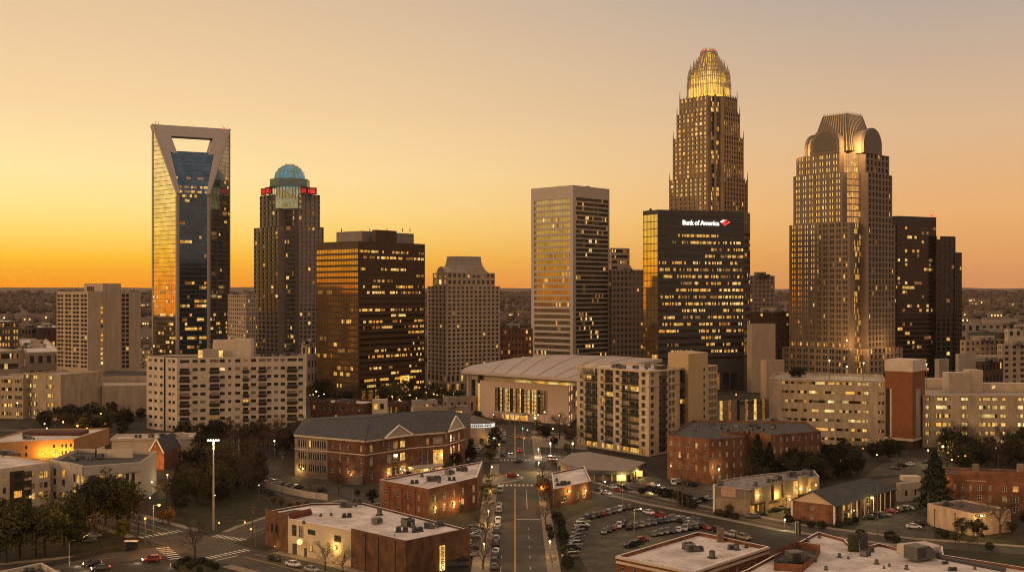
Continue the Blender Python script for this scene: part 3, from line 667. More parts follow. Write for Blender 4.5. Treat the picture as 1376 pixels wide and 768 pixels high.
core, fins = MB(), MB(); sup = lambda a: 1 / (abs(math.cos(a - R(44.5))) ** 3.2 + abs(math.sin(a - R(44.5))) ** 3.2) ** (1 / 3.2)
for i, (y, hw, sk) in enumerate(prof):
    r = hw * ppx * .94; z0 = gz(y, cD) - 3; z1 = gz(prof[i + 1][0], cD) + sk if i < len(prof) - 1 else gz(67.8, cD)
    n_ = 60; ring = [(c.x + math.cos(2 * math.pi * j / n_) * r * sup(2 * math.pi * j / n_) * .93, c.y + math.sin(2 * math.pi * j / n_) * r * sup(2 * math.pi * j / n_) * .93) for j in range(n_)]
    core.prism([(c.x + (x - c.x) * .9, c.y + (y_ - c.y) * .9) for x, y_ in ring], z0, z1 - sk * 1.35)
    for j in range(0, n_, 1 if r > 9 else 2):
        x, y_ = ring[j]; fins.tube((x, y_, z0), (x, y_, z1 - 1.5), .26, .24, 4); cs = abs(math.sin(2 * (2 * math.pi * j / n_ - R(44.5)))); fins.tube((x, y_, z1 - 1.5), (c.x + (x - c.x) * .95, c.y + (y_ - c.y) * .95, z1 + .6 + (2.4 if j % 2 else .4) + (2.6 * cs * cs if i < 4 else 0)), .34, .05, 4)
    fins.prism([(c.x + (x - c.x) * .985, c.y + (y_ - c.y) * .985) for x, y_ in ring], z1 - 2.6, z1 - 2.3)
t.part('crown_lantern', core, glow); t.part('crown_spikes', fins, mat('crown_metal', (.45, .36, .26), .4, .6))
m = MB()
for j in range(10): a = j * .628; m.ball((c.x + math.cos(a) * 5.5, c.y + math.sin(a) * 5.5, gz(68.5, cD)), .45, 0, 5, 4)
t.part('beacons', m, MATS['red_light'])
t.done()

# --- granite tower with round arches and ribbed pyramid
t = None; zprev = 0
arc_glass = glass('arc_sunset_tint', (.80, .62, .38), .95, .07)  # gold tint adds sunset sheen to left-face and notch panes
for xl, xr, yt, D_, k, n0, n1, nf in ((1051, 1213, 470, 838, 0, 1142, 1168, 6), (1060.5, 1203, 298, 850, 1, 1142, 1166, 22), (1066, 1199, 229.5, 854, 2, 1132, 1166, 8), (1070, 1195, 203, 858, 3, 1128, 1163, 3)):
    base = rect(xl, 1149, xr, D_, 48.7); pl = notch(base, n0, n1, 6); zt = gz(yt, D_)
    if t is None: t = Bd('arched_tower', 'brown granite tower topped by round arches and a ribbed pyramid roof', 'skyscraper', pl, [MATS['granite']], arc_glass, MATS['granite'])
    A, p1, p2, q2, q1, B, E = pl
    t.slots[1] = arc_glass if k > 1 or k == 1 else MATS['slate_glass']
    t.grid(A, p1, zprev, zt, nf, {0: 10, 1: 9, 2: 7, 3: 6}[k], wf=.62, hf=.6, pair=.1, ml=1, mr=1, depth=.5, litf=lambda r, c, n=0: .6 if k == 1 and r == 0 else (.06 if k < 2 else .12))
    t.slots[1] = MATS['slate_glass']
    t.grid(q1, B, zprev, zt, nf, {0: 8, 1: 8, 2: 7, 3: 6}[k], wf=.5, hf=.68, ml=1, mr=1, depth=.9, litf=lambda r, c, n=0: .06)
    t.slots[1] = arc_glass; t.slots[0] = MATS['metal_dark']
    t.bands(p2, q2, zprev, zt, nf, 6, hf=.82, ml=.3, mr=.3, sill=.1, depth=.2, litf=lambda r, c, n: [0 if random.random() < .35 else -1 for _ in range(n)])
    t.slots[0] = MATS['granite']
    t.walls(pl, zprev, zt, skip=(0, 2, 4)); r = MB(); r.poly([t.l(p, zt) for p in pl]); r.build('roof', MATS['granite'], t.root); zprev = zt
A, C, B, E = [Vector(t.l(p)) for p in base]; dL = (C - A).normalized(); dR = (B - C).normalized(); sL = (C - A).length; sR = (B - C).length
cen = (A + B) / 2; z0 = zprev; zs = 7.0; rL = 13.2
rib = mat('copper_rib', (.42, .35, .25), .45, .35)
m = MB(); m2 = MB(); tymp = MB()
for c, d, n, r, L in (((A + C) / 2 , dL, -dR, rL, sR + .8), ((C + B) / 2 , dR, dL, rL, sL + .8)):
    cc_ = c + n * .4
    for nm, pp_, r_, zz, dp, zs_, mt_ in (('arch_gable', cc_, r, z0, 2.5, zs, MATS['granite']), ('arch_gable', cc_ - n * (L - 2.5), r, z0, 2.5, zs, MATS['granite']), ('barrel_vault', cc_ - n * 2.5, r - .9, z0, L - 5, zs, rib), ('tympanum', cc_ + n * .15, r - 2.8, z0 + 2, .3, zs - 2, mat('tymp', (.10, .085, .07), .4))):
        m = MB(); arch(m, pp_, d, n, r_, zz, dp, zs_, 16); t.part(nm, m, mt_)
m = MB(); zz0, zz1 = z0 + 2, gz(156.5, 895); k0, k1 = 18.5, 10.8
cr4 = lambda s_, z: [tuple(cen + dL * a * s_ + dR * b * s_) + (z,) for a, b in ((-1, -1), (1, -1), (1, 1), (-1, 1))]
b4, t4 = cr4(k0, zz0), cr4(k1, zz1); m.hexa(b4, t4, 0)
for i in range(4):
    for j in range(13):
        f = j / 12; p = Vector(b4[i]).lerp(Vector(b4[(i + 1) % 4]), f); q = Vector(t4[i]).lerp(Vector(t4[(i + 1) % 4]), f); m.tube(p, q, .5, .42, 4, 1)
for j in range(16):
    for i in range(4): p = Vector(t4[i]).lerp(Vector(t4[(i + 1) % 4]), j / 16); m.tube(p, p + Vector((0, 0, 1.6)), .16, .16, 4, 1)
m.build('pyramid_roof', [mat('roof_pan', (.10, .085, .065), .4, .5), rib], t.root)
# floodlights on the crown, in the notch and on the podium
def lamp(parent, name, loc, e, col=(1, .55, .2), r=.3, tp='POINT'):
    l = bpy.data.lights.new(name, tp); l.energy = e; l.color = col; l.shadow_soft_size = r
    o = bpy.data.objects.new(name, l); COL.objects.link(o); o.location = loc
    if parent: o.parent = parent
    return o
for a, b, z, e in ((.84, -.84, z0 + 4, 30000), (-.86, -.86, z0 + 4, 14000), (.86, .86, z0 + 4, 14000)):
    p = cen + dL * a * 30 + dR * b * 30; lamp(t.root, 'floodlight', (p.x, p.y, z), e)
zp = gz(468, 838)
for x, D_, e in ((1064, 850, 9000), (1143, 846, 8000), (1166, 846, 8000), (1199, 868, 7000)):
    p = t.l(at(x, D_)); lamp(t.root, 'floodlight', (p[0], p[1] - 2.5, zp + 3), e)
t.done()

# --- dark glass tower at the right
t = Bd('dark_tower', 'dark glass office tower stepping down to the right, a red beacon on its roof', 'skyscraper', rect(1180, 1204, 1258, 960, 62), [mat('dark_panel', (.05, .042, .038), .5, .3)], glass('dark_pane', (.06, .04, .03), .8), MATS['metal_dark'])
pl = rect(1190, 1206, 1258, 950, 66); A, C, B, E = pl; zt = gz(290, 950)
t.bands(C, B, 0, zt, 33, 16, hf=.6, ml=.3, mr=.3, mt=8, sill=.2, depth=.2, litf=lambda r, c, n: litrow(n, .9 if r == 15 else (.55 if r in (24, 26) else .16), .5)); t.bands(A, C, 0, zt, 33, 8, hf=.6, ml=.3, mr=.3, mt=8, depth=.2, p=.15); t.walls(pl, 0, zt, skip=(0, 1)); t.roof(pl, zt, 1.5, 1)
for pl, yt, nf in ((rect(1246, 1258, 1284, 962, 66), 317, 29), (rect(1272, 1283, 1292.5, 970, 66), 339, 26)):
    A, C, B, E = pl; zt2 = gz(yt, pl[1][1]); t.grid(C, B, 0, zt2, nf, 4 if yt == 317 else 3, wf=.7, hf=.7, depth=.3, p=.03); t.plain(A, C, 0, zt2); t.walls(pl, 0, zt2, skip=(0, 1)); t.roof(pl, zt2, 1, .8)
m = MB(); p = t.l(at(1252, 965)); m.ball((*p, zt + 1.5), 1.3); t.part('beacon', m, red)
t.done()

# ================================================================ MID-DISTANCE AND NEAR BUILDINGS
def RP(x, y, z):
    """plan point seen at photo (x, y) if it lies at height z"""
    return at(x, (H - z) * F / (y - HY))
def simple(name, label, cat, pl, ztop, wm, nf, nL, nR, p=.12, glassm=None, wf=.5, hf=.5, depth=.25, par=1, style='plain', roofm=None, pair=0, fm=None, z0=0, mt=.5, group=None, band=False):
    t = Bd(name, label, cat, pl, [wm] if not isinstance(wm, list) else wm, glassm, fm, group); A, C, B = pl[:3]
    for P, Q, n in ((A, C, nL), (C, B, nR)):
        if n and band: t.bands(P, Q, z0, ztop, nf, n, hf=hf, mt=mt, depth=depth, p=p, ml=1, mr=1)
        elif n: t.grid(P, Q, z0, ztop, nf, n, wf=wf, hf=hf, mt=mt, depth=depth, p=p, style=style, pair=pair, ml=.6, mr=.6)
        else: t.plain(P, Q, z0, ztop)
        if z0: t.plain(P, Q, 0, z0)
    t.walls(pl, 0, ztop, skip=(0, 1)); t.roof(pl, ztop, par, .5, roofm); return t
ST, CO, BE, TA = MATS['white_stucco'], MATS['concrete'], MATS['beige_stone'], MATS['tan_stucco']
BR, BD, BO, BT = MATS['brick_red'], MATS['brick_dark'], MATS['brick_orange'], MATS['brick_tan']
far = [
 # xl, xc, xr, D, th, ytop, wall, nf, nL, nR, p, label
 (306, 330, 344, 1000, 60, 395, BE, 18, 8, 5, .12, 'pale hotel block squeezed between the slanted glass tower and the domed tower'),
 (664, 671, 716, 830, 70, 441, BO, 9, 2, 9, .18, 'plain orange brown brick block beyond the arena roof, left of the ribbon tower'),
 (816, 821, 846, 1040, 70, 333, BE, 22, 2, 6, .3, 'slim pale tower with lit ribbons half hidden behind the ribbon tower'),
 (812, 822, 866, 930, 70, 362, mat('rose_concrete', (.22, .165, .13), .8), 19, 2, 8, .05, 'rose brown gridded office block between the ribbon tower and the bank block'),
 (1001, 1006, 1041, 1000, 70, 370, BE, 22, 2, 6, .06, 'grey stone tower peeking out right of the bank block'),
 (1003, 1014, 1062, 900, 70, 419, BD, 14, 2, 8, .10, 'dark brown brick block with a column of lit windows behind the tan blank wall'),
 (1290, 1297, 1350, 900, 60, 457, TA, 7, 1, 8, .06, 'tan apartment building with a blank middle bay right of the dark tower'),
 (1340, 1347, 1400, 760, 65, 462, BE, 9, 2, 5, .04, 'pinkish apartment block at the right edge above the parking deck'),
 (1350, 1354, 1410, 900, 60, 442, ST, 6, 1, 6, .05, 'white apartment block with big windows behind the pinkish one at the right edge'),
 (1286, 1290, 1400, 1300, 75, 434, CO, 3, 1, 12, .05, 'long low grey hall with a pale roof edge at the far right'),
 (-30, -6, 26, 980, 60, 432, mat('dark_concrete', (.10, .085, .07), .8), 8, 6, 8, .5, 'dark office block with many lit windows at the far left edge'),
 (20, 28, 60, 1080, 60, 440, BT, 5, 2, 7, .3, 'brownish low block with lamps along its roof beside the dark left office block'),
 (44, 50, 82, 1000, 65, 440, BD, 4, 1, 5, .2, 'dark brown low block just left of the beige hotel'),
 (20, 26, 80, 860, 70, 466, CO, 3, 1, 5, .04, 'long grey low hall with a bright roof line left of the beige hotel'),
 (24, 36, 84, 760, 65, 473, BE, 3, 2, 4, .05, 'cream low building with four dark windows in front of the beige hotel'),
 (188, 190, 206, 1000, 70, 470, BE, 6, 1, 4, .6, 'narrow block with many lit windows between the beige hotel and the glass tower'),
 (405, 412, 428, 760, 60, 462, CO, 4, 1, 3, .15, 'flat grey building between the domed tower and the bronze block'),
 (1004, 1010, 1042, 800, 65, 435, TA, 1, 0, 0, 0, 'tall blank tan wall block right of the bank block'),
 (1022, 1030, 1054, 700, 65, 484, TA, 1, 0, 0, 0, 'small blank tan block in front of the tall tan wall'),
 (1284, 1288, 1311, 620, 60, 475, CO, 1, 0, 0, 0, 'narrow concrete stair tower beside the right parking deck roof'),
 (1256, 1262, 1275, 640, 60, 482, CO, 1, 0, 0, 0, 'small concrete lift tower left of the white box on the deck'),
 (1296, 1318, 1348, 660, 40, 486, BD, 4, 5, 6, .12, 'dark red brick block between the parking deck and the pinkish apartment block'),
 (452, 470, 500, 1250, 50, 412, CO, 6, 4, 6, .1, 'distant grey block behind the bronze tower'),
 (1294, 1300, 1345, 1500, 70, 441, CO, 3, 2, 7, .3, 'distant pale flat building under the right hills'),
 (1300, 1306, 1376, 1050, 70, 446, mat('green_grey', (.10, .11, .085), .8), 2, 2, 6, .03, 'low greenish grey building behind the tan apartment building'),
]
for xl, xc, xr, D_, th, yt, wm, nf, nL, nR, p, lab in far:
    pl = rect(xl, xc, xr, D_, th); band = 'ribbons' in lab
    t = simple('office_block' if nL else 'blank_block', lab, 'building', pl, gz(yt, D_), wm, nf, nL, nR * (2 if band else 1), p, band=band, depth=.4)
    cx_, cy_ = sum(q[0] for q in pl) / 4, sum(q[1] for q in pl) / 4; zt = gz(yt, D_)
    if nL and yt > 360:
        m = MB(); c = t.l((cx_, cy_)); w_ = dist(pl[1], pl[2]) * .18; m.box(c[0] - w_, c[0] + w_, c[1] - 3, c[1] + 3, zt - 1, zt + 3.2); t.part('penthouse', m, CO)
        for k in range(3): t.ac((cx_ + random.uniform(-.3, .3) * (xr - xl) * D_ / F, cy_ + random.uniform(-6, -3)), zt - 1, random.random() * 3, random.randint(0, 3), 1.6)
    t.done(60)

# --- beige hotel at the left
hw = weather(mat('hotel_concrete', (.42, .33, .24), .85, var=.05), .4, .05, .8)
pl = rect(76, 118, 141, 720, 38); A, C, B, E = pl; zt = gz(391, 720)
t = Bd('hotel_tower', 'beige slab hotel with a gridded left face and broad blank concrete walls', 'hotel', pl, [hw], MATS['glass_dark'], MATS['frame_tan'])
t.grid(A, C, 22, zt, 18, 4, wf=.78, hf=.6, mt=2, depth=.8, pair=.06, p=.03); t.plain(A, C, 0, 22); t.walls(pl, 0, zt, skip=(0, 1))
u = ux(C, B, 137.5); L = dist(C, B); t.fac(C, B, 24, zt, [(3 * i + .8, 3 * i + 2.6) for i in range(14)], [(u - 1.2, u + .6)], p=.9, depth=.3); t.plain(C, B, 0, 24); t.roof(pl, zt)
pl2 = rect(113, 138, 162.5, 735, 38); A2, C2, B2_, E2_ = pl2; z2 = gz(380.5, 735)
m = MB(); m.prism([t.l(p) for p in pl2], 0, z2); t.part('service_core', m, hw)
for i in range(4):
    q = t.l(onl(A2, C2, 5 + i * 2.2)); m = MB(); m.box(q[0] - .6, q[0] + .6, q[1] - .35, q[1] + .2, z2 - 5, z2 - 2); t.part('louvre', m, MATS['metal_dark'])
pl3 = rect(150, 163, 189, 755, 38); A3, C3, B3, E3 = pl3; z3 = gz(392, 755)
u0, u1 = ux(C3, B3, 164), ux(C3, B3, 173.5); t.fac(C3, B3, 20, z3, [(3 * i + .5, 3 * i + 2.6) for i in range(17)], [(u0, (u0 + u1) / 2 - .3), ((u0 + u1) / 2 + .3, u1)], p=.12, depth=.6); t.walls(pl3, 0, z3, skip=(1,)); t.plain(C3, B3, 0, 20); t.roof(pl3, z3)
m = MB(); q = t.l((A2[0], A2[1])); m.tube((q[0] - 4, q[1], zt), (q[0] - 4, q[1], zt + 9), .12, .05, 4); t.part('antenna', m, MATS['metal_dark']); t.done()
pl = [at(82, 690), at(98, 668), at(198, 676), at(200, 740), at(82, 740)]; z = gz(506, 668)
t = Bd('podium_hall', 'windowless concrete podium hall at the foot of the beige hotel', 'building', pl, [hw]); t.walls(pl, 0, z); t.roof(pl, z, 1.5, .6, MATS['roof_dark'])
pl2 = [at(135, 655), at(137, 645), at(199, 650), at(199, 668), at(135, 668)]; m = MB(); m.prism([t.l(p) for p in pl2], 0, gz(518, 645)); t.part('annex', m, hw); t.done()

# --- parking decks (left) 
deckm = weather(mat('deck_concrete', (.38, .30, .21), .85, var=.08), .5, .08, .72)
lit('deck_light', (1, .66, .14), .6, .22); lit('deck_dim', (1, .6, .14), .12, .22)
def deck(label, P, Q, back, z, nf, spans, solid=(), p=.5, hf=.42, litmap=None):
    """open parking deck; spans: (photo x0, x1, is lit) openings on every level between them"""
    bk = Vector((-(Q[1] - P[1]), Q[0] - P[0])).normalized() * back
    pl = [P, Q, (Q[0] + bk.x, Q[1] + bk.y), (P[0] + bk.x, P[1] + bk.y)]
    t = Bd('parking_deck', label, 'parking garage', pl, [deckm], MATS['metal_dark'], MATS['frame_tan']); t.slots = [MATS['frame_tan'], mat('deck_dark', (.03, .025, .02), .9), MATS['deck_light'], lit('deck_bright', (1, .7, .2), 1.0, .4), MATS['deck_dim']]
    fh = z / nf; rows = [(fh * i + fh * (.62 - hf / 2), fh * i + fh * (.62 + hf / 2)) for i in range(nf)]
    cols = [(ux(P, Q, a), ux(P, Q, b)) for a, b, _ in spans]
    for ri, row in enumerate(rows): pass
    nc = 8
    def lf(r, c, n):
        k = spans[c][2]; return [(0 if random.random() < .7 else (1 if random.random() < .4 else 2)) if random.random() < k else 2 if random.random() < .55 else -1 for _ in range(n)]
    t.fac(P, Q, 0, z, rows, cols, depth=1.0, style='open', cells=nc, litf=lf, name='deck_opening'); t.walls(pl, 0, z, skip=(0,)); t.roof(pl, z, 1.1, .3, mat('deck_top', (.30, .25, .19), .9)); return t
deck('open parking deck with four lit levels at the left edge below the hotel', at(-40, 640), at(31, 630), 30, gz(508, 630), 5, [(-38, 0, .4), (2, 16, .5), (20, 30, .1)]).done()
deck('tan corner parking deck with stacked lit openings in front of the podium hall', at(31, 636), at(82, 622), 30, gz(503, 622), 5, [(32, 42, .6), (43, 50, .85), (62, 72, .9)]).done()
t = simple('office_block', 'pale office block with green ribbon floors at the left edge above the deck', 'building', rect(-60, -20, 27, 720, 50), gz(472, 720), CO, 5, 6, 18, .25, band=True); t.done(50)

# --- white apartment slab with balconies
A, C, B = at(197, 586), at(238, 570), at(411, 589); pl = [A, at(220, 577), at(221.5, 580), at(223, 576), C, B, (B[0] - 3, B[1] + 17), (A[0] + 5, A[1] + 17)]; zt = gz(480.6, 570); fh = zt / 9
t = Bd('apartment_slab', 'long white nine storey apartment slab with columns of dark balconies', 'apartment building', pl, [ST], MATS['glass_dark'], MATS['frame_dark'])
cols = [(378, 411, 0), (428, 462, 0), (490, 548, 1), (553, 586, 0), (608, 628, 2), (653, 686, 0), (704, 737, 1), (755, 788, 0), (806, 851, 1), (857, 887, 0), (903, 932, 0), (946, 975, 0), (990, 1050, 1), (1060, 1090, 0)]
cols = [(297, 357, 1)] + cols; X = lambda v: ux(C, B, v / 4.8 + 180)
cw = [(X(a), X(b)) for a, b, k in cols]
wl_ = [(fh * i + fh * .36, fh * i + fh * .74) for i in range(9)]
t.fac(C, B, 0, zt - .01, wl_, cw, depth=.35, style='two', skipf=lambda r, c: cols[c][2] == 1 and False, p=.035)
rail = mat('rail_dark', (.05, .045, .04), .5, .3); d = Vector((B[0] - C[0], B[1] - C[1])).normalized(); n = Vector((d.y, -d.x))
for (a, b), (_, _, k) in zip(cw, cols):
    if k != 1: continue
    for i in range(8):
        m = MB(); P = Vector(t.l(onl(C, B, a - .25))); Q = Vector(t.l(onl(C, B, b + .25))); z = fh * i + fh * .16 + (0 if i else .3); o = n * 1.3
        m.hexa([(*P, z), (*(P + o), z), (*(Q + o), z), (*Q, z)], [(*P, z + .22), (*(P + o), z + .22), (*(Q + o), z + .22), (*Q, z + .22)])
        o2 = n * 1.25; m.hexa([(*(P + o2), z + 1.15), (*(P + o), z + 1.15), (*(Q + o), z + 1.15), (*(Q + o2), z + 1.15)], [(*(P + o2), z + 1.3), (*(P + o), z + 1.3), (*(Q + o), z + 1.3), (*(Q + o2), z + 1.3)])
        for j in range(13):
            q = P.lerp(Q, j / 12) + n * 1.27; m.tube((*q, z + .22), (*q, z + 1.15), .05, .05, 4, cap=False)
        for e in (P, Q): m.hexa([(*e, z + .22), (*(e + o), z + .22), (*(e + o + d * .06), z + .22), (*(e + d * .06), z + .22)], [(*e, z + 1.2), (*(e + o), z + 1.2), (*(e + o + d * .06), z + 1.2), (*(e + d * .06), z + 1.2)])
        e0, e1 = P + n * .03, Q + n * .03; m.hexa([(*(P + n * .005), z - fh * .20), (*(Q + n * .005), z - fh * .20), (*e1, z - fh * .20), (*e0, z - fh * .20)], [(*(P + n * .005), z + fh * .17), (*(Q + n * .005), z + fh * .17), (*e1, z + fh * .17), (*e0, z + fh * .17)])  # dark wall panel added in place of the recess shade
        t.part('balcony', m, rail)
pz = pl; XA = lambda v: ux(pl[0], pl[1], v / 4.8 + 180)
t.fac(pl[0], pl[1], 0, zt - .01, wl_, [(XA(95), XA(117)), (XA(131), XA(148)), (XA(168), XA(185))], depth=.35, style='two', p=.02)
XB = lambda v: ux(pl[3], pl[4], v / 4.8 + 180)
t.fac(pl[3], pl[4], 0, zt - .01, wl_, [(XB(222), XB(238)), (XB(247), XB(264))], depth=.35, style='two', p=.02)
t.walls(pl, 0, zt, skip=(0, 3, 4)); t.roof(pl, zt, .9, .4, MATS['roof_dark'])
for x0, x1, y, D_, dd, mm in ((286, 313, 456.5, 590, 6, ST), (313, 337, 455.5, 588, 8, ST), (272, 294, 469, 586, 6, CO)):
    m = MB(); p, q = t.l(at(x0, D_)), t.l(at(x1, D_)); m.box(p[0], q[0], p[1], p[1] + dd, zt - .9, gz(y, D_)); t.part('penthouse', m, mm)
m = MB(); p = t.l(at(266, 588)); m.box(p[0], p[0] + 2.6, p[1] - .1, p[1], zt - .8, zt + 3.2); q = t.l(at(294, 585)); m.box(q[0], q[0] + 2.2, q[1] - .1, q[1], zt - .8, zt + 3.2); t.part('lit_panel', m, MATS['lit_warm'])
for x in (352, 360, 372, 385, 395): t.ac(at(x, 597), zt - .9, random.random() * 3, random.randint(0, 3), 1.2)
t.done()

# --- arena with the sweeping roof
pink = mat('arena_panel', (.46, .35, .28), .6, var=.05, vs=.6)
P, Q = at(645, 640), at(764, 600); Rr = at(776, 640); zt = 21.2; n0 = Vector((Q[1] - P[1], P[0] - Q[0])).normalized()
pl = [P, Q, Rr, at(880, 760), at(650, 780)]
t = Bd('arena', 'arena with a wide pale swooping roof, pinkish front wall and tall glazed lobby', 'arena', pl, [pink], MATS['glass_dusk'], MATS['frame_dark'])
Xp = lambda v: ux(P, Q, v / 4.04 + 610)
t.fac(P, Q, 0, zt, [(4.5, 17.8)], [(Xp(a), Xp(b)) for a, b in ((222, 270), (273, 331), (334, 391), (394, 449), (452, 508))], depth=.6, style='band', cells=4, litf=lambda r, c, n_: [random.choice((0, 1, 2, 0, -1)) for _ in range(n_)] if c in (1, 2, 3) else [random.choice((-1, 2, 2, 0)) for _ in range(n_)], name='lobby_window')
m = MB()
for a, b in ((222, 268), (276, 328), (337, 388), (396, 446), (454, 506)):
    for k in range(1, 6):
        z = 4.5 + 13.3 * k / 6; A3, B3 = t.l(onl(P, Q, Xp(a)), z), t.l(onl(P, Q, Xp(b)), z); m.bar(Vector(A3), Vector(B3), Vector((n0.x, n0.y, 0)), .28, -.55, -.25)
    for k in range(0, 7):
        A3, B3 = t.l(onl(P, Q, Xp(a) + (Xp(b) - Xp(a)) * k / 6), 4.5), t.l(onl(P, Q, Xp(a) + (Xp(b) - Xp(a)) * k / 6), 17.8); m.bar(Vector(A3), Vector(B3), Vector((n0.x, n0.y, 0)), .16, -.55, -.22)
tag(t.part('glazing_bars', m, MATS['frame_dark']))
t.walls(pl, 0, zt, skip=(0, 1)); t.grid(Q, Rr, 0, zt, 4, 4, wf=.6, hf=.6, p=.5)
for a, b in ((262, 400),):
    m = MB(); A3, B3 = Vector(t.l(onl(P, Q, Xp(a)))), Vector(t.l(onl(P, Q, Xp(b)))); o = n0 * 5
    m.hexa([(*A3, 3.6), (*B3, 3.6), (*(B3 + o), 3.6), (*(A3 + o), 3.6)], [(*A3, 4.4), (*B3, 4.4), (*(B3 + o), 4.4), (*(A3 + o), 4.4)]); t.part('entrance_canopy', m, ST)
    m = MB(); m.hexa([(*(A3 + n0 * .1), .3), (*(B3 + n0 * .1), .3), (*(B3 + n0 * .3), .3), (*(A3 + n0 * .3), .3)], [(*(A3 + n0 * .1), 3.5), (*(B3 + n0 * .1), 3.5), (*(B3 + n0 * .3), 3.5), (*(A3 + n0 * .3), 3.5)]); t.part('entrance_doors', m, lit('door_glow', (1, .55, .12), .8, .35))
    for k in range(5): m = MB(); q = A3.lerp(B3, (k + .5) / 5) + n0 * 4.6; m.tube((*q, 0), (*q, 3.6), .35, .35, 8); t.part('column', m, ST)
# clerestory glow under the roof and the roof shell
front = [(t.l(at(x, D_)), z) for x, D_, z in ((619, 652, 25.8), (660, 628, 26.3), (700, 606, 26.8), (745, 588, 26.8), (784, 578, 26.8))]
back = [(t.l(at(x, D_)), gz(y, D_)) for x, D_, y in ((650, 700, 489), (690, 742, 480.5), (745, 770, 476), (820, 775, 477.5), (890, 770, 482))]
m = MB(); ns = 8; grid = []
for i in range(len(front)):
    a, za = front[i]; b, zb = back[i]; grid.append([Vector((a[0] + (b[0] - a[0]) * s / ns, a[1] + (b[1] - a[1]) * s / ns, za + (zb - za) * s / ns + 1.3 * math.sin(math.pi * s / ns))) for s in range(ns + 1)])
for i in range(len(grid) - 1):
    for s in range(ns): m.poly([grid[i][s], grid[i + 1][s], grid[i + 1][s + 1], grid[i][s + 1]])
    a, b = grid[i][0], grid[i + 1][0]; dn = Vector((0, 0, 1.6)); m.poly([a - dn, b - dn, b, a]); m.poly([a - dn, grid[i][3] - dn * 1.5, grid[i + 1][3] - dn * 1.5, b - dn])
g = grid[-1]
for s in range(ns): dn = Vector((0, 0, 2.2)); m.poly([g[s] - dn, g[s + 1] - dn, g[s + 1], g[s]])
g = grid[0]
for s in range(ns): m.poly([g[s + 1] - dn, g[s] - dn, g[s], g[s + 1]])
t.part('swoop_roof', m, mat('arena_roof', (.40, .34, .30), .6, var=.08, vs=.05), True)
m = MB()
for i in (1, 2, 3):
    for k in (.0, .5):
        for s in range(ns):
            f = lambda s_: grid[i][s_].lerp(grid[i + 1][s_] if i < 4 else grid[i][s_], k) + Vector((0, 0, .1)); m.tube(f(s), f(s + 1), .12, .12, 4)
t.part('roof_seams', m, MATS['steel_grey'])
m = MB(); bk = -n0 * 6; A3, B3 = Vector(t.l(onl(P, Q, -12))), Vector(t.l(onl(P, Q, dist(P, Q) + 2)));
m.hexa([(*(A3 + bk), zt - .5), (*(B3 + bk), zt - .5), (*(B3 + bk * 1.3), zt - .5), (*(A3 + bk * 1.3), zt - .5)], [(*(A3 + bk), 26), (*(B3 + bk), 26.4), (*(B3 + bk * 1.3), 26.4), (*(A3 + bk * 1.3), 26)]); t.part('clerestory_wall', m, mat('cream_wall', (.45, .38, .27), .7))
m = MB(); A4, B4 = Vector(t.l(onl(P, Q, Xp(300)))), Vector(t.l(onl(P, Q, Xp(620)))); m.hexa([(*(A4 + bk * .93), zt - .4), (*(B4 + bk * .93), zt - .4), (*(B4 + bk * .98), zt - .4), (*(A4 + bk * .98), zt - .4)], [(*(A4 + bk * .93), zt + .9), (*(B4 + bk * .93), zt + .9), (*(B4 + bk * .98), zt + .9), (*(A4 + bk * .98), zt + .9)]); t.part('clerestory', m, MATS['deck_light'])
for x, D_ in ((629, 652), (633, 656), (641, 650)):
    m = MB(); p = t.l(at(x, D_)); m.tube((*p, 0), (*p, 25.5), .9, .9, 10); t.part('column', m, ST)
m = MB(); p, q = t.l(at(628, 665)), t.l(at(646, 645)); m.hexa([(p[0], p[1], 0), (q[0], q[1], 0), (q[0], q[1] + 2, 0), (p[0], p[1] + 2, 0)], [(p[0], p[1], 24), (q[0], q[1], 24), (q[0], q[1] + 2, 24), (p[0], p[1] + 2, 24)]); t.part('side_glazing', m, MATS['glass_dusk'])
m = MB(); o = Vector((0, -.3, 0)); p, q = t.l(at(642, 648)), t.l(at(645, 644)); m.hexa([(p[0], p[1] - .5, 3), (q[0], q[1] - .5, 3), (q[0], q[1] - .3, 3), (p[0], p[1] - .3, 3)], [(p[0], p[1] - .5, 19), (q[0], q[1] - .5, 19), (q[0], q[1] - .3, 19), (p[0], p[1] - .3, 19)]); t.part('lit_strip', m, MATS['lit_amber'])
t.done()

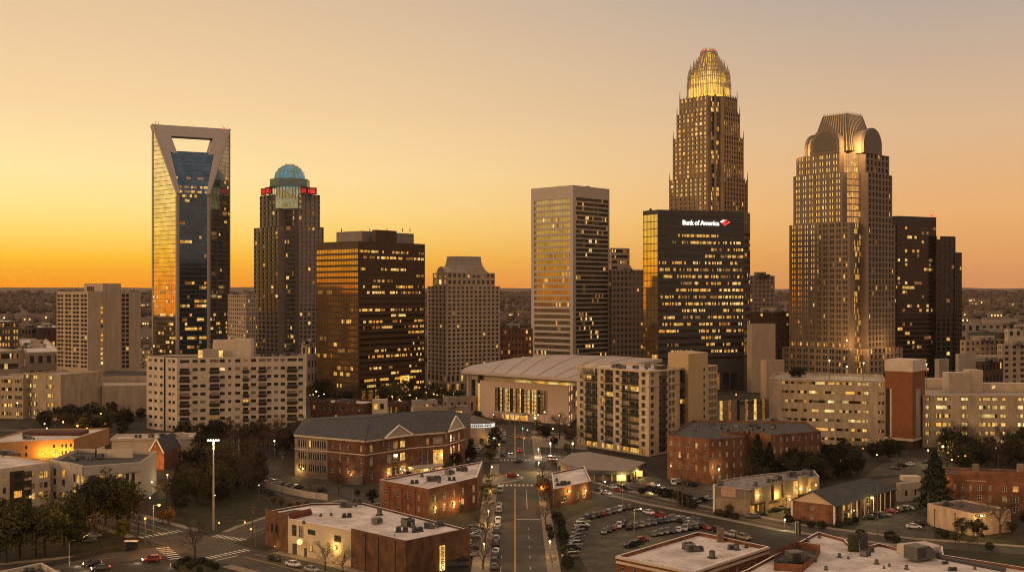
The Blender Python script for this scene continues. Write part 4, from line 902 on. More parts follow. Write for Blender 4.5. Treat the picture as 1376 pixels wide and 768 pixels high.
# --- cream apartment building with balconies and tan core
A, C, B = at(775, 522), at(872, 484), at(925, 509); zt = gz(498, 484); bk = Vector((-(C[1] - A[1]), C[0] - A[0])).normalized() * 20
pl = [A, C, B, (B[0] - 12, B[1] + 22), (A[0] + 6, A[1] + 20)]; nf = 11; fh = zt / nf
cream = weather(mat('cream_stucco', (.47, .37, .25), .8, var=.05), .6, .06, .75)
t = Bd('balcony_apartments', 'cream eleven storey apartment building with dark balcony columns and a blank tan core', 'apartment building', pl, [cream], MATS['glass_dark'], MATS['frame_tan'])
def balc_face(P, Q, cols, bal):
    X = lambda v: ux(P, Q, v / 5.12 + 760); rows = [(fh * i + fh * .18, fh * i + fh * .80) for i in range(nf)]
    cw = [(X(a), X(b)) for a, b in cols]
    for part_rows in (rows,): 
        def sk(r, c): return False
        t.fac(P, Q, 0, zt, part_rows, cw, depth=.9, style='two', litf=lambda r, c: .9 if r == 0 and P is A else (.10 if bal[c] else .03))
    d = Vector((Q[0] - P[0], Q[1] - P[1])).normalized(); n = Vector((d.y, -d.x))
    for (a, b), k in zip(cw, bal):
        if not k: continue
        for i in range(1, nf):
            m = MB(); p, q = Vector(t.l(onl(P, Q, a - .2))), Vector(t.l(onl(P, Q, b + .2))); z = fh * i + .1; o = n * 1.2
            m.hexa([(*p, z), (*(p + o), z), (*(q + o), z), (*q, z)], [(*p, z + .25), (*(p + o), z + .25), (*(q + o), z + .25), (*q, z + .25)])
            m.hexa([(*(p + o * .95), z + 1.2), (*(p + o), z + 1.2), (*(q + o), z + 1.2), (*(q + o * .95), z + 1.2)], [(*(p + o * .95), z + 1.32), (*(p + o), z + 1.32), (*(q + o), z + 1.32), (*(q + o * .95), z + 1.32)])
            for j in range(11): e = p.lerp(q, j / 10) + n * 1.17; m.tube((*e, z + .25), (*e, z + 1.2), .05, .05, 4, cap=False)
            m.hexa([(*(p + n * .005), z - fh * .20), (*(q + n * .005), z - fh * .20), (*(q + n * .03), z - fh * .20), (*(p + n * .03), z - fh * .20)], [(*(p + n * .005), z + fh * .18), (*(q + n * .005), z + fh * .18), (*(q + n * .03), z + fh * .18), (*(p + n * .03), z + fh * .18)])  # dark strip between openings stands in for shade in the balcony recess
            t.part('balcony', m, rail)
balc_face(A, C, [(97, 123), (137, 176), (178, 217), (240, 263), (272, 325), (343, 370), (387, 433), (437, 502), (522, 549)], [0, 1, 1, 0, 1, 0, 1, 1, 0])
balc_face(C, B, [(586, 611), (645, 697), (712, 728), (735, 752), (788, 840)], [0, 1, 0, 0, 1])
t.walls(pl, 0, zt, skip=(0, 1)); t.roof(pl, zt, 1, .5)
m = MB()
for z, P, Q in ((zt - fh * 2, A, C), (zt - fh * 2, C, B), (zt - .6, A, C), (zt - .6, C, B)):
    d = Vector((Q[0] - P[0], Q[1] - P[1], 0)).normalized(); m.bar(Vector(t.l(P, z)), Vector(t.l(Q, z)), Vector((d.y, -d.x, 0)), .5, .02, .45)
t.part('cornice', m, cream)
core = [at(897.5, 519), at(925, 502), at(951, 519), at(925, 536)]; m = MB(); m.prism([t.l(p) for p in core], 0, gz(475.5, 502)); tag(t.part('stair_core', m, mat('tan_core', (.40, .29, .16), .85, var=.05)), 'blank tan stair core rising above the roof')
for k in range(9):
    m = MB(); q = t.l(onl(core[1], core[2], dist(core[1], core[2]) * .8)); m.box(q[0] - .35, q[0] + .35, q[1] - .4, q[1] + .1, 6 + k * 3.6, 7.6 + k * 3.6); t.part('slot_window', m, MATS['glass_dark'])
u = ux(A, C, 790); c = t.l(onl(A, C, u)); d = Vector((C[0] - A[0], C[1] - A[1])).normalized(); n = Vector((d.y, -d.x)); m = MB(); arch(m, (c[0] + n.x * .4, c[1] + n.y * .4), (d.x, d.y), (n.x, n.y), 5.2, zt - .5, 4, -3.6, 12); t.part('arched_parapet', m, ST)
for i in range(18): t.ac(at(random.uniform(822, 895), random.uniform(508, 522)), zt - 1, random.random() * 3, random.randint(0, 3), 1.0)
t.done()
pl = rect(938, 951, 964, 545, 45); t = simple('apartment_wing', 'rear apartment wing with dark balconies just right of the tan stair core', 'apartment building', pl, gz(491, 545), cream, 10, 5, 5, .25, wf=.75, hf=.65, depth=1); t.done(60)

# --- long parking deck with the brick stair tower (right)
P, Q = at(1034, 531), at(1190, 516); z = gz(511.5, 516)
t = deck('long tan parking deck with seven slotted levels left of the brick stair tower', P, Q, 45, z, 7, [(1050.5, 1084, .25), (1087, 1121, .7), (1124, 1156.5, .35), (1159, 1167, 1), (1180, 1188, .1)], hf=.3)
m = MB(); p = t.l(at(1066, 548)); 

t.done()
P2_, Q2_ = at(1240, 514), at(1420, 512); z2 = gz(531, 513)
t = deck('parking deck with glowing yellow openings right of the brick stair tower', P2_, Q2_, 50, z2, 6, [(1244, 1250, .6), (1258, 1278, .9), (1292, 1301, 1), (1316, 1341, .95), (1344.5, 1352, 1), (1367.5, 1384, 1)], hf=.42)
for x0, x1, y, D_ in ((1275, 1303, 500.5, 540), (1303, 1321, 497, 541), (1321, 1400, 515, 545), (1241, 1275, 509, 560)):
    m = MB(); p, q = t.l(at(x0, D_)), t.l(at(x1, D_)); m.box(p[0], q[0], p[1], p[1] + 8, z2 - 1, gz(y, D_)); t.part('rooftop_wall', m, mat('deck_pale', (.44, .35, .26), .8))
m = MB(); p = t.l(at(1335, 544)); m.box(p[0] - .8, p[0] + .8, p[1] - .2, p[1], z2 + .5, z2 + 2.2); t.part('lit_door', m, MATS['lit_warm']); t.done()
pl = rect(1189.5, 1226, 1243, 507, 40); zt = gz(484, 507); zb = gz(499.5, 507)
t = Bd('stair_tower', 'tall square brick stair tower with a white capped top between the two decks', 'tower', pl, [mat('tower_brick', (.20, .075, .032), .85, var=.12, vs=.4)]); t.walls(pl, 4, zb); t.roof(pl, zb, .3, .3)
q = [t.l(p) for p in pl]; m = MB(); m.prism(inset(q, -.25), zb, zt); t.part('cap', m, mat('cap_stone', (.50, .42, .34), .8))
m = MB(); m.prism(inset(q, -.5), 3.6, 4.6); t.part('ledge', m, MATS['cap_stone']); m = MB(); m.prism(inset(q, .1), 0, 3.6); t.part('base', m, MATS['brick_dark'])
A, C, B, E = pl; d = Vector((C[0] - A[0], C[1] - A[1])).normalized(); n = Vector((d.y, -d.x)); L = dist(A, C)
for a, b, mm in ((.04, .16, 'deck_dark'), (.18, .22, 'cap_stone'), (.24, .26, 'cap_stone')):
    m = MB(); P_, Q_ = Vector(t.l(onl(A, C, L * a))), Vector(t.l(onl(A, C, L * b))); m.hexa([(*P_, 5), (*Q_, 5), (*(Q_ + n * .2), 5), (*(P_ + n * .2), 5)], [(*P_, zb - 8), (*Q_, zb - 8), (*(Q_ + n * .2), zb - 8), (*(P_ + n * .2), zb - 8)]); t.part('pilaster', m, MATS[mm])
d = Vector((B[0] - C[0], B[1] - C[1])).normalized(); n = Vector((d.y, -d.x)); L = dist(C, B); m = MB(); P_, Q_ = Vector(t.l(onl(C, B, L * .25))), Vector(t.l(onl(C, B, L * .6))); m.hexa([(*P_, 5), (*Q_, 5), (*(Q_ + n * .2), 5), (*(P_ + n * .2), 5)], [(*P_, zb - 8), (*Q_, zb - 8), (*(Q_ + n * .2), zb - 8), (*(P_ + n * .2), zb - 8)]); t.part('panel', m, MATS['concrete']); t.done()

# --- brick apartment block right of the cream building
A, C, B = at(896.5, 425), at(953, 414), at(1103, 438); zt = 16.6
M1, M2_ = onl(C, B, ux(C, B, 1000)), onl(C, B, ux(C, B, 1036)); n = Vector((B[1] - C[1], C[0] - B[0])).normalized()
M1b, M2b = (M1[0] - n.x * 14, M1[1] - n.y * 14), (M2_[0] - n.x * 14, M2_[1] - n.y * 14)
pl = [A, C, M1, M1b, M2b, M2_, B, (B[0] + 3, B[1] + 34), (A[0] + 18, A[1] + 52)]
t = Bd('brick_apartments', 'four storey red brick apartment block with a dark flat roof and tall windows', 'apartment building', pl, [BO, MATS['metal_dark']], MATS['glass_dark'], MATS['frame_white'])
t.grid(A, C, 3.5, zt - .8, 3, 5, wf=.26, hf=.5, depth=.15, style='cross', p=.3, sill=.25); t.plain(A, C, 0, 3.5); t.plain(A, C, zt - .8, zt)
t.wm = [BO, MATS['metal_dark'], BR];  # side light in the brick colour: brighter left face, darker right faces
for P, Q, nn in ((C, M1, 5), (M2_, B, 8)): t.grid(P, Q, 0, zt, 4, nn, wf=.32, hf=.42, depth=.15, style='cross', p=.07, m=2)
t.walls(pl, 0, zt, skip=(0, 1, 5)); t.wm = [BO, BR, MATS['metal_dark']]; 
for i, k in enumerate(t.wall.m): t.wall.m[i] = {1: 2, 2: 1}.get(k, k)
t.roof(pl, zt, .8, .4, MATS['roof_dark'])
for i in range(26):
    u, v = random.random(), random.random(); p = (A[0] + 12 + u * 38, A[1] + 8 + v * 30 + u * 8); t.ac(p, zt - .8, random.random() * 3, random.choice((0, 1, 1, 2)), .8)
t.done()

# ================================================================ NEAR BUILDINGS
def letters(s, size, mt, ext=.05):
    cu = bpy.data.curves.new('sign_letters', 'FONT'); cu.body = s; cu.size = size; cu.extrude = ext; cu.offset = .01
    o = bpy.data.objects.new('tmp', cu); COL.objects.link(o); bpy.context.view_layer.update()
    me = bpy.data.meshes.new_from_object(o.evaluated_get(bpy.context.evaluated_depsgraph_get())); bpy.data.objects.remove(o); bpy.data.curves.remove(cu)
    me.materials.clear(); me.materials.append(mt); return me
def door(t, P, Q, u, w_=1.2, h=2.3, m=None):
    d = Vector((Q[0] - P[0], Q[1] - P[1])).normalized(); n = Vector((d.y, -d.x)); a = Vector(t.l(onl(P, Q, u))); b = a + d * w_
    mb = MB(); mb.hexa([(*a, 0), (*b, 0), (*(b + n * .12), 0), (*(a + n * .12), 0)], [(*a, h), (*b, h), (*(b + n * .12), h), (*(a + n * .12), h)]); o = t.part('door', mb, m or MATS['metal_dark'])
    hb = MB(); c = a + d * (w_ - .2) + n * .13; hb.ball((*c, 1.05), .07, 0, 5, 4); hb.build('handle', MATS['steel_grey'], o)
def wall_lamp(t, P, Q, x, z, e=500, col=(1, .62, .2), r=.28, out=.6):
    u = ux(P, Q, x); d = Vector((Q[0] - P[0], Q[1] - P[1])).normalized(); n = Vector((d.y, -d.x)); a = Vector(t.l(onl(P, Q, u))) + n * out
    m = MB(); m.ball((*a, z), r, 0, 8, 6); t.part('wall_lamp', m, lit('lamp_glow', (1, .58, .15), 3.2, .05)); lamp(t.root, 'lamp_light', (a.x + n.x * .7, a.y + n.y * .7, z), e, col, .3)
def pipe(t, P, Q, u, z0, z1):
    d = Vector((Q[0] - P[0], Q[1] - P[1])).normalized(); n = Vector((d.y, -d.x)); a = Vector(t.l(onl(P, Q, u))) + n * .12; m = MB(); m.tube((*a, z0), (*a, z1), .09, .09, 6); m.box(a.x - .2, a.x + .2, a.y - .15, a.y + .15, z1 - .3, z1); t.part('downpipe', m, MATS['metal_dark'])

# --- two storey brick building with the pale roof, beside the street
A, C, B, T_ = at(509.8, 362), at(576, 345), at(641, 367), at(648.5, 402); zt = 10.2; pl = [A, C, B, T_]
t = Bd('brick_building', 'brick building with a pointed pale roof standing beside the main street', 'building', pl, [BO, MATS['white_paint']], MATS['glass_grey'], MATS['frame_white'])
LA, LR = dist(A, C), dist(C, B); X = lambda P, Q, v: ux(P, Q, v / 7.68 + 500)
t.fac(A, C, 0, zt, [(2.4, 4.1), (5.9, 7.8)], [(X(A, C, v) - .55, X(A, C, v) + .55) for v in (142, 262, 372, 480)], depth=.18, style='sash', p=.05)
t.wm = [BO, MATS['brick_red'], MATS['white_paint']]  # darker brick paints the shade of the right faces
t.fac(C, B, 0, zt, [(2.2, 4.4), (5.6, 7.8)], [(X(C, B, v) - .75, X(C, B, v) + .75) for v in (645, 745, 842, 935, 1050)], depth=.18, style='cross', litf=lambda r, c: .9 if (r, c) in ((0, 4), (1, 4), (0, 3)) else 0, m=1)
t.walls(pl, 0, zt, skip=(0, 1), m=1); t.roof(pl, zt, .5, .5)
for v, w_ in ((185, 0), (310, 0), (445, 0)): pipe(t, A, C, X(A, C, v), 0, 8.6)
for v, z, e in ((640, 3.9, 500), (733, 4.3, 150), (835, 3.6, 900), (887, 4.0, 200)): wall_lamp(t, C, B, v / 7.68 + 500, z, e, (1, .5, .14) if v != 640 else (.9, .8, .2), .3 if e > 300 else .16)
door(t, C, B, X(C, B, 905), 1.8, 2.6)
for x, y, k, r in ((557, 649, 2, .3), (580, 646, 3, .2), (587, 645, 0, .5), (604, 637, 3, 1), (607, 645, 2, .1), (618, 632, 2, .3), (623, 632.5, 0, .4), (567, 640, 1, 0), (590, 648, 1, 0)): t.ac(RP(x, y, zt - .5), zt - .5, r, k, .9)
for k in range(3):
    m = MB(); p, q = Vector(t.l(RP(570 + k * 12, 650 - k * 3, zt - .5))), Vector(t.l(RP(582 + k * 14, 640 - k * 2, zt - .5))); m.tube((*p, zt - .35), (*q, zt - .35), .07, .07, 5); t.part('roof_pipe', m, MATS['steel_grey'])
t.done()

# --- long flat roofed building at the bottom
a, b, c, C, B, K, J = at(356.8, 313), at(387, 303), at(471.6, 287.5), at(545, 273), at(631.6, 288.5), at(487.4, 326), at(417.6, 325)
pl = [a, b, c, C, B, K, J]; zt = 9.4
t = Bd('flat_roof_building', 'long building with a patched pale flat roof, brick ends and a white painted front', 'building', pl, [MATS['brick_dark'], mat('white_brick', (.46, .38, .29), .8, var=.12), weather(mat('brown_brick', (.125, .062, .034), .85, var=.2, vs=.5), .5, .4, .6, 1.2), MATS['white_paint']], MATS['glass_dusk'], MATS['frame_dark'])
X = lambda P, Q, v: ux(P, Q, v / 6.552 + 350)
t.fac(a, b, 0, zt + .9, [(4.2, 6.6)], [(X(a, b, 92), X(a, b, 116)), (X(a, b, 133), X(a, b, 158))], depth=.3, style='frame', m=2, p=0)
t.fac(b, c, 0, zt, [(.05, 3.2), (5.0, 8.0)], [(X(b, c, 275), X(b, c, 318)), (X(b, c, 335), X(b, c, 380))], depth=.25, style='cross', m=1, p=0, skipf=lambda r, c_: r == 0)
for v0, v1, z0, z1 in ((418, 482, 6.3, 7.6), (652, 708, 5.8, 7.4), (432, 460, 1.8, 3.6)):
    d = Vector((c[0] - b[0], c[1] - b[1])).normalized(); n = Vector((d.y, -d.x)); p = Vector(t.l(onl(b, c, X(b, c, v0)))) + n * .03; mb = MB()
    gwin(mb, lambda u, z, o: (p.x + d.x * u + n.x * o, p.y + d.y * u + n.y * o, z0 + z), X(b, c, v1) - X(b, c, v0), z1 - z0, 'sash', [0 if v0 == 432 else -1]); mb.build('window', t.slots, t.root)
door(t, b, c, X(b, c, 285), 1.6, 3.0); door(t, b, c, X(b, c, 388), .9, 2.4)
t.plain(c, C, 0, zt + .5, 2); t.plain(C, B, 0, zt + .5, 2); t.walls(pl, 0, zt, skip=(0, 1, 2, 3), m=2)
t.roof(pl, zt, .5, .4)
for P, Q in ((c, C), (C, B)):
    d = Vector((Q[0] - P[0], Q[1] - P[1])).normalized(); n = Vector((d.y, -d.x)); A_, B3 = Vector(t.l(P)), Vector(t.l(Q)); m = MB()
    m.hexa([(*(A_ - n * .02), zt + .002), (*(B3 - n * .02), zt + .002), (*(B3 - n * .38), zt + .002), (*(A_ - n * .38), zt + .002)], [(*(A_ - n * .02), zt + .5), (*(B3 - n * .02), zt + .5), (*(B3 - n * .38), zt + .5), (*(A_ - n * .38), zt + .5)]); t.part('parapet', m, MATS['brown_brick'])
for v in (925, 1040, 1188): pipe(t, c, C, X(c, C, v), 0, zt)
u = dist(C, B) * .35
m = MB(); p, q = Vector(t.l(RP(388, 697, 9.2))), Vector(t.l(RP(418, 690, 9.2))); m.hexa([(*p, 8.9), (*q, 8.9), (q.x, q.y + 2.5, 8.9), (p.x, p.y + 2.5, 8.9)], [(*p, 9.9), (*q, 9.9), (q.x - .3, q.y + 1, 10.6), (p.x, p.y + 1, 10.6)]); t.part('roof_hatch', m, mat('rust_red', (.13, .035, .02), .8))
m = MB(); m.poly([(*Vector(t.l(RP(x, y, 9.15))), 8.92) for x, y in ((370, 688), (389, 692), (418, 685), (396, 683))]); t.part('dark_patch', m, mat('red_roof', (.09, .045, .03), .9, var=.3, vs=.6))
for x, y, k, r, s_ in ((465, 681, 3, .3, 1), (480, 676.5, 0, .1, 1.1), (466, 694.5, 2, .4, .9), (510, 691.5, 1, 0, 1.3), (507, 703, 3, 1.2, .9), (541, 700.5, 1, 0, .8), (548, 706, 0, .9, 1.2), (555, 708, 1, 0, 1), (540, 714, 2, .2, 1.1), (561, 714, 2, .6, 1), (577, 709, 3, .1, .8), (590, 706.5, 0, .7, .8), (431, 693, 1, 0, .6), (445, 692, 1, 0, .6), (408, 703, 1, 0, .6)): t.ac(RP(x, y, zt - .5), zt - .5, r, k, s_)
d = Vector((B[0] - C[0], B[1] - C[1])).normalized(); n = Vector((d.y, -d.x)); ang = math.atan2(d.y, d.x)
u = ux(C, B, 589.5); p = Vector(t.l(onl(C, B, u))) + n * .35; m = MB(); q = p + d * 1.55
m.hexa([(*p, .8), (*q, .8), (*(q + n * .3), .8), (*(p + n * .3), .8)], [(*p, 7.0), (*q, 7.0), (*(q + n * .3), 7.0), (*(p + n * .3), 7.0)]); cab = m.build('sign_cabinet', lit('sign_yellow', (1, .62, .12), .9, .3), t.root)
me = letters('BANBO', 1.55, MATS['metal_dark'], .03); o = put('sign_letters', me, cab, (p.x + d.x * .22 + n.x * .34, p.y + d.y * .22 + n.y * .34, 6.85)); 
from mathutils import Matrix
o.rotation_euler = Matrix(((0, d.x, n.x), (0, d.y, n.y), (-1, 0, 0))).to_euler(); 
xs = [v.co.x for v in me.vertices]; o.scale = (5.9 / max(xs), 1, 1)
m = MB(); a_ = Vector(t.l(onl(C, B, dist(C, B) * .62))); b_ = Vector(t.l(onl(C, B, dist(C, B) * .98))); m.hexa([(*(a_ + n * .02), 0), (*(b_ + n * .02), 0), (*(b_ + n * .1), 0), (*(a_ + n * .1), 0)], [(*(a_ + n * .02), 2.8), (*(b_ + n * .02), 2.8), (*(b_ + n * .1), 2.8), (*(a_ + n * .1), 2.8)]); t.part('shop_front', m, MATS['glass_dusk'])
wall_lamp(t, b, c, 408, 4.2, 900, (1, .62, .16), .75, 1.4); wall_lamp(t, b, c, 452, 4.3, 500, (1, .62, .16), .4); wall_lamp(t, a, b, 372, .9, 60, (1, .62, .2), .1); t.done()

# --- brick school like block with long hipped slate roofs
e0, e1, e2, e3, e4 = at(396, 431), at(491, 413), at(553, 432), at(598, 440), at(624, 458); ze = 16.2
b4, b0 = at(632, 500), at(410, 486); pl = [e0, e1, e2, e3, e4, b4, b0]
t = Bd('school_building', 'large red brick block with long dark hipped roofs and two white trimmed gables', 'school building', pl, [BR, MATS['white_paint']], MATS['glass_dusk'], MATS['frame_white'])
es = onl(e0, e1, ux(e0, e1, 440)); X = lambda P, Q, v: ux(P, Q, v / 5.096 + 400)
rows = [(3.2, 5.2), (7.6, 9.6), (12.0, 14.0)]
t.wm = [BR, BT, MATS['white_paint']]
t.fac(e0, es, 0, ze, [(2.6, 5.2), (7.2, 9.8), (11.8, 14.4)], [(X(e0, es, a), X(e0, es, b)) for a, b in ((4, 58), (76, 126), (134, 192))], depth=.2, style='band', cells=4, p=.05, m=1)
t.fac(es, e1, 0, ze, rows, [(X(es, e1, v) - .6, X(es, e1, v) + .6) for v in (240, 292, 348, 434)], depth=.2, style='cross', p=.04)
t.fac(e1, e2, 0, ze, [(1.6, 4.6), (6.6, 9.6), (11.6, 14.2)], [(X(e1, e2, a), X(e1, e2, b)) for a, b in ((494, 516), (612, 645), (655, 690), (702, 738), (780, 797))][0:5], depth=.25, style='cross', litf=lambda r, c: .6 if c >= 2 else .25)
t.fac(e2, e3, 0, ze, [(.4, 9.4), (11.6, 14.2)], [(X(e2, e3, a), X(e2, e3, b)) for a, b in ((838, 858), (880, 902), (928, 1000))], depth=.4, style='cross', litf=lambda r, c: .7 if r == 0 and c != 1 else .05)
t.fac(e3, e4, 0, ze, [(1.6, 5), (6.6, 9.6), (11.4, 14.4)], [(X(e3, e4, a), X(e3, e4, b)) for a, b in ((1045, 1060), (1065, 1082), (1100, 1112))], depth=.25, style='cross', p=.55)
t.walls(pl, 0, ze, skip=(0, 1, 2, 3)); t.plain(es, es, 0, 1)
cor = MB()
for P, Q in ((e0, es), (es, e1), (e1, e2), (e2, e3), (e3, e4)):
    d = Vector((Q[0] - P[0], Q[1] - P[1], 0)).normalized(); n = Vector((d.y, -d.x, 0))
    for z, h_ in ((ze - .3, .7), (10.8, .35)): cor.bar(Vector(t.l(P, z)), Vector(t.l(Q, z)), n, h_, .02, .55 if z > 12 else .12)
t.part('cornice', cor, MATS['cap_stone'])
ex = lambda p, k=.9: p
L_ = lambda p, z: Vector(t.l(p, z))
E = [L_(p, ze + .1) for p in inset(pl, -.7)]; r0, r1, r2, r3, r4 = L_(at(420, 450), 19.6), L_(at(496, 444), 21.2), L_(at(541, 458), 22.0), L_(at(580, 462), 21.9), L_(at(610, 478), 20.2)
m = MB()
for q in ((E[0], E[1], r1, r0), (E[1], E[2], r2, r1), (E[2], E[3], r3, r2), (E[3], E[4], r4, r3), (E[4], E[5], r4), (E[5], E[6], r0, r1, r2, r3, r4), (E[6], E[0], r0)): m.poly(q)
for P, Q in ((r0, r1), (r1, r2), (r2, r3), (r3, r4), (r1, E[1])): m.tube(P + Vector((0, 0, .05)), Q + Vector((0, 0, .05)), .16, .16, 4)
t.part('hipped_roof', m, MATS['roof_shingle'])
for P, Q, xa, xb, pk in ((e1, e2, 514, 552, 20.4), (e3, e4, 598, 620, 21.6)):
    ua, ub = ux(P, Q, xa), ux(P, Q, xb); d = Vector((Q[0] - P[0], Q[1] - P[1], 0)).normalized(); n = Vector((d.y, -d.x, 0)); A_, B3 = L_(onl(P, Q, ua), ze) + n * .9, L_(onl(P, Q, ub), ze) + n * .9; M_ = (A_ + B3) / 2; M_.z = pk
    g = MB(); g.poly([A_, B3, M_]); g.poly([A_ - n * 1, A_, A_ - Vector((0, 0, 3)), A_ - n - Vector((0, 0, 3))]); t.part('gable', g, MATS['concrete'])
    w_ = MB(); w_.hexa([v - Vector((0, 0, ze)) for v in (A_ - n * .88, B3 - n * .88, B3, A_)][0:4], [A_ - n * .88, B3 - n * .88, B3, A_]); w_.f = w_.f[:]; 
    r = MB(); bk = -n * 16
    r.poly([A_ + n * .4 - d * .5, M_ + n * .4 + Vector((0, 0, .25)), M_ + bk + Vector((0, 0, .25)), A_ + bk - d * .5]); r.poly([M_ + n * .4 + Vector((0, 0, .25)), B3 + n * .4 + d * .5, B3 + bk + d * .5, M_ + bk + Vector((0, 0, .25))]); t.part('gable_roof', r, MATS['roof_shingle'])
    k = MB(); k.bar(A_ + n * .1, M_ + n * .1, n, .5, .0, .35); k.bar(M_ + n * .1, B3 + n * .1, n, .5, .0, .35); k.bar(A_ + n * .1, B3 + n * .1, n, .4, 0, .3); t.part('gable_trim', k, MATS['white_paint'])
d = Vector((e3[0] - e2[0], e3[1] - e2[1])).normalized(); n = Vector((d.y, -d.x)); a_, b_ = Vector(t.l(onl(e2, e3, -2))), Vector(t.l(onl(e2, e3, 13))); m = MB()
m.hexa([(*a_, 3.4), (*b_, 3.4), (*(b_ + n * 6), 3.4), (*(a_ + n * 6), 3.4)], [(*a_, 4), (*b_, 4), (*(b_ + n * 6), 4), (*(a_ + n * 6), 4)]); t.part('porch_roof', m, MATS['cap_stone'])
for k in range(5): m = MB(); q = a_.lerp(b_, (k + .2) / 4.6) + n * 5.7; m.tube((*q, 0), (*q, 3.4), .22, .2, 8); t.part('porch_column', m, MATS['white_paint'])
m = MB(); m.hexa([(*(a_ + n * .35), .2), (*(b_ + n * .35), .2), (*(b_ + n * .45), .2), (*(a_ + n * .45), .2)], [(*(a_ + n * .35), 3.2), (*(b_ + n * .35), 3.2), (*(b_ + n * .45), 3.2), (*(a_ + n * .45), 3.2)]); t.part('lit_entrance', m, MATS['door_glow'])
for P, Q, x, z, e in ((e2, e3, 575, 2.6, 1500), (e1, e2, 542, 3, 700), (e0, es, 403, 3, 500), (es, e1, 474, 3, 800), (e1, e2, 520, 2.8, 300)): wall_lamp(t, P, Q, x, z, e)
m = MB(); a_, b_ = Vector(t.l(onl(es, e1, ux(es, e1, 474)))), Vector(t.l(onl(es, e1, ux(es, e1, 488)))); d = (b_ - a_).normalized(); n = Vector((d.y, -d.x)); m.hexa([(*a_, 0), (*b_, 0), (*(b_ + n * 3), 0), (*(a_ + n * 3), 0)], [(*a_, 3.2), (*b_, 3.2), (*(b_ + n * 3), 3.0), (*(a_ + n * 3), 3.0)]); t.part('side_porch', m, MATS['brick_tan'])
t.done()

# --- corner shop with round fascia sign
cx_, cy_ = at(641, 523); t = Bd('corner_shop', 'round fronted corner shop with a lit white fascia under a grey cone roof', 'shop', [(cx_, cy_ - 8), (cx_ + 8, cy_)], [MATS['brick_tan']])
c = t.l((cx_, cy_)); ring = lambda r, n_=20: [(c[0] + r * math.cos(2 * math.pi * k / n_), c[1] + r * .8 * math.sin(2 * math.pi * k / n_)) for k in range(n_)]
m = MB(); m.prism(ring(6.6), 0, 8.6); t.part('wall', m, MATS['tan_stucco'])
m = MB(); m.prism(ring(8.4), 8.6, 10.4); m.box(c[0] - 20, c[0], c[1] + 2, c[1] + 10, 8.6, 10.4); fa = t.part('fascia', m, lit('fascia_white', (1, .96, .9), .62, .1))
m = MB()
for k in range(15):
    a_ = R(-128 + k * 6.2); r_ = 8.47; h0 = 9.1 if k % 3 else 8.95; h1 = 9.9 if k % 2 else 9.75; p = (c[0] + r_ * math.cos(a_), c[1] + r_ * .8 * math.sin(a_)); e_ = Vector((-math.sin(a_), math.cos(a_) * .8)) * .28
    m.hexa([(p[0] - e_.x, p[1] - e_.y, h0), (p[0] + e_.x, p[1] + e_.y, h0), (p[0] + e_.x, p[1] + e_.y + .1, h0), (p[0] - e_.x, p[1] - e_.y + .1, h0)], [(p[0] - e_.x, p[1] - e_.y, h1), (p[0] + e_.x, p[1] + e_.y, h1), (p[0] + e_.x, p[1] + e_.y + .1, h1), (p[0] - e_.x, p[1] - e_.y + .1, h1)])
m.build('sign_marks', MATS['metal_dark'], fa)
m = MB(); rr_ = ring(8.9)
for k in range(20): m.poly([(*rr_[k], 10.4), (*rr_[(k + 1) % 20], 10.4), (c[0] - 3, c[1] + 2, 14)])
t.part('cone_roof', m, mat('shop_roof', (.12, .10, .09), .8))
m = MB(); m.prism(ring(6.65), .6, 3.2); t.part('shop_window', m, MATS['glass_bronze']) if False else None
for a_ in (-70, -40, -110): m = MB(); q = (c[0] + 6.9 * math.cos(R(a_)), c[1] + 5.5 * math.sin(R(a_))); m.box(q[0] - .9, q[0] + .9, q[1] - .1, q[1] + .3, .6, 3.6); t.part('shop_window', m, MATS['lit_amber'] if a_ == -40 else MATS['glass_dark'])
t.wall.box(c[0] - 20, c[0] - 1, c[1] + 2.5, c[1] + 12, 0, 8.6); lamp(t.root, 'lamp_light', (c[0] + 6, c[1] - 8, 5), 900); t.done()

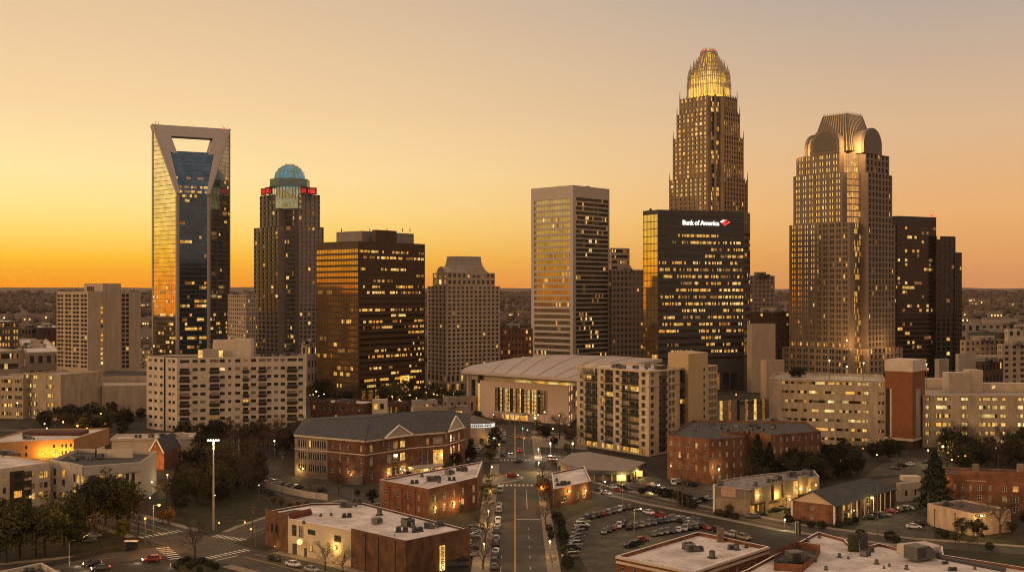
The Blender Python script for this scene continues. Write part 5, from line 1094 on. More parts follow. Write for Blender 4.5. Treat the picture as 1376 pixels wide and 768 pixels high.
# --- low flat roofed building behind the school
pl = rect(417, 487, 515, 610, 22); zt = 10.5
t = simple('flat_roof_block', 'low brick building with a cluttered white flat roof behind the slate roofed school', 'building', pl, zt, BR, 2, 9, 4, .25, style='frame', wf=.4, hf=.45, fm=MATS['frame_white'])
p = t.l(at(500, 612)); m = MB(); m.box(p[0], p[0] + 8, p[1], p[1] + 6, 0, 12.5); t.part('white_stair', m, ST)
for k in range(2): m = MB(); m.box(p[0] + 1 + k * 3.4, p[0] + 3 + k * 3.4, p[1] - .15, p[1], 7.5, 10.5); t.part('stair_window', m, MATS['lit_amber'] if k == 0 else MATS['glass_dark'])
for x in (430, 440, 452, 462, 474): t.ac(at(x, 622), zt - 1, random.random() * 3, random.randint(0, 3), 1.4)
t.done()
for xl, xc, xr, D_, th, yt, wm, lab, nf, a_, b_ in (
 (552, 556, 630, 600, 68, 547.5, CO, 'long low beige building with a plain roof left of the arena', 1, 0, 3),
 (519, 528, 552, 640, 40, 541.5, BR, 'small brick building with a white roof edge behind the school ridge', 1, 2, 3),
 (553, 560, 588, 655, 60, 538, ST, 'small white flat roofed kiosk in the trees behind the school', 1, 1, 3),
 (595, 602, 640, 640, 65, 533.5, CO, 'low pale canopy building left of the arena columns', 1, 1, 4),
 (150, 158, 262, 480, 80, 583, ST, 'long low white building with a cluttered roof behind the gabled church', 1, 1, 6),
 (243, 250, 300, 640, 65, 500, CO, 'low grey wall block hidden behind the white apartment slab', 1, 0, 0),
 (955, 962, 1033, 560, 66, 541, CO, 'dark glazed low lobby building right of the tan core with tall lit windows', 1, 1, 6),
 (1000, 1010, 1060, 480, 60, 566, CO, 'low grey flat roof just behind the brick apartment block', 1, 0, 3)):
    pl = rect(xl, xc, xr, D_, th); t = simple('low_building', lab, 'building', pl, gz(yt, D_), wm, nf, a_, b_, .4 if 'lobby' not in lab else .95, wf=.35, hf=.45 if 'lobby' not in lab else .8)
    for k in range(4 if xr - xl > 45 else 1): t.ac(((pl[1][0] * 2 + pl[3][0]) / 3 + random.uniform(-2, 2) + k * (pl[2][0] - pl[1][0]) * .15, (pl[1][1] * 1.5 + pl[3][1]) / 2.5 + random.uniform(-1, 1)), gz(yt, D_) - 1, random.random() * 3, random.randint(0, 3))
    t.done()

# --- small street corner brick shop (right of the street) 
A, C, B, E_ = at(741, 400), at(744, 366.5), at(794.4, 383), at(785, 416); pl = [A, C, B, E_]; zt = 6.3
t = Bd('small_brick_shop', 'small flat roofed brick shop on the right corner of the main street', 'shop', pl, [BR, MATS['white_paint']], MATS['glass_dusk'], MATS['frame_white'])
X = lambda v: ux(C, B, v / 3.369 + 600); t.fac(C, B, 0, zt, [(1.2, 3.6)], [(X(520), X(543)), (X(586), X(600)), (X(616), X(632))], depth=.2, style='cross', litf=lambda r, c: .9 if c == 2 else 0); t.walls(pl, 0, zt, skip=(1,)); t.roof(pl, zt, .5, .4)
wall_lamp(t, C, B, 763, 4.6, 1200, (1, .6, .16), .35); wall_lamp(t, C, B, 785, 3.6, 600, (1, .65, .2), .3); door(t, C, B, X(505), 1.2)
for x, y, k in ((752, 652, 2), (757, 651, 0), (762, 650, 2), (748, 646, 1)): t.ac(RP(x, y, 5.8), 5.8, .3, k, .8)
t.done()

# --- low parking canopy roof
pl = [RP(x, y, 4.2) for x, y in ((749, 619), (787, 631), (846, 632), (868, 620.5), (790, 606), (768, 608))]; pl = [pl[0], pl[1], pl[2], pl[3], pl[4], pl[5]]
t = Bd('car_park_canopy', 'wide low car park deck with a bare concrete top and a dark edge', 'car park', pl, [mat('canopy_edge', (.10, .095, .09), .7)])
t.walls(pl, 2.6, 4.2, skip=()); q = [t.l(p) for p in pl]; m = MB(); m.prism(q, 3.9, 4.15); t.part('deck_slab', m, mat('canopy_top', (.24, .20, .17), .9, var=.12))
for k in range(6):
    for (a_, b_) in ((pl[1], pl[2]), (pl[2], pl[3])): 
        m = MB(); p = Vector(t.l(a_)).lerp(Vector(t.l(b_)), k / 5); p = p + (Vector(q[4]) - p).normalized() * .6; m.box(p.x - .25, p.x + .25, p.y - .25, p.y + .25, 0, 3.9); t.part('column', m, CO)
m = MB(); i_ = inset(q, 1.2); m.prism(i_, 0, 2.2); t.part('parapet_wall', m, MATS['brick_tan'])
p = t.l(RP(856, 640, 1.5)); 
for x, y in ((836, 641), (858, 635)): m = MB(); p = Vector(t.l(RP(x, y, 1.6))); m.box(p.x - 2, p.x + 1.5, p.y, p.y + .2, .3, 2.5); t.part('lit_bay', m, lit('bay_light', (1, .72, .16), 1.1, .2)); lamp(t.root, 'lamp_light', (p.x, p.y - 2, 2), 900, (1, .7, .2))
t.done()

# --- strip of shops
A, C, B = at(958.5, 361), at(1008, 353.5), at(1101, 379); n = Vector((B[1] - C[1], C[0] - B[0])).normalized(); pl = [A, C, B, (B[0] + 2, B[1] + 14), (A[0] + 22, A[1] + 24), (A[0] + 6, A[1] + 12)]; zt = 8.4
t = Bd('shop_row', 'low row of shops with glowing doorways and uneven grey roofs', 'shop row', pl, [MATS['brick_tan'], mat('grey_panel', (.16, .13, .10), .8), MATS['white_paint']], MATS['glass_dark'], MATS['frame_dark'])
t.plain(A, C, 0, 5, 0); t.plain(A, C, 5, zt, 1); d = Vector((C[0] - A[0], C[1] - A[1])).normalized(); n = Vector((d.y, -d.x))
X = lambda v: ux(A, C, v / 8.094 + 940); m = MB(); p, q = Vector(t.l(onl(A, C, X(235)))), Vector(t.l(onl(A, C, X(395)))); m.hexa([(*(p + n * .02), 5.4), (*(q + n * .02), 5.4), (*(q + n * .15), 5.4), (*(p + n * .15), 5.4)], [(*(p + n * .02), 8.3), (*(q + n * .02), 8.3), (*(q + n * .15), 8.3), (*(p + n * .15), 8.3)]); t.part('blank_sign_panel', m, mat('salmon', (.42, .27, .19), .8))
m = MB(); p = Vector(t.l(onl(A, C, .2))); m.box(p.x - .3, p.x + .3, p.y - .4, p.y + .1, 0, 8.9); t.part('white_pier', m, MATS['white_paint'])
X = lambda v: ux(C, B, v / 8.094 + 940)
t.fac(C, B, 0, zt, [(.1, 3.2), (4.4, 7.6)], [(X(555), X(612)), (X(630), X(662)), (X(682), X(712)), (X(895), X(955)), (X(1035), X(1085)), (X(1140), X(1162))], depth=.6, style='two', litf=lambda r, c: .95 if r == 0 or c in (0, 4) else .2)
t.walls(pl, 0, zt, skip=(0, 1), m=1); t.roof(pl, zt, .4, .3, mat('roof_patchy', (.20, .18, .17), .9, var=.5, vs=.5))
for x0, x1, h_ in ((1010, 1032, 9.0), (1036, 1046, 9.6), (1050, 1062, 9.3), (1072, 1082, 9.9)):
    m = MB(); u0, u1 = ux(C, B, x0), ux(C, B, x1); d = Vector((B[0] - C[0], B[1] - C[1])).normalized(); n = Vector((d.y, -d.x)); p, q = Vector(t.l(onl(C, B, u0))), Vector(t.l(onl(C, B, u1))); m.hexa([(*(p + n * .03), 4), (*(q + n * .03), 4), (*(q + n * 1.2), 4), (*(p + n * 1.2), 4)], [(*(p + n * .03), h_), (*(q + n * .03), h_), (*(q + n * 1.2), h_), (*(p + n * 1.2), h_)]); t.part('shop_front', m, MATS['grey_panel'])
for x, z, e in ((1013, 6.6, 800), (1039, 5.4, 1300), (1056, 3.2, 700), (1070, 6, 1200), (1083, 5, 400), (1091, 6.2, 400)): wall_lamp(t, C, B, x, z, e, (1, .6, .16), .3, 1.5)
for x, y, k, s_ in ((968, 651, 3, .9), (1015, 652, 1, 1), (1035, 648, 2, 1), (1045, 645, 0, 1), (1065, 640, 3, 1), (1085, 638, 0, 1.2), (1050, 649, 1, 1), (1075, 646, 1, .8)): t.ac(RP(x, y, 8), 8, random.random() * 3, k, s_)
t.done()

# --- gabled brick apartment house
A, C, B = at(1064, 349), at(1121, 341), at(1202.7, 370); Ez = 5.8; dR_ = Vector((B[0] - C[0], B[1] - C[1])); E_ = (A[0] + dR_.x, A[1] + dR_.y); pl = [A, C, B, E_]
t = Bd('gabled_house', 'two storey brick apartment house with a dark pitched roof and a pale gable end', 'apartment house', pl, [BO, BR, MATS['white_paint']], MATS['glass_dusk'], MATS['frame_white'])  # lit left end in bright brick, shaded sides in the darker copy
X = lambda P, Q, v: ux(P, Q, v / 6.552 + 1050)
t.fac(A, C, 0, Ez, [(.9, 2.2), (3.6, 4.9)], [(X(A, C, 250), X(A, C, 288))], depth=.15, style='cross', p=0)
t.fac(C, B, 0, Ez, [(.4, 2.3), (3.3, 5.0)], [(X(C, B, a), X(C, B, b)) for a, b in ((484, 498), (545, 575), (585, 612), (662, 690), (752, 780), (805, 828), (860, 880))], depth=.5, style='sash', p=.35, m=1); t.walls(pl, 0, Ez, skip=(0, 1), m=1)
mid = ((A[0] + C[0]) / 2, (A[1] + C[1]) / 2); mid2 = (mid[0] + dR_.x * .88, mid[1] + dR_.y * .88); dl = Vector((C[0] - A[0], C[1] - A[1])).normalized(); nr = -dR_.normalized()
g = MB(); g.poly([L3 for L3 in (Vector(t.l(A, Ez)), Vector(t.l(C, Ez)), Vector(t.l(mid, 9.2)))]); t.part('gable', g, mat('gable_cream', (.52, .38, .25), .8, var=.04))
ov = .7; a_, c_, m_ = [Vector(t.l(p, z)) + Vector((nr.x, nr.y, 0)) * .5 for p, z in ((A, Ez), (C, Ez), (mid, 9.35))]; e_, b_, m2_ = Vector(t.l(E_, Ez)), Vector(t.l(B, Ez)), Vector(t.l(mid2, 9.35)); o = Vector((dl.x, dl.y, -.45)) * ov; o2 = Vector((-dl.x, -dl.y, -.45)) * ov; dn = Vector((0, 0, .25))
r = MB(); r.hexa([c_ + o, b_ + o, m2_, m_], [c_ + o + dn, b_ + o + dn, m2_ + dn, m_ + dn]); r.hexa([m_, m2_, e_ + o2, a_ + o2], [m_ + dn, m2_ + dn, e_ + o2 + dn, a_ + o2 + dn]); r.poly([b_ + o + dn, e_ + o2 + dn, m2_ + dn]); t.part('pitched_roof', r, MATS['roof_shingle'])
for p in (A, C): m = MB(); q = t.l(p); m.box(q[0] - .25, q[0] + .25, q[1] - .3, q[1] + .2, 0, Ez); t.part('corner_trim', m, MATS['white_paint'])
d = Vector((B[0] - C[0], B[1] - C[1])).normalized(); n = Vector((d.y, -d.x))
for v in (520, 590, 645, 712, 790, 852, 890, 940): m = MB(); q = Vector(t.l(onl(C, B, X(C, B, v)))) + n * .8; m.tube((*q, 0), (*q, Ez - .2), .17, .17, 8); t.part('porch_post', m, MATS['white_paint'])
wall_lamp(t, C, B, 1166, 5.5, 900, (.95, .85, .25), .4, 1.4); wall_lamp(t, C, B, 1141, 3.2, 300, (1, .8, .3), .22, 1.6)
for k in range(4): door(t, C, B, X(C, B, 628 + k * 85), 1.0)
t.done()

# --- small white house, brick block, low tan annex at the right
pl = rect(1204, 1210, 1238, 378, 62); t = simple('white_house', 'small boxy white building left of the tall dark conifer', 'building', pl, 6.2, ST, 1, 1, 2, 0, wf=.25, hf=.35, style='cross', par=.6, fm=MATS['frame_dark']); m = MB(); q = t.l(at(1226, 384)); m.box(q[0] - 3, q[0] + 3, q[1], q[1] + 4, 6, 7.6); t.part('upper_room', m, ST); t.done()
P, Q = at(1271.5, 360), at(1420, 352); pl = [P, Q, (Q[0] + 3, Q[1] + 14), (P[0] + 3, P[1] + 14)]; zt = 12.4
t = Bd('brick_walkup', 'three storey orange brick block with white cross windows at the right edge', 'apartment building', pl, [BO, MATS['cap_stone']], MATS['glass_dark'], MATS['frame_white']); X = lambda v: ux(P, Q, v / 5.19 + 1220)
cw = [(X(a), X(b)) for a, b in ((315, 338), (370, 392), (428, 448), (483, 515), (562, 582), (658, 690), (730, 772), (815, 845), (880, 910), (945, 975))]
t.fac(P, Q, 0, zt, [(.8, 2.6), (4.0, 5.9), (7.4, 9.2)], cw, depth=.18, style='cross', p=.05); t.walls(pl, 0, zt, skip=(0,)); t.roof(pl, zt, .5, .3, MATS['red_roof'])
m = MB(); p, q = Vector(t.l(onl(P, Q, 3.5))), Vector(t.l(onl(P, Q, 40))); m.hexa([(*p, zt + .002), (*q, zt + .002), (q.x, q.y + .5, zt + .002), (p.x, p.y + .5, zt + .002)], [(p.x + 1.5, p.y, zt + 1.1), (q.x, q.y, zt + 1.1), (q.x, q.y + .5, zt + 1.1), (p.x + 1.5, p.y + .5, zt + 1.1)]); t.part('raised_parapet', m, BO)
m = MB(); p, q = Vector(t.l(onl(P, Q, X(405)))), Vector(t.l(onl(P, Q, X(545)))); m.hexa([(p.x, p.y - .12, 10.4), (q.x, q.y - .12, 10.4), (q.x, q.y, 10.4), (p.x, p.y, 10.4)], [(p.x, p.y - .12, 10.6), (q.x, q.y - .12, 10.6), (q.x, q.y, 10.6), (p.x, p.y, 10.6)]); t.part('lintel', m, MATS['cap_stone'])
for x in (1312, 1372): q = t.l(at(x, 366)); m = MB(); m.box(q[0] - .9, q[0] + .9, q[1], q[1] + 1.2, zt - .5, zt + 2.2); t.part('chimney', m, BT)
wall_lamp(t, P, Q, 1272.2, 10, 120, (1, .6, .2), .2, .5); t.done()
A, C = at(1246, 340), at(1309, 324); bk = Vector((-(C[1] - A[1]), C[0] - A[0])).normalized() * 15; pl = [A, C, (C[0] + bk.x, C[1] + bk.y), (A[0] + bk.x, A[1] + bk.y)]
t = Bd('tan_annex', 'low windowless tan stucco building with a dark flat roof before the orange brick block', 'building', pl, [weather(mat('annex_tan', (.50, .36, .24), .8, var=.05), .7, .15, .75), MATS['cap_stone']]); t.walls(pl, 0, 6.6); t.roof(pl, 6.6, .5, .35, mat('roof_brown', (.09, .07, .055), .9, var=.4, vs=.4))
X = lambda v: ux(A, C, v / 5.19 + 1220); pipe(t, A, C, X(188), 0, 5.4); pipe(t, A, C, X(330), 0, 5.6)
for x in (1328, 1324): m = MB(); q = t.l(at(x, 328)); m.box(q[0] - .25, q[0] + .25, q[1] - .25, q[1] + .25, 0, 6.2); t.part('post', m, MATS['white_paint'])
t.ac(RP(1292, 680, 6.1), 6.1, .5, 1, .8); t.ac(RP(1272, 678, 6.1), 6.1, .2, 3, .7); t.done()

# --- big flat roofs at the bottom right
pl = [RP(x, y, 9) for x, y in ((828, 746), (931, 767), (1033, 733.5), (938, 713.5))]; 
t = Bd('brick_hall', 'square flat roofed building with white trimmed brick walls and vent units at the bottom', 'building', pl, [BO, MATS['white_paint']], MATS['glass_grey'], MATS['frame_white'])
A, C, B, E_ = pl; t.grid(A, C, 0, 7.2, 2, 6, wf=.25, hf=.55, style='sash', p=.0, depth=.15); t.plain(A, C, 7.2, 9); t.grid(C, B, 0, 7.2, 2, 8, wf=.25, hf=.55, style='sash', p=.1, depth=.15); t.plain(C, B, 7.2, 9); t.walls(pl, 0, 9, skip=(0, 1)); t.roof(pl, 9, .9, .4)
co = MB()
for P, Q in ((A, C), (C, B)):
    d = Vector((Q[0] - P[0], Q[1] - P[1], 0)).normalized(); n = Vector((d.y, -d.x, 0)); co.bar(Vector(t.l(P, 8.7)), Vector(t.l(Q, 8.7)), n, .5, .02, .35); co.bar(Vector(t.l(P, 7.6)), Vector(t.l(Q, 7.6)), n, .6, .02, .15)
t.part('cornice', co, MATS['cap_stone'])
for x, y, k, s_ in ((925, 737, 0, 1.0), (931, 740, 3, .9), (937, 740, 2, 1.0), (957, 749, 1, 1.3), (985, 737, 2, .9), (990, 738, 1, 1.1), (1003, 735, 1, .7)): t.ac(RP(x, y, 8.1), 8.1, .3, k, s_)
m = MB(); q = t.l(RP(968, 727, 8.1)); m.box(q[0] - .8, q[0] + .8, q[1] - .8, q[1] + .8, 8.1, 11.5); t.part('chimney', m, mat('old_brick', (.14, .10, .07), .9, var=.3, vs=1)); t.done()
px_ = ((1004, 764), (935, 790), (880, 830), (1420, 830), (1420, 768), (1268, 744.5), (1266.5, 733), (1243, 727.5), (1219, 738), (1181, 729), (1170, 731.5), (1140, 729), (1135.5, 723.5), (1099, 713.5))
pl = [RP(x, y, 9) for x, y in px_]
t = Bd('flat_roof_hall', 'sprawling building whose pale stained flat roof fills the bottom right corner', 'building', pl, [BO, MATS['white_paint']]); t.walls(pl, 0, 9); t.roof(pl, 9, .7, .35)
q = lambda x, y, z=8.3: Vector(t.l(RP(x, y, z), z))
# sunken light well with brick sides
m = MB(); w4 = [q(*p) for p in ((1040, 749), (1070, 736), (1102, 741), (1097, 752), (1078, 768), (1040, 766))]
for i in range(6): a_, b_ = w4[i], w4[(i + 1) % 6]; m.hexa([a_, b_, b_ + Vector((.15, .25, 0)), a_ + Vector((.15, .25, 0))], [v + Vector((0, 0, 1.7)) for v in (a_, b_, b_ + Vector((.15, .25, 0)), a_ + Vector((.15, .25, 0)))])
t.part('light_well_wall', m, BO); m = MB(); m.poly([v + Vector((0, 0, .03)) for v in w4]); t.part('light_well_floor', m, MATS['roof_dark'])
t.ac(RP(1073, 756, 8.3), 8.35, .3, 3, 1.5); t.ac(RP(1055, 760, 8.3), 8.35, .2, 0, .9)
# stair bulkhead block and louvred unit
m = MB(); m.hexa([q(1205, 742), q(1236, 752), q(1265, 745), q(1243, 738)], [v + Vector((0, 0, 2.2)) for v in (q(1205, 742), q(1236, 752), q(1265, 745), q(1243, 738))]); t.part('bulkhead', m, ST)
t.ac(RP(1237, 752, 8.3), 8.32, .5, 3, 1.9)
p = q(1153, 741); m = MB(); m.box(p.x - 2.0, p.x + .3, p.y, p.y + 1.6, 8.3, 12.4); t.part('hedge_screen', m, mat('ivy', (.04, .05, .02), .9, var=.6, vs=2.5, bump=1, bs=5)); m = MB(); m.hexa([(p.x + .5, p.y - .3, 8.3), (p.x + 2.4, p.y + .2, 8.3), (p.x + 2.3, p.y + .5, 8.3), (p.x + .4, p.y, 8.3)], [(p.x + .5, p.y - .3, 12.5), (p.x + 2.4, p.y + .2, 12.9), (p.x + 2.3, p.y + .5, 12.9), (p.x + .4, p.y, 12.5)]); t.part('satellite_panel', m, MATS['metal_dark']); t.ac(RP(1163, 746, 8.3), 8.3, .8, 0, .9); t.ac(RP(1168, 741, 8.3), 8.3, .2, 2, .8)
m = MB(); m.hexa([q(1259, 750), q(1350, 768), q(1352, 765), q(1262, 747)], [v + Vector((0, 0, .5)) for v in (q(1259, 750), q(1350, 768), q(1352, 765), q(1262, 747))]); t.part('expansion_joint', m, MATS['metal_dark'])
for x, y, k in ((1195, 760, 1), (1188, 763, 1), (1110, 765, 1), (1280, 766, 2), (1218, 764, 1), (1140, 750, 1), (1085, 727, 1), (1101, 722, 1), (1270, 757, 2), (1310, 764, 1), (1178, 757, 1), (1128, 748, 1)): t.ac(RP(x, y, 8.3), 8.3, random.random() * 3, k, random.uniform(.4, .8))
t.done(); 
# --- roof corner at the bottom left edge
pl = [RP(x, y, 8) for x, y in ((-40, 775), (60, 830), (140, 800), (56, 755))]; t = Bd('grey_roof_corner', 'corner of a grey flat roof at the bottom left edge', 'building', pl, [ST]); t.walls(pl, 0, 8); t.roof(pl, 8, 1.2, .5, MATS['roof_dark']); t.ac(RP(40, 772, 6.8), 6.8, .3, 0); t.done()

# --- white modern buildings, orange lit brick, gabled church at the left
P, Q = at(-60, 348), at(67.5, 374); bk = Vector((-(Q[1] - P[1]), Q[0] - P[0])).normalized() * 34; pl = [P, Q, (Q[0] + bk.x, Q[1] + bk.y), (P[0] + bk.x, P[1] + bk.y)]; zt = 14
t = Bd('white_block', 'white four storey block with a recessed dark stair bay at the left edge', 'apartment building', pl, [ST], MATS['glass_dark'], MATS['frame_dark']); X = lambda v: ux(P, Q, v / 5.91)
t.fac(P, Q, 0, zt, [(2.6, 4.6), (5.8, 7.7), (9.2, 11.3)], [(X(a), X(b)) for a, b in ((-160, -120), (-80, -40), (22, 48), (232, 278), (314, 342), (350, 380))], depth=.25, style='two', litf=lambda r, c: .75 if r in (0, 2) and c > 1 else .1); 
m = MB(); p, q_ = Vector(t.l(onl(P, Q, X(78)))), Vector(t.l(onl(P, Q, X(190)))); d = (q_ - p).normalized(); n = Vector((d.y, -d.x)); m.hexa([(*p, 0), (*q_, 0), (*(q_ + n * .3), 0), (*(p + n * .3), 0)], [(*p, 12.6), (*q_, 12.6), (*(q_ + n * .3), 12.6), (*(p + n * .3), 12.6)]); st_ = t.part('stair_bay', m, mat('dark_brown_panel', (.05, .03, .022), .7))
for r_ in range(4):
    for k in range(2):
        mb = MB(); o_ = p + d * (1.2 + k * 3.4) + n * .33; gwin(mb, lambda u, z, o: (o_.x + d.x * u + n.x * o, o_.y + d.y * u + n.y * o, 1 + r_ * 3 + z), 2.8, 2.1, 'two', [0 if (r_, k) == (1, 0) else -1]); mb.build('window', t.slots, st_)
t.walls(pl, 0, zt, skip=(0,)); t.roof(pl, zt, .6, .4); t.ac(RP(6, 612, 13.4), 13.4, .2, 0, 1.2); t.ac(RP(12, 613, 13.4), 13.4, .2, 3, 1.2)
wall_lamp(t, P, Q, 73, 10.5, 150, (1, .65, .2), .2) if False else None; t.done()
a, b, c = at(68, 378), at(96.5, 371), at(113, 364); d_ = at(189, 373); pl = [a, b, c, d_, (d_[0] - 3, d_[1] + 26), (a[0] - 2, a[1] + 28)]; zt = 14.2
t = Bd('white_wing', 'white four storey wing with a deep blank roof band beside the left white block', 'apartment building', pl, [ST], MATS['glass_dark'], MATS['frame_dark']); X = lambda P, Q, v: ux(P, Q, v / 5.91)
t.fac(a, b, 0, zt, [(1.2, 3.8), (6, 8.2), (9, 11.6)], [(X(a, b, 420), X(a, b, 445)), (X(a, b, 490), X(a, b, 515))], depth=.3, style='plain', litf=lambda r, c_: .7 if r != 1 else 0)
t.fac(b, c, 0, zt, [(1.6, 3.8), (4.8, 7.2), (8.2, 10.8)], [(X(b, c, 582), X(b, c, 600)), (X(b, c, 606), X(b, c, 628)), (X(b, c, 636), X(b, c, 660))], depth=.3, litf=lambda r, c_: .4)
t.fac(c, d_, 0, zt, [(1.6, 3.8), (4.8, 7.2), (8.2, 10.8)], [(X(c, d_, v - 13), X(c, d_, v + 13)) for v in (705, 740, 805, 880, 955, 1012, 1058)], depth=.3, style='two', litf=lambda r, c_: .15)
m = MB()
for P, Q in ((b, c), (c, d_)): dd = Vector((Q[0] - P[0], Q[1] - P[1], 0)).normalized(); m.bar(Vector(t.l(P, 12.7)), Vector(t.l(Q, 12.7)), Vector((dd.y, -dd.x, 0)), 3, .02, .6)
t.part('roof_band', m, mat('band_grey', (.36, .33, .30), .8)); t.walls(pl, 0, zt, skip=(0, 1, 2)); t.roof(pl, zt, 1.2, .4, MATS['roof_dark'])
m = MB(); p = t.l(RP(128, 611, zt)); m.box(p[0], p[0] + 13, p[1], p[1] + .5, zt - 1, zt + 2); m.box(p[0], p[0] + .5, p[1], p[1] + 8, zt - 1, zt + 2); t.part('screen_wall', m, ST)
for x, y in ((100, 618), (110, 616), (121, 618), (135, 616), (150, 615), (165, 614)): t.ac(RP(x, y, 13), 13, random.random() * 3, random.randint(0, 3))
t.done()
P, Q = at(-30, 470), at(99, 484); pl = [P, Q, (Q[0] + 1, Q[1] + 40), (P[0], P[1] + 50)]; t = Bd('orange_lit_block', 'low brick block whose wall is washed orange by sodium lamps, behind the white block', 'building', pl, [mat('sodium_tinted_wall', (.40, .22, .10), .8, var=.15)], MATS['glass_dark'], MATS['frame_dark'])  # brick coloured ochre so the sodium wash is partly in the wall itself
X = lambda v: ux(P, Q, v / 5.91); t.fac(P, Q, 0, 7.6, [(1, 2.6), (4.2, 5.6)], [(X(v), X(v + 16)) for v in (200, 420, 488, 517, 552)], depth=.2, style='plain', p=.1); t.walls(pl, 0, 7.6, skip=(0,)); t.roof(pl, 7.6, .6, .4)
for x in (58, 76, 92): wall_lamp(t, P, Q, x, 2.2, 2600, (1, .42, .05), .2, 2.2)
m = MB(); p = t.l(RP(30, 585, 7)); m.box(p[0], p[0] + 26, p[1], p[1] + 10, 7, 8.6); t.part('upper_roof', m, MATS['red_roof']); t.ac(RP(37, 590, 7), 7, 0, 3, 1); t.done()
A, C, B = at(200.5, 452), at(220.5, 447), at(243, 470); pl = [A, C, B, (A[0] + B[0] - C[0], A[1] + B[1] - C[1])]; t = Bd('gabled_church', 'small brick church with a steep lit gable front and dark roof', 'church', pl, [BO, BR], MATS['lit_dim'], MATS['frame_white'])
t.fac(A, C, 0, 6.8, [(1, 4.5)], [(1.2, 2), (3, 3.8), (4.6, 5.4)] if dist(A, C) > 5.8 else [(1.2, 2), (3, 3.8)], depth=.2, p=0); t.walls(pl, 0, 6.8, skip=(0,)); mid = ((A[0] + C[0]) / 2, (A[1] + C[1]) / 2); dR_ = Vector((B[0] - C[0], B[1] - C[1])); mid2 = (mid[0] + dR_.x, mid[1] + dR_.y)
g = MB(); g.poly([Vector(t.l(A, 6.8)), Vector(t.l(C, 6.8)), Vector(t.l(mid, 12))]); t.part('gable', g, BO); r = MB(); r.poly([Vector(t.l(C, 6.6)), Vector(t.l(B, 6.6)), Vector(t.l(mid2, 12.1)), Vector(t.l(mid, 12.1))]); r.poly([Vector(t.l(mid, 12.1)), Vector(t.l(mid2, 12.1)), Vector(t.l(pl[3], 6.6)), Vector(t.l(A, 6.6))]); t.part('pitched_roof', r, MATS['roof_shingle'])
dd = Vector((C[0] - A[0], C[1] - A[1], 0)).normalized(); n3 = Vector((dd.y, -dd.x, 0)); k = MB(); k.bar(Vector(t.l(A, 6.7)), Vector(t.l(mid, 12.1)), n3, .5, .02, .3); k.bar(Vector(t.l(mid, 12.1)), Vector(t.l(C, 6.7)), n3, .5, .02, .3); t.part('gable_trim', k, MATS['white_paint'])
m = MB(); p = Vector(t.l(mid, 9)) + n3 * .15; m.ball(p, .6, 0, 10, 8); t.part('round_window', m, MATS['lit_dim'])
lamp(t.root, 'lamp_light', (t.l(mid)[0] - 2, t.l(mid)[1] - 6, 3), 2200, (1, .42, .08)); t.done()
pl = rect(232, 240, 254, 470, 50); t = simple('tower_stump', 'stubby white stair tower beside the gabled church', 'tower', pl, gz(583, 470), ST, 2, 1, 1, 0, wf=.25, hf=.3); t.done()

# ================================================================ GROUND, STREETS, LOTS
asph = mat('asphalt', (.050, .042, .033), .8, var=.35, vs=.12, c2=(.082, .069, .053), bump=.1, bs=3); weather(asph, .9, .9, .7, 1.15, detail=8); asph2 = mat('lot_asphalt', (.050, .044, .034), .85, var=.4, vs=.2, c2=(.090, .078, .058))
weather(asph2, .7, .7, .65, 1.2, detail=8); soil = mat('city_ground', (.022, .018, .012), .95, var=.4, vs=.03, c2=(.05, .041, .028)); lawn = mat('lawn', (.018, .022, .007), .95, var=.4, vs=.25, c2=(.040, .036, .013))
pave = mat('pavement_slab', (.22, .18, .13), .9, var=.25, vs=.5); white = mat('paint_white', (.55, .52, .45), .7, var=.3, vs=1.5); yellow = mat('paint_yellow', (.50, .30, .05), .7, var=.25, vs=1.5)
m = MB(); m.poly([(-9000, -200, 0), (9000, -200, 0), (9000, 1600, 0), (-9000, 1600, 0)]); struct('ground', m, soil)
def sheet(name, pts, z, mt):
    m = MB(); m.poly([(x, y, z) for x, y in pts]); return struct(name, m, mt)
def offs(pts, o):
    out = []
    for i, p in enumerate(pts):
        a = Vector(pts[max(0, i - 1)]); b = Vector(pts[min(len(pts) - 1, i + 1)]); d = (b - a).normalized(); out.append((p[0] + d.y * o, p[1] - d.x * o))
    return out
def ribbon(name, pts, o0, o1, z, mt, th=0):
    L, R_ = offs(pts, o0), offs(pts, o1); m = MB()
    for i in range(len(pts) - 1):
        q = [L[i], R_[i], R_[i + 1], L[i + 1]]
        if th: m.hexa([(x, y, 0) for x, y in q], [(x, y, z) for x, y in q])
        else: m.poly([(x, y, z) for x, y in q])
    return struct(name, m, mt)
cX = lambda D: .0027 * D
main = [(cX(D), D) for D in (225, 300, 400, 500, 606)]
RA = [(-30, 262), (-54, 284), (-79, 305), (-111, 336), (-150, 374), (-190, 415), (-260, 480)]
RB = [(-190, 262), (-130, 284), (-98, 303), (-84, 318), (-76, 336), (-70, 352), (-52, 378), (-30, 400), (-3, 426)]
RS = [(5, 452), (14, 438), (30, 406), (50, 377), (69, 355), (84, 336), (112, 316), (160, 298)]
RF = [(108, 374), (118, 395), (135, 415), (160, 432), (230, 452)]
ribbon('road', RB, -6, 6, .012, asph); ribbon('road', RS, -4.6, 4.6, .012, asph); ribbon('road', RF, -5, 5, .010, asph); ribbon('road', RA, -7.5, 7.5, .016, asph); ribbon('main_road', main, -6.5, 8.2, .020, asph)
ribbon('road', [(8, 560), (60, 556), (140, 560), (260, 575)], -5, 5, .012, asph); ribbon('road', [(-3, 470), (-40, 492), (-90, 520), (-200, 560), (-330, 600)], -5, 5, .012, asph)
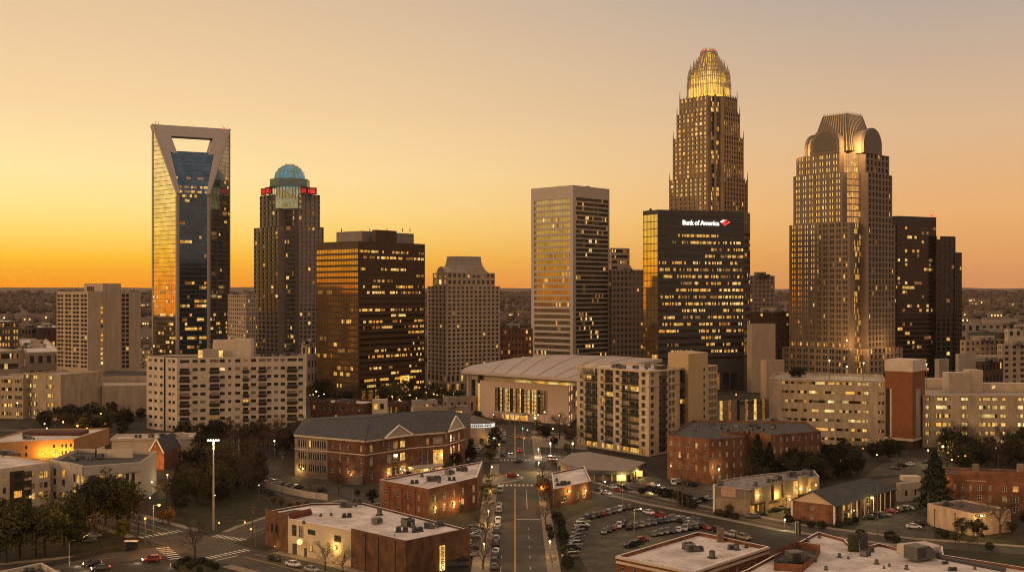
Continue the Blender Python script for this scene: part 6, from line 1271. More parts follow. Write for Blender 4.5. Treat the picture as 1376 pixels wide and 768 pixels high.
for nm, pts in (('parking_lot', [G(330, 640), G(420, 690), G(505, 692), G(503, 668), G(430, 640), G(400, 628), G(360, 626)][::-1]),
                ('parking_lot', [G(757, 700), G(790, 768), G(800, 800), (28, 262), (24, 262.5), G(860, 735), G(938, 716), G(1000, 722), G(870, 686), G(800, 680)][::1]),
                ('parking_lot', [G(870, 632), G(850, 652), G(935, 682), G(1000, 670), G(955, 652), G(900, 652)]),
                ('parking_lot', [G(1130, 722), G(1260, 735), G(1250, 700), G(1252, 675), G(1205, 672)]),
                ('parking_lot', [G(1008, 695), G(1062, 706), G(1062, 690), G(1100, 650), G(1060, 672)]),
                ('plaza', [G(650, 571), G(780, 585), G(790, 604), G(726, 600), G(655, 585)]),
                ('parking_lot', [G(480, 556), G(560, 545), G(650, 560), G(640, 575), G(560, 560)]),
                ('parking_lot', [G(1160, 640), G(1200, 612), G(1270, 618), G(1262, 634)])):
    sheet(nm, pts, .008, asph2 if nm != 'plaza' else pave)
for pts in ([G(213, 703), G(282, 713), G(352, 700), G(372, 690), G(350, 660), G(290, 650), G(205, 660)], [G(355, 672), G(420, 692), G(490, 676), G(440, 668)], [G(746, 690), G(756, 700), G(790, 790), G(760, 790)],
            [G(788, 636), G(838, 645), G(830, 640), G(792, 628)], [G(1240, 700), G(1400, 730), G(1400, 820), G(1270, 790)], [G(1045, 706), G(1160, 724), G(1180, 712), G(1066, 698)], [G(0, 700), G(120, 700), G(200, 735), G(90, 760), G(-60, 800)],
            [G(850, 664), G(940, 688), G(1000, 700), G(1000, 690), G(960, 678), G(880, 660)], [G(215, 640), G(230, 770), G(300, 772), G(310, 760), G(250, 752)][1:], [G(60, 585), G(120, 575), G(190, 600), G(110, 605)]):
    sheet('lawn_patch', pts, .005, lawn)
def cut(pts, a, b): return [(cX(D), D) for D in (a, (a + b) / 2, b)]
for o0, o1, a, b in ((-11.2, -6.5, 225, 404), (8.2, 11.6, 225, 400), (-10, -6.5, 436, 462), (-10, -6.5, 478, 600), (8.2, 11.5, 470, 548)): ribbon('pavement', cut(main, a, b), o0, o1, .13, pave, 1)
for pts, o0, o1 in ((RS[1:], -7, -4.6), ([(17, 432), (30, 406), (50, 377), (69, 355), (84, 336), (112, 316)], 4.6, 6.8), (RA[:2] + [(-68, 295.5)], -10.5, -7.5), (RA[:2] + [(-70, 297)], 7.5, 10.5), ([(-99, 325), (-111, 336), (-150, 374), (-190, 415)], 7.5, 10), ([(-104, 329), (-150, 374), (-190, 415)], -10, -7.5),
                    ([(-190, 262), (-130, 284), (-114, 292)], -8.5, -6), ([(-190, 262), (-130, 284), (-118, 290)], 6, 8.5), (RB[4:], 6, 8), ([(-78, 328), (-76, 336), (-70, 352), (-52, 378)], -8, -6)): ribbon('pavement', pts, o0, o1, .13, pave, 1)
# markings
def stripe(mb, pts, o, w_, z, on=None, off_=None):
    d_ = 0
    for i in range(len(pts) - 1):
        a, b = Vector(pts[i]), Vector(pts[i + 1]); L = (b - a).length; d = (b - a) / L; n = Vector((d.y, -d.x)); u = 0
        while u < L:
            e = min(L, u + (on or L)); p, q = a + d * u + n * o, a + d * e + n * o; h_ = n * (w_ / 2)
            mb.poly([(*(p - h_), z), (*(p + h_), z), (*(q + h_), z), (*(q - h_), z)]); u = e + (off_ or .01)
def ladder(mb, c, d, half, L, step=1.3, w_=.55, z=.030):
    d = Vector(d).normalized(); n = Vector((d.y, -d.x)); c = Vector(c); s = -half
    while s <= half: p = c + n * s; mb.poly([(*(p - d * L / 2 - n * w_ / 2), z), (*(p - d * L / 2 + n * w_ / 2), z), (*(p + d * L / 2 + n * w_ / 2), z), (*(p + d * L / 2 - n * w_ / 2), z)]); s += step
mw, my = MB(), MB()
for o in (-.16, .16): stripe(my, [(cX(225), 225), (cX(404), 404)], o, .14, .026); stripe(my, [(cX(482), 482), (cX(600), 600)], o, .14, .026)
stripe(mw, [(cX(225), 225), (cX(345), 345)], 4.0, .16, .026, 3, 9); stripe(mw, [(cX(366), 366), (cX(402), 402)], 4.0, .18, .026); stripe(mw, [(cX(225), 225), (cX(300), 300)], -3.6, .12, .026, 16, 8)
stripe(mw, [(cX(485), 485), (cX(590), 590)], 4.0, .16, .026); ladder(mw, (cX(411) + .8, 411), (0, 1), 6.7, 3.2, 1.5, .75); ladder(mw, (cX(474) + .8, 474), (0, 1), 6.7, 2.5, 1.5, .6)
mw.poly([(cX(349) + .4, 348.6, .027), (cX(349) + 8, 348.6, .027), (cX(349) + 8, 349.3, .027), (cX(349) + .4, 349.3, .027)])
for o in (-.16, .16): stripe(my, RA[:2] + [(-72, 299)], o, .14, .022); stripe(my, [(-101, 326), (-111, 336), (-150, 374)], o, .14, .022)
for o in (3.8,): stripe(mw, RA[:2] + [(-72, 299)], o, .14, .022); stripe(mw, [(-101, 326), (-150, 374)], o, .14, .022); stripe(mw, [(-101, 326), (-150, 374)], -o, .14, .022)
for c, d, h_ in (((-76.5, 302.5), (-.76, .65), 6.6), ((-102.5, 327.5), (-.72, .69), 6.6), ((-81.5, 322), (.5, .86), 5.4), ): ladder(mw, c, d, h_, 3.0, 1.5, .6, .030)
ladder(mw, (-93, 303), (.84, .5), 7.2, 3.4, 2.4, .8, .030)
for c, d in (((-73.5, 300), (-.76, .65)),): 
    d = Vector(d); n = Vector((d.y, -d.x)); c = Vector(c); mw.poly([(*(c - n * 7), .031), (*(c), .031), (*(c + d * .5), .031), (*(c - n * 7 + d * .5), .031)])
stripe(my, [(-190, 262), (-130, 284), (-106, 298)], 0, .2, .020); stripe(mw, [(-79, 329), (-70, 352)], 2, .14, .020); stripe(my, [(17, 432), (30, 406), (50, 377), (69, 355), (84, 336)], 0, .2, .020)
# bay lines in the big lot
a, b = Vector(G(784, 697)), Vector(G(842, 685))
for k in range(9): p = a.lerp(b, k / 8); mw.poly([(p.x - .06, p.y - 2.5, .014), (p.x + .06, p.y - 2.5, .014), (p.x + .06, p.y + 2.5, .014), (p.x - .06, p.y + 2.5, .014)])
struct('road_markings_white', mw, white); struct('road_markings_yellow', my, yellow)

# ---------------------------------------------------------------- hills, woods
def hz_(x, y):
    s = max(0, (y - 1500) / 6000); n1 = noise.noise(Vector((x / 1500, y / 1500, 3))); n2 = noise.noise(Vector((x / 420, y / 600, 7)))
    return -2 + 112 * s ** .8 * (1 + .10 * n1) + n2 * 9 * min(1, s * 4) + noise.noise(Vector((x / 90, y / 200, 1))) * 2.5 * min(1, s * 6)
m = MB(); nx, ny = 260, 70; k = []
for j in range(ny + 1):
    y = 1500 + (9000 - 1500) * (j / ny) ** 1.3
    for i in range(nx + 1):
        x = (i / nx - .5) * (y * 2.2 + 2500); m.v.append((x, y, hz_(x, y) if y < 8200 else hz_(x, 8200) - (y - 8200) * .08))
for j in range(ny):
    for i in range(nx): a = j * (nx + 1) + i; m.f.append((a, a + 1, a + nx + 2, a + nx + 1)); m.m.append(0)
o = tag(m.build('hills', mat('hill_woods_hazed', (.09, .064, .047), .95, var=.3, vs=.004, c2=(.15, .105, .078)), smooth=True), kind='structure')  # hill colour raised to carry part of the distance haze
wm_ = MB(); rnd = random.Random(3)
def blob(m, x, y, z, r, rnd, nu=6, nv=4):
    k = len(m.v); m.v.append((x, y, z + r * 1.0)); m.v.append((x, y, z - r * .6))
    for j in range(1, nv):
        ph = math.pi * j / nv
        for i in range(nu): t_ = 2 * math.pi * (i + .5 * (j % 2)) / nu; q = r * rnd.uniform(.75, 1.2); m.v.append((x + q * math.sin(ph) * math.cos(t_), y + q * math.sin(ph) * math.sin(t_), z + q * math.cos(ph)))
    g = lambda j, i: k + 2 + (j - 1) * nu + i % nu
    for i in range(nu):
        m.f.append((k, g(1, i), g(1, i + 1))); m.f.append((k + 1, g(nv - 1, i + 1), g(nv - 1, i))); m.m += [0, 0]
        for j in range(1, nv - 1): m.f.append((g(j, i), g(j + 1, i), g(j + 1, i + 1), g(j, i + 1))); m.m.append(0)
for i in range(11000):
    y = 1150 + 4200 * rnd.random() ** 1.4; x = (rnd.random() - .5) * y * 1.6
    if noise.noise(Vector((x / 160, y / 260, 5))) < -.12 and y < 2600: continue
    r = rnd.uniform(5, 9) * (1 + y / 9000); blob(wm_, x, y, max(0, hz_(x, y)) + r * .5, r, rnd)
tag(wm_.build('distant_woods', mat('wood_crowns_hazed', (.055, .040, .027), .95, var=.3, vs=.006, c2=(.12, .084, .06))), kind='stuff', label='brown wooded hillsides under the horizon', cat='woods')  # paler, flatter crowns have distance haze painted in

# ---------------------------------------------------------------- trees
leafm = {'o': mat('leaf_olive', (.046, .045, .011), .8, var=.5, vs=.3, c2=(.105, .096, .024)), 'd': mat('leaf_dark', (.015, .017, .007), .85, var=.5, vs=.3, c2=(.040, .038, .015)),
         'b': mat('twig_brown', (.060, .040, .023), .9, var=.3, vs=.3, c2=(.11, .07, .04)), 'a': mat('leaf_lamp_orange', (.17, .075, .02), .8, var=.4, vs=.6, c2=(.26, .12, .03)), 'c': mat('needle_dark', (.012, .017, .009), .9, var=.4, vs=.5, c2=(.026, .030, .013))}  # orange of lamp-lit foliage is put into the leaf colour
bark = mat('bark', (.055, .040, .028), .9, var=.3, vs=2)
def leafquad(m, c, s, rnd):
    a = Vector((rnd.gauss(0, 1), rnd.gauss(0, 1), rnd.gauss(0, 1))).normalized(); b = a.orthogonal().normalized() * s; a = a.cross(b).normalized() * s * rnd.uniform(.5, 1)
    m.poly([c - a - b * .4, c + b, c + a - b * .2, c - b * .8]) if rnd.random() < .5 else m.poly([c - a, c + b, c + a])
def branchy(mt, mc, p, d, L, r, depth, rnd, leaf=0, spread=.6):
    q = p + d * L; (mt if depth > 2 else mc).tube(p, q, r, r * .68, 5 if depth > 2 else 3, cap=False)
    if depth == 0: return
    for k in range(3 if depth > 1 else 4):
        e = (d + Vector((rnd.gauss(0, 1), rnd.gauss(0, 1), rnd.gauss(0, .8))) * spread).normalized(); e.z = e.z + .18; e.normalize()
        branchy(mt, mc, p.lerp(q, rnd.uniform(.45, 1)), e, L * rnd.uniform(.6, .85), r * .6, depth - 1, rnd, leaf, spread)
    if leaf and depth <= 2:
        for _ in range(leaf): leafquad(mc, q + Vector((rnd.gauss(0, .5), rnd.gauss(0, .5), rnd.gauss(0, .4))), .16, rnd)
def tree_mesh(kind, seed):
    rnd = random.Random(seed); mt, mc = MB(), MB(); Z = Vector((0, 0, 1))
    if kind == 'b':                                            # bare tree, 12 m
        mt.tube((0, 0, 0), (0, 0, 3), .26, .2, 7)
        for k in range(6):
            a = k * 1.05 + rnd.random(); branchy(mt, mc, Vector((0, 0, 2.2 + k * .5)), Vector((math.cos(a) * .62, math.sin(a) * .62, .9)).normalized(), 2.9, .11, 4, rnd, 1)
    elif kind == 'c':                                          # conifer, 12 m
        mt.tube((0, 0, 0), (0, 0, 11), .25, .05, 6)
        for i in range(2600):
            h = rnd.random() ** .8; rr = (1 - h) ** .75 * 3.1 * rnd.uniform(.55, 1) * (1 + .22 * math.sin(h * 40)); a = rnd.random() * 6.283
            leafquad(mc, Vector((rr * math.cos(a), rr * math.sin(a), .8 + h * 11.2 - rr * .12)), .34, rnd)
    elif kind == 's':                                          # shrub, 1.6 m
        mt.tube((0, 0, 0), (0, 0, .8), .06, .04, 5)
        for i in range(420):
            v = Vector((rnd.gauss(0, 1), rnd.gauss(0, 1), rnd.gauss(0, 1))).normalized() * rnd.uniform(.7, 1.02); leafquad(mc, Vector((v.x * 1.1, v.y * 1.1, .85 + v.z * .8)), .17, rnd)
    else:                                                      # leafy, 12 m
        mt.tube((0, 0, 0), (0, 0, 3.4), .3, .22, 7); cl = []
        for k in range(64 if kind != 'o' else 56):
            v = Vector((rnd.gauss(0, 1), rnd.gauss(0, 1), rnd.gauss(0, .8))); v = v.normalized() * rnd.uniform(.4, 1); q = 1 - .25 * max(0, v.z); cl.append((Vector((v.x * 4.3 * q, v.y * 4.3 * q, 6.6 + v.z * 4.9)), rnd.uniform(.8, 1.5)))
        for c, r in cl[:14]: mt.tube((0, 0, rnd.uniform(2.6, 5)), c, .11, .03, 4, cap=False)
        for c, r in cl:
            for i in range(48): v = Vector((rnd.gauss(0, 1), rnd.gauss(0, 1), rnd.gauss(0, 1))).normalized() * r * rnd.uniform(.5, 1.08); v.z *= .72; leafquad(mc, c + v, .31, rnd)
    return mt, mc
PT = {}
for kd, seeds in (('b', (1, 2, 3)), ('c', (4,)), ('s', (5, 6)), ('o', (7, 8, 9)), ('d', (10, 11, 12))):
    PT[kd] = []
    for s in seeds: mt, mc = tree_mesh(kd, s); PT[kd].append((mt.mesh('trunk', [bark]), mc.v, mc.f))
for _k, _m in leafm.items():
    _t = _m.node_tree; _p = _t.nodes['Principled BSDF']; _s = _p.inputs['Base Color'].links[0].from_socket; _o = _t.nodes.new('ShaderNodeObjectInfo'); _r = _t.nodes.new('ShaderNodeMapRange'); _r.inputs[3].default_value = .5; _r.inputs[4].default_value = 1.6
    _x = _t.nodes.new('ShaderNodeMix'); _x.data_type = 'RGBA'; _x.blend_type = 'MULTIPLY'; _x.inputs[0].default_value = 1; _t.links.new(_o.outputs['Random'], _r.inputs[0]); _t.links.new(_s, _x.inputs[6]); _t.links.new(_r.outputs[0], _x.inputs[7]); _t.links.new(_x.outputs[2], _p.inputs['Base Color'])
TM = {}
def crown(kd, i, mk):
    if (kd, i, mk) not in TM:
        mb = MB(); mb.v, mb.f = PT[kd][i][1], PT[kd][i][2]; mb.m = [0] * len(mb.f); TM[kd, i, mk] = mb.mesh('crown', [leafm[mk]])
    return TM[kd, i, mk]
ORD = ['first', 'second', 'third', 'fourth', 'fifth', 'sixth', 'seventh', 'eighth', 'ninth', 'tenth', 'eleventh', 'twelfth', 'thirteenth', 'fourteenth', 'fifteenth', 'sixteenth', 'seventeenth', 'eighteenth', 'nineteenth', 'twentieth'] + ['twenty ' + w_ for w_ in ('first', 'second', 'third', 'fourth', 'fifth', 'sixth', 'seventh', 'eighth', 'ninth')] + ['thirtieth'] + ['thirty ' + w_ for w_ in ('first', 'second', 'third', 'fourth', 'fifth', 'sixth', 'seventh', 'eighth', 'ninth')] + ['fortieth'] + ['forty ' + w_ for w_ in ('first', 'second', 'third', 'fourth', 'fifth', 'sixth', 'seventh', 'eighth', 'ninth')]
KN = {'b': ('bare_tree', 'bare brown tree', 'tree'), 'c': ('conifer', 'dark conifer', 'tree'), 's': ('shrub', 'round shrub', 'shrub'), 'o': ('leafy_tree', 'olive leafed tree', 'tree'), 'd': ('evergreen_tree', 'dark green tree', 'tree'), 'a': ('orange_tinted_tree', 'orange tinted tree', 'tree')}
trnd = random.Random(11)
def tree(P, h, kd, label, group, wide=1.0):
    base = {'a': 'o'}.get(kd, kd); i = trnd.randrange(len(PT[base])); nm, _, cat = KN[kd]
    t = thing(nm, label, cat, (P[0], P[1], 0), trnd.random() * 6.28, group); s = h / (12.0 if base != 's' else 1.6)
    for me, n_ in ((PT[base][i][0], 'trunk'), (crown(base, i, {'s': 'd'}.get(kd, kd)), 'crown')):
        o = put(n_, me, t); o.scale = (s * wide, s * wide, s)
    return t
def grove(place, lst, group):
    """lst: (photo x, photo y of the foot, height, kind); the labels count from the left within each kind"""
    lst = sorted(lst); cnt = {}; tot = {}
    for q in lst: tot[q[3]] = tot.get(q[3], 0) + 1
    for x, y, h, kd in lst:
        k = cnt.get(kd, 0); cnt[kd] = k + 1; od = (ORD[k] + ' ' if tot[kd] > 1 else '')
        tree(G(x, y), h, kd, (f"{od}from the left " if od else '') + f"{KN[kd][1]} {place}", group, trnd.uniform(.9, 1.15))
def fill(poly, n, hs, kinds, seed, dmin=9):
    r = random.Random(seed); out = []; xs = [p[0] for p in poly]; ys = [p[1] for p in poly]; tries = 0
    def inside(x, y):
        c = False; j = len(poly) - 1
        for i in range(len(poly)):
            if (poly[i][1] > y) != (poly[j][1] > y) and x < (poly[j][0] - poly[i][0]) * (y - poly[i][1]) / (poly[j][1] - poly[i][1]) + poly[i][0]: c = not c
            j = i
        return c
    while len(out) < n and tries < 4000:
        tries += 1; x, y = r.uniform(min(xs), max(xs)), r.uniform(min(ys), max(ys))
        if inside(x, y) and all(abs(x - q[0]) + 2 * abs(y - q[1]) > dmin for q in out): out.append((x, y, r.uniform(*hs), r.choice(kinds)))
    return out
grove('in the front left grove', [(8, 756, 16.9, 'o'), (26, 750, 17.6, 'o'), (48, 745, 16.2, 'b'), (60, 746, 16.9, 'o'), (86, 733, 15.6, 'o'), (106, 724, 15.6, 'o'), (126, 714, 18.2, 'd'), (142, 706, 17.6, 'o'), (158, 712, 18.2, 'o'), (172, 712, 16.2, 'o'), (186, 716, 11.7, 'b'), (104, 742, 10.4, 'o'), (136, 735, 10.4, 'b'), (3, 722, 11.7, 'd'), (66, 706, 7.8, 'd'), (30, 716, 10.4, 'o'), (-12, 740, 16.9, 'o'), (166, 728, 7.8, 'o')], 'trees of the front left grove')
grove('around the floodlight mast', fill([(228, 672), (250, 645), (262, 620), (300, 612), (345, 622), (350, 660), (332, 676), (232, 692), (215, 684)], 64, (8, 14), 'ddbbbo', 5, 7) + [(300, 655, 20, 'b'), (276, 650, 19, 'b'), (320, 658, 19, 'b'), (262, 655, 16, 'd'), (310, 668, 17, 'b'), (335, 655, 16, 'b'), (250, 668, 14, 'b')], 'trees of the dark park')
grove('before the white apartment slab', fill([(240, 596), (420, 600), (420, 612), (260, 606)], 26, (9, 15), 'bbdb', 6, 9) + [(360, 600, 17, 'b'), (386, 604, 18, 'b'), (372, 612, 14, 'b'), (404, 598, 14, 'o')], 'trees before the white apartment slab')
grove('below the podium hall', fill([(45, 566), (190, 560), (196, 582), (120, 592), (60, 580)], 40, (7, 12), 'dddob', 7, 9), 'trees below the podium hall')
grove('on the podium roof edge of the deck', [], '') if False else None
grove('at the foot of the bronze block', fill([(412, 536), (560, 530), (620, 536), (640, 556), (560, 552), (520, 545), (415, 546)], 44, (9, 15), 'ddbo', 8, 9), 'trees at the foot of the bronze block')
grove('in front of the school', [(540, 664, 7, 'd'), (548, 660, 8, 'd'), (580, 648, 6, 'd'), (604, 640, 7, 'o'), (614, 632, 8, 'd'), (420, 668, 6, 'b'), (455, 664, 8, 'b'), (500, 678, 6, 'd'), (480, 668, 3, 'd'), (632, 622, 8, 'd'), (628, 612, 8, 'd'), (563, 656, 5, 'o')], 'trees in front of the school')
grove('along the left pavement of the main street', [(649, 764, 10, 'b'), (652, 735, 10.5, 'b'), (655, 708, 7, 'b'), (656, 692, 7, 'b'), (657, 672, 7, 'o'), (659, 655, 7, 'b'), (662, 612, 9, 'd'), (665, 600, 10, 'd'), (660, 622, 7, 'o'), (645, 700, 5, 'b')], 'trees on the left pavement')
grove('along the right pavement of the main street', [(742, 762, 4, 'b'), (733, 706, 8.5, 'b'), (735, 686, 9, 'b'), (731, 672, 8, 'a'), (733, 660, 8, 'b'), (738, 716, 3, 'd'), (745, 700, 3.5, 'd'), (741, 728, 4, 'd'), (729, 640, 7, 'b')], 'trees on the right pavement')
grove('in the strip beside the big lot', [(751 + k * 1.1, 694 + k * 6.2, 1.6 + (k % 3) * .4, 's') for k in range(12)], 'shrubs beside the big lot')
grove('before the arena', [(668, 592, 15, 'b'), (661, 584, 12, 'b'), (752, 590, 16, 'b'), (772, 604, 14, 'b'), (766, 596, 9, 'd'), (734, 592, 8, 'd'), (726, 585, 7, 'd'), (745, 602, 6, 'd'), (640, 572, 9, 'd'), (648, 578, 9, 'd'), (722, 578, 6, 'd'), (762, 612, 6, 'd')], 'trees before the arena')
grove('along the canopy car park', [(x, 637 + (x - 780) * .06, 2.2, 's') for x in (778, 786, 797, 806, 818, 827, 836)], 'shrubs along the canopy car park')
grove('in the hedge beside the brick apartment lot', [(862, 663, 2.2, 's'), (872, 662, 2.4, 's'), (883, 664, 2.6, 's'), (893, 668, 3.2, 's'), (902, 672, 4.4, 'd'), (911, 676, 4.8, 'd'), (921, 679, 3.8, 's'), (930, 682, 2.6, 's'), (966, 692, 2, 's'), (976, 694, 2, 's'), (988, 697, 2, 's'), (980, 690, 3.6, 'o')], 'hedge plants by the brick apartment lot')
grove('against the brick apartment block', [(1018, 652, 19, 'c'), (1034, 652, 16, 'c'), (1005, 654, 12, 'b'), (1048, 650, 11, 'd'), (1026, 662, 10, 'd'), (990, 660, 8, 'b')] + fill([(1052, 652), (1066, 634), (1150, 626), (1158, 640), (1100, 656)], 30, (8, 13), 'ddbd', 9, 8), 'trees against the brick apartment block')
grove('along the foot of the parking decks', fill([(1112, 618), (1188, 608), (1240, 612), (1190, 622)], 10, (6, 10), 'ddb', 10, 14) + fill([(1262, 612), (1400, 606), (1400, 634), (1275, 636)], 46, (9, 15), 'bbdb', 12, 8) + [(1290, 600, 15, 'b'), (1300, 602, 14, 'b'), (1350, 604, 14, 'b'), (1272, 604, 10, 'd')], 'trees at the foot of the parking decks')
tree(G(1256, 690), 20, 'c', 'tall broad dark conifer between the white house and the orange brick block', None, 1.25)
tree(G(1344, 722), 15.5, 'b', 'big bare tree before the orange brick block at the right edge', None, 1.1)
tree(G(1313, 728), 8, 'o', 'small lamp lit yellow tree at the corner of the tan annex', None, 1.0)
tree(G(262, 750), 12.5, 'b', 'spreading bare tree on the island at the front left crossing', None, 1.0)
tree(G(226, 704), 5.5, 'a', 'small orange tinted tree glowing under the sodium lamp by the crossing', None, 1.1)
tree(G(218, 702), 4.5, 'a', 'smaller orange tinted tree left of the other under the sodium lamp', None, 1.1)
tree(G(1110, 622), 5, 'a', 'small orange tinted tree lit by a lamp at the left end of the deck', None, 1.2)
tree(G(437, 766), 9, 'b', 'slim bare tree before the white painted front', None, .9)
tree(G(461, 772), 8, 'b', 'bare tree lit by the wall lamp at the end of the white painted front', None, 1.0)
grove('on the planted island below the bare tree', [(x, y, h, 's') for x, y, h in ((236, 763, 1.5), (244, 757, 1.5), (252, 754, 1.4), (262, 758, 1.6), (272, 756, 1.5), (281, 760, 1.5), (290, 764, 1.5), (255, 764, 1.4), (268, 768, 1.3))], 'shrubs on the planted island')
grove('in the amber-tinted hedge behind the flat roofed building', [(x, y, 3.2, 'a') for x, y in ((368, 678), (378, 681), (389, 683), (400, 684), (412, 684))], 'amber hedge behind the flat roofed building')  # lamplight on the hedge is painted as amber leaves
grove('beside the gabled brick house', [(x, y, h, 's') for x, y, h in ((1060, 702, 2.4), (1072, 704, 1.6), (1090, 708, 1.8), (1104, 710, 2.4), (1128, 708, 2), (1140, 704, 2), (1150, 702, 1.8), (1156, 722, 2.4), (1196, 725, 2.6), (1204, 728, 2), (1062, 694, 2.6))], 'shrubs beside the gabled brick house')
grove('before the tan annex', [(1292, 722, 6.5, 'd'), (1284, 730, 3.5, 'o'), (1270, 722, 2, 's'), (1262, 716, 1.6, 's'), (1360, 716, 4, 'd'), (1302, 735, 4, 'b'), (1378, 700, 3, 's'), (1330, 738, 2, 's')], 'plants before the tan annex')
grove('on top of the left parking deck', [], '') if False else None
for x in (1068, 1076): 
    P = at(x, 556); t = tree(P, 6.5, 'd', 'dark green tree %s above the left end of the long tan deck' % ('rising' if x == 1068 else 'leaning right'), None, 1.3); t.location.z = 28

# ================================================================ VEHICLES
tyre = mat('tyre', (.015, .015, .015), .9); rim = mat('rim', (.3, .3, .3), .4, .7); carglass = mat('car_glass', (.02, .022, .025), .08, 0, .6)
headm = mat('headlight_off', (.5, .5, .5), .2); tailm = mat('taillight_off', (.25, .015, .01), .3); headon = lit('headlight_on', (1, .85, .55), 14, .01); tailon = lit('taillight_on', (1, .04, .02), 4, .01)
def paint(n, c): return mat('paint_' + n, c, .3, .1, .5, var=.04)
PC = {'white': paint('white_car', (.62, .60, .57)), 'silver': paint('silver', (.34, .34, .34)), 'grey': paint('grey', (.12, .12, .12)), 'black': paint('black', (.018, .018, .02)), 'red': paint('red', (.28, .02, .015)), 'blue': paint('blue', (.03, .05, .11)), 'tan': paint('tan', (.25, .20, .14))}
# stations: x, half width, z of sill, belt height
PROF = {'sedan': dict(b=[(-2.3, .70, .45, .80), (-2.15, .84, .28, .92), (-1.5, .90, .22, .96), (0, .91, .2, .93), (1.2, .90, .22, .88), (1.95, .84, .26, .78), (2.25, .68, .38, .64)], c=[(-1.75, .70, .95), (-1.05, .62, 1.40), (.35, .62, 1.43), (1.15, .72, .90)], L=2.3),
        'suv': dict(b=[(-2.3, .80, .5, .95), (-2.2, .88, .32, 1.05), (-1.5, .93, .28, 1.08), (0, .94, .26, 1.06), (1.1, .93, .28, 1.04), (1.95, .88, .32, .96), (2.25, .76, .45, .78)], c=[(-2.15, .78, 1.06), (-1.85, .70, 1.66), (.25, .70, 1.70), (1.1, .80, 1.05)], L=2.3),
        'van': dict(b=[(-2.5, .88, .45, 1.1), (-2.45, .95, .3, 1.2), (-1.5, .98, .28, 1.22), (0, .98, .28, 1.2), (1.4, .96, .3, 1.15), (2.2, .92, .32, 1.0), (2.5, .8, .45, .85)], c=[(-2.42, .88, 1.2), (-2.3, .84, 2.0), (1.0, .84, 2.05), (1.9, .88, 1.12)], L=2.5)}
CM = {}
def car_meshes(kind, colr):
    if (kind, colr) in CM: return CM[kind, colr]
    P = PROF[kind]; b = MB(); rings = []
    for x, w_, z0, z1 in P['b']: rings.append([(x, -w_ * .9, z0), (x, -w_, z0 + (z1 - z0) * .45), (x, -w_ * .95, z1 - .06), (x, -w_ * .8, z1), (x, w_ * .8, z1), (x, w_ * .95, z1 - .06), (x, w_, z0 + (z1 - z0) * .45), (x, w_ * .9, z0)])
    for i in range(len(rings) - 1):
        for j in range(8): k = (j + 1) % 8; b.poly([rings[i][j], rings[i + 1][j], rings[i + 1][k], rings[i][k]])
    b.poly(rings[0]); b.poly(rings[-1][::-1])
    c = P['c']; g = MB(); rf = lambda i, s: (c[i][0], s * c[i][1], c[i][2])
    for s in (-1, 1): g.poly([rf(0, s), rf(1, s), rf(2, s), rf(3, s)])
    g.poly([rf(0, -1), rf(1, -1), rf(1, 1), rf(0, 1)]); g.poly([rf(2, -1), rf(3, -1), rf(3, 1), rf(2, 1)])
    z = c[1][2]; b.hexa([(c[1][0], -c[1][1] - .01, z - .03), (c[2][0], -c[2][1] - .01, c[2][2] - .03), (c[2][0], c[2][1] + .01, c[2][2] - .03), (c[1][0], c[1][1] + .01, z - .03)], [(c[1][0] + .12, -c[1][1] + .1, z + .04), (c[2][0] - .12, -c[2][1] + .1, c[2][2] + .04), (c[2][0] - .12, c[2][1] - .1, c[2][2] + .04), (c[1][0] + .12, c[1][1] - .1, z + .04)])
    for s in (-1, 1):                                           # roof pillars
        for i, j in ((0, 1), (2, 3)): b.tube(rf(i, s), rf(j, s), .05, .05, 4)
        x = (c[1][0] + c[2][0]) / 2; b.tube((x, s * (c[0][1] + .02), c[0][2]), (x, s * (c[1][1] + .01), c[1][2]), .05, .05, 4)
        b.box(c[3][0] - .15, c[3][0] + .1, s * 1.0 - .1, s * 1.0 + .1, c[3][2] + .02, c[3][2] + .18)
    wh = MB(); wh.tube((0, -.11, 0), (0, .11, 0), .33, .33, 14, 0); rm = MB(); rm.tube((0, -.125, 0), (0, .125, 0), .2, .2, 10, 0)
    hl = MB(); hl.box(-.1, .06, -.2, .2, -.08, .08); L = P['L']
    CM[kind, colr] = dict(body=b.mesh('body', [PC[colr]]), glass=g.mesh('windows', [carglass]), wheel=wh.mesh('wheel', [tyre]), rim=rm.mesh('rim', [rim]), hl=hl.mesh('headlight', [headm]), hlon=hl.mesh('headlight', [headon]), tl=hl.mesh('taillight', [tailm]), tlon=hl.mesh('taillight', [tailon]), L=L, z=P['b'][-2][3] - .14, zt=P['b'][1][3] - .14, w=P['b'][1][1] - .2)
    return CM[kind, colr]
def car(P, ang, kind, colr, label, group=None, on=False, z=.02):
    M = car_meshes(kind, colr); t = thing('parked_car' if not on else 'moving_car', label, 'car' if kind != 'van' else 'van', (P[0], P[1], z), ang, group)
    put('body', M['body'], t); put('windows', M['glass'], t)
    for x in (-1.4, 1.4):
        for s in (-1, 1): w_ = put('wheel', M['wheel'], t, (x, s * .82, .33)); put('rim', M['rim'], w_)
    for s in (-1, 1): put('headlight', M['hlon' if on else 'hl'], t, (M['L'] - .12, s * .55, M['z'])); put('taillight', M['tlon' if on else 'tl'], t, (-M['L'] + .06, s * M['w'] * .85, M['zt']))
    if on: lamp(t, 'headlight_beam', (M['L'] + 1.2, 0, .7), 120, (1, .85, .6), .2)
    return t
crnd = random.Random(21)
def rcol(): return crnd.choice(['white', 'silver', 'grey', 'grey', 'black', 'black', 'black', 'blue', 'red', 'grey', 'tan', 'black', 'blue', 'silver'])
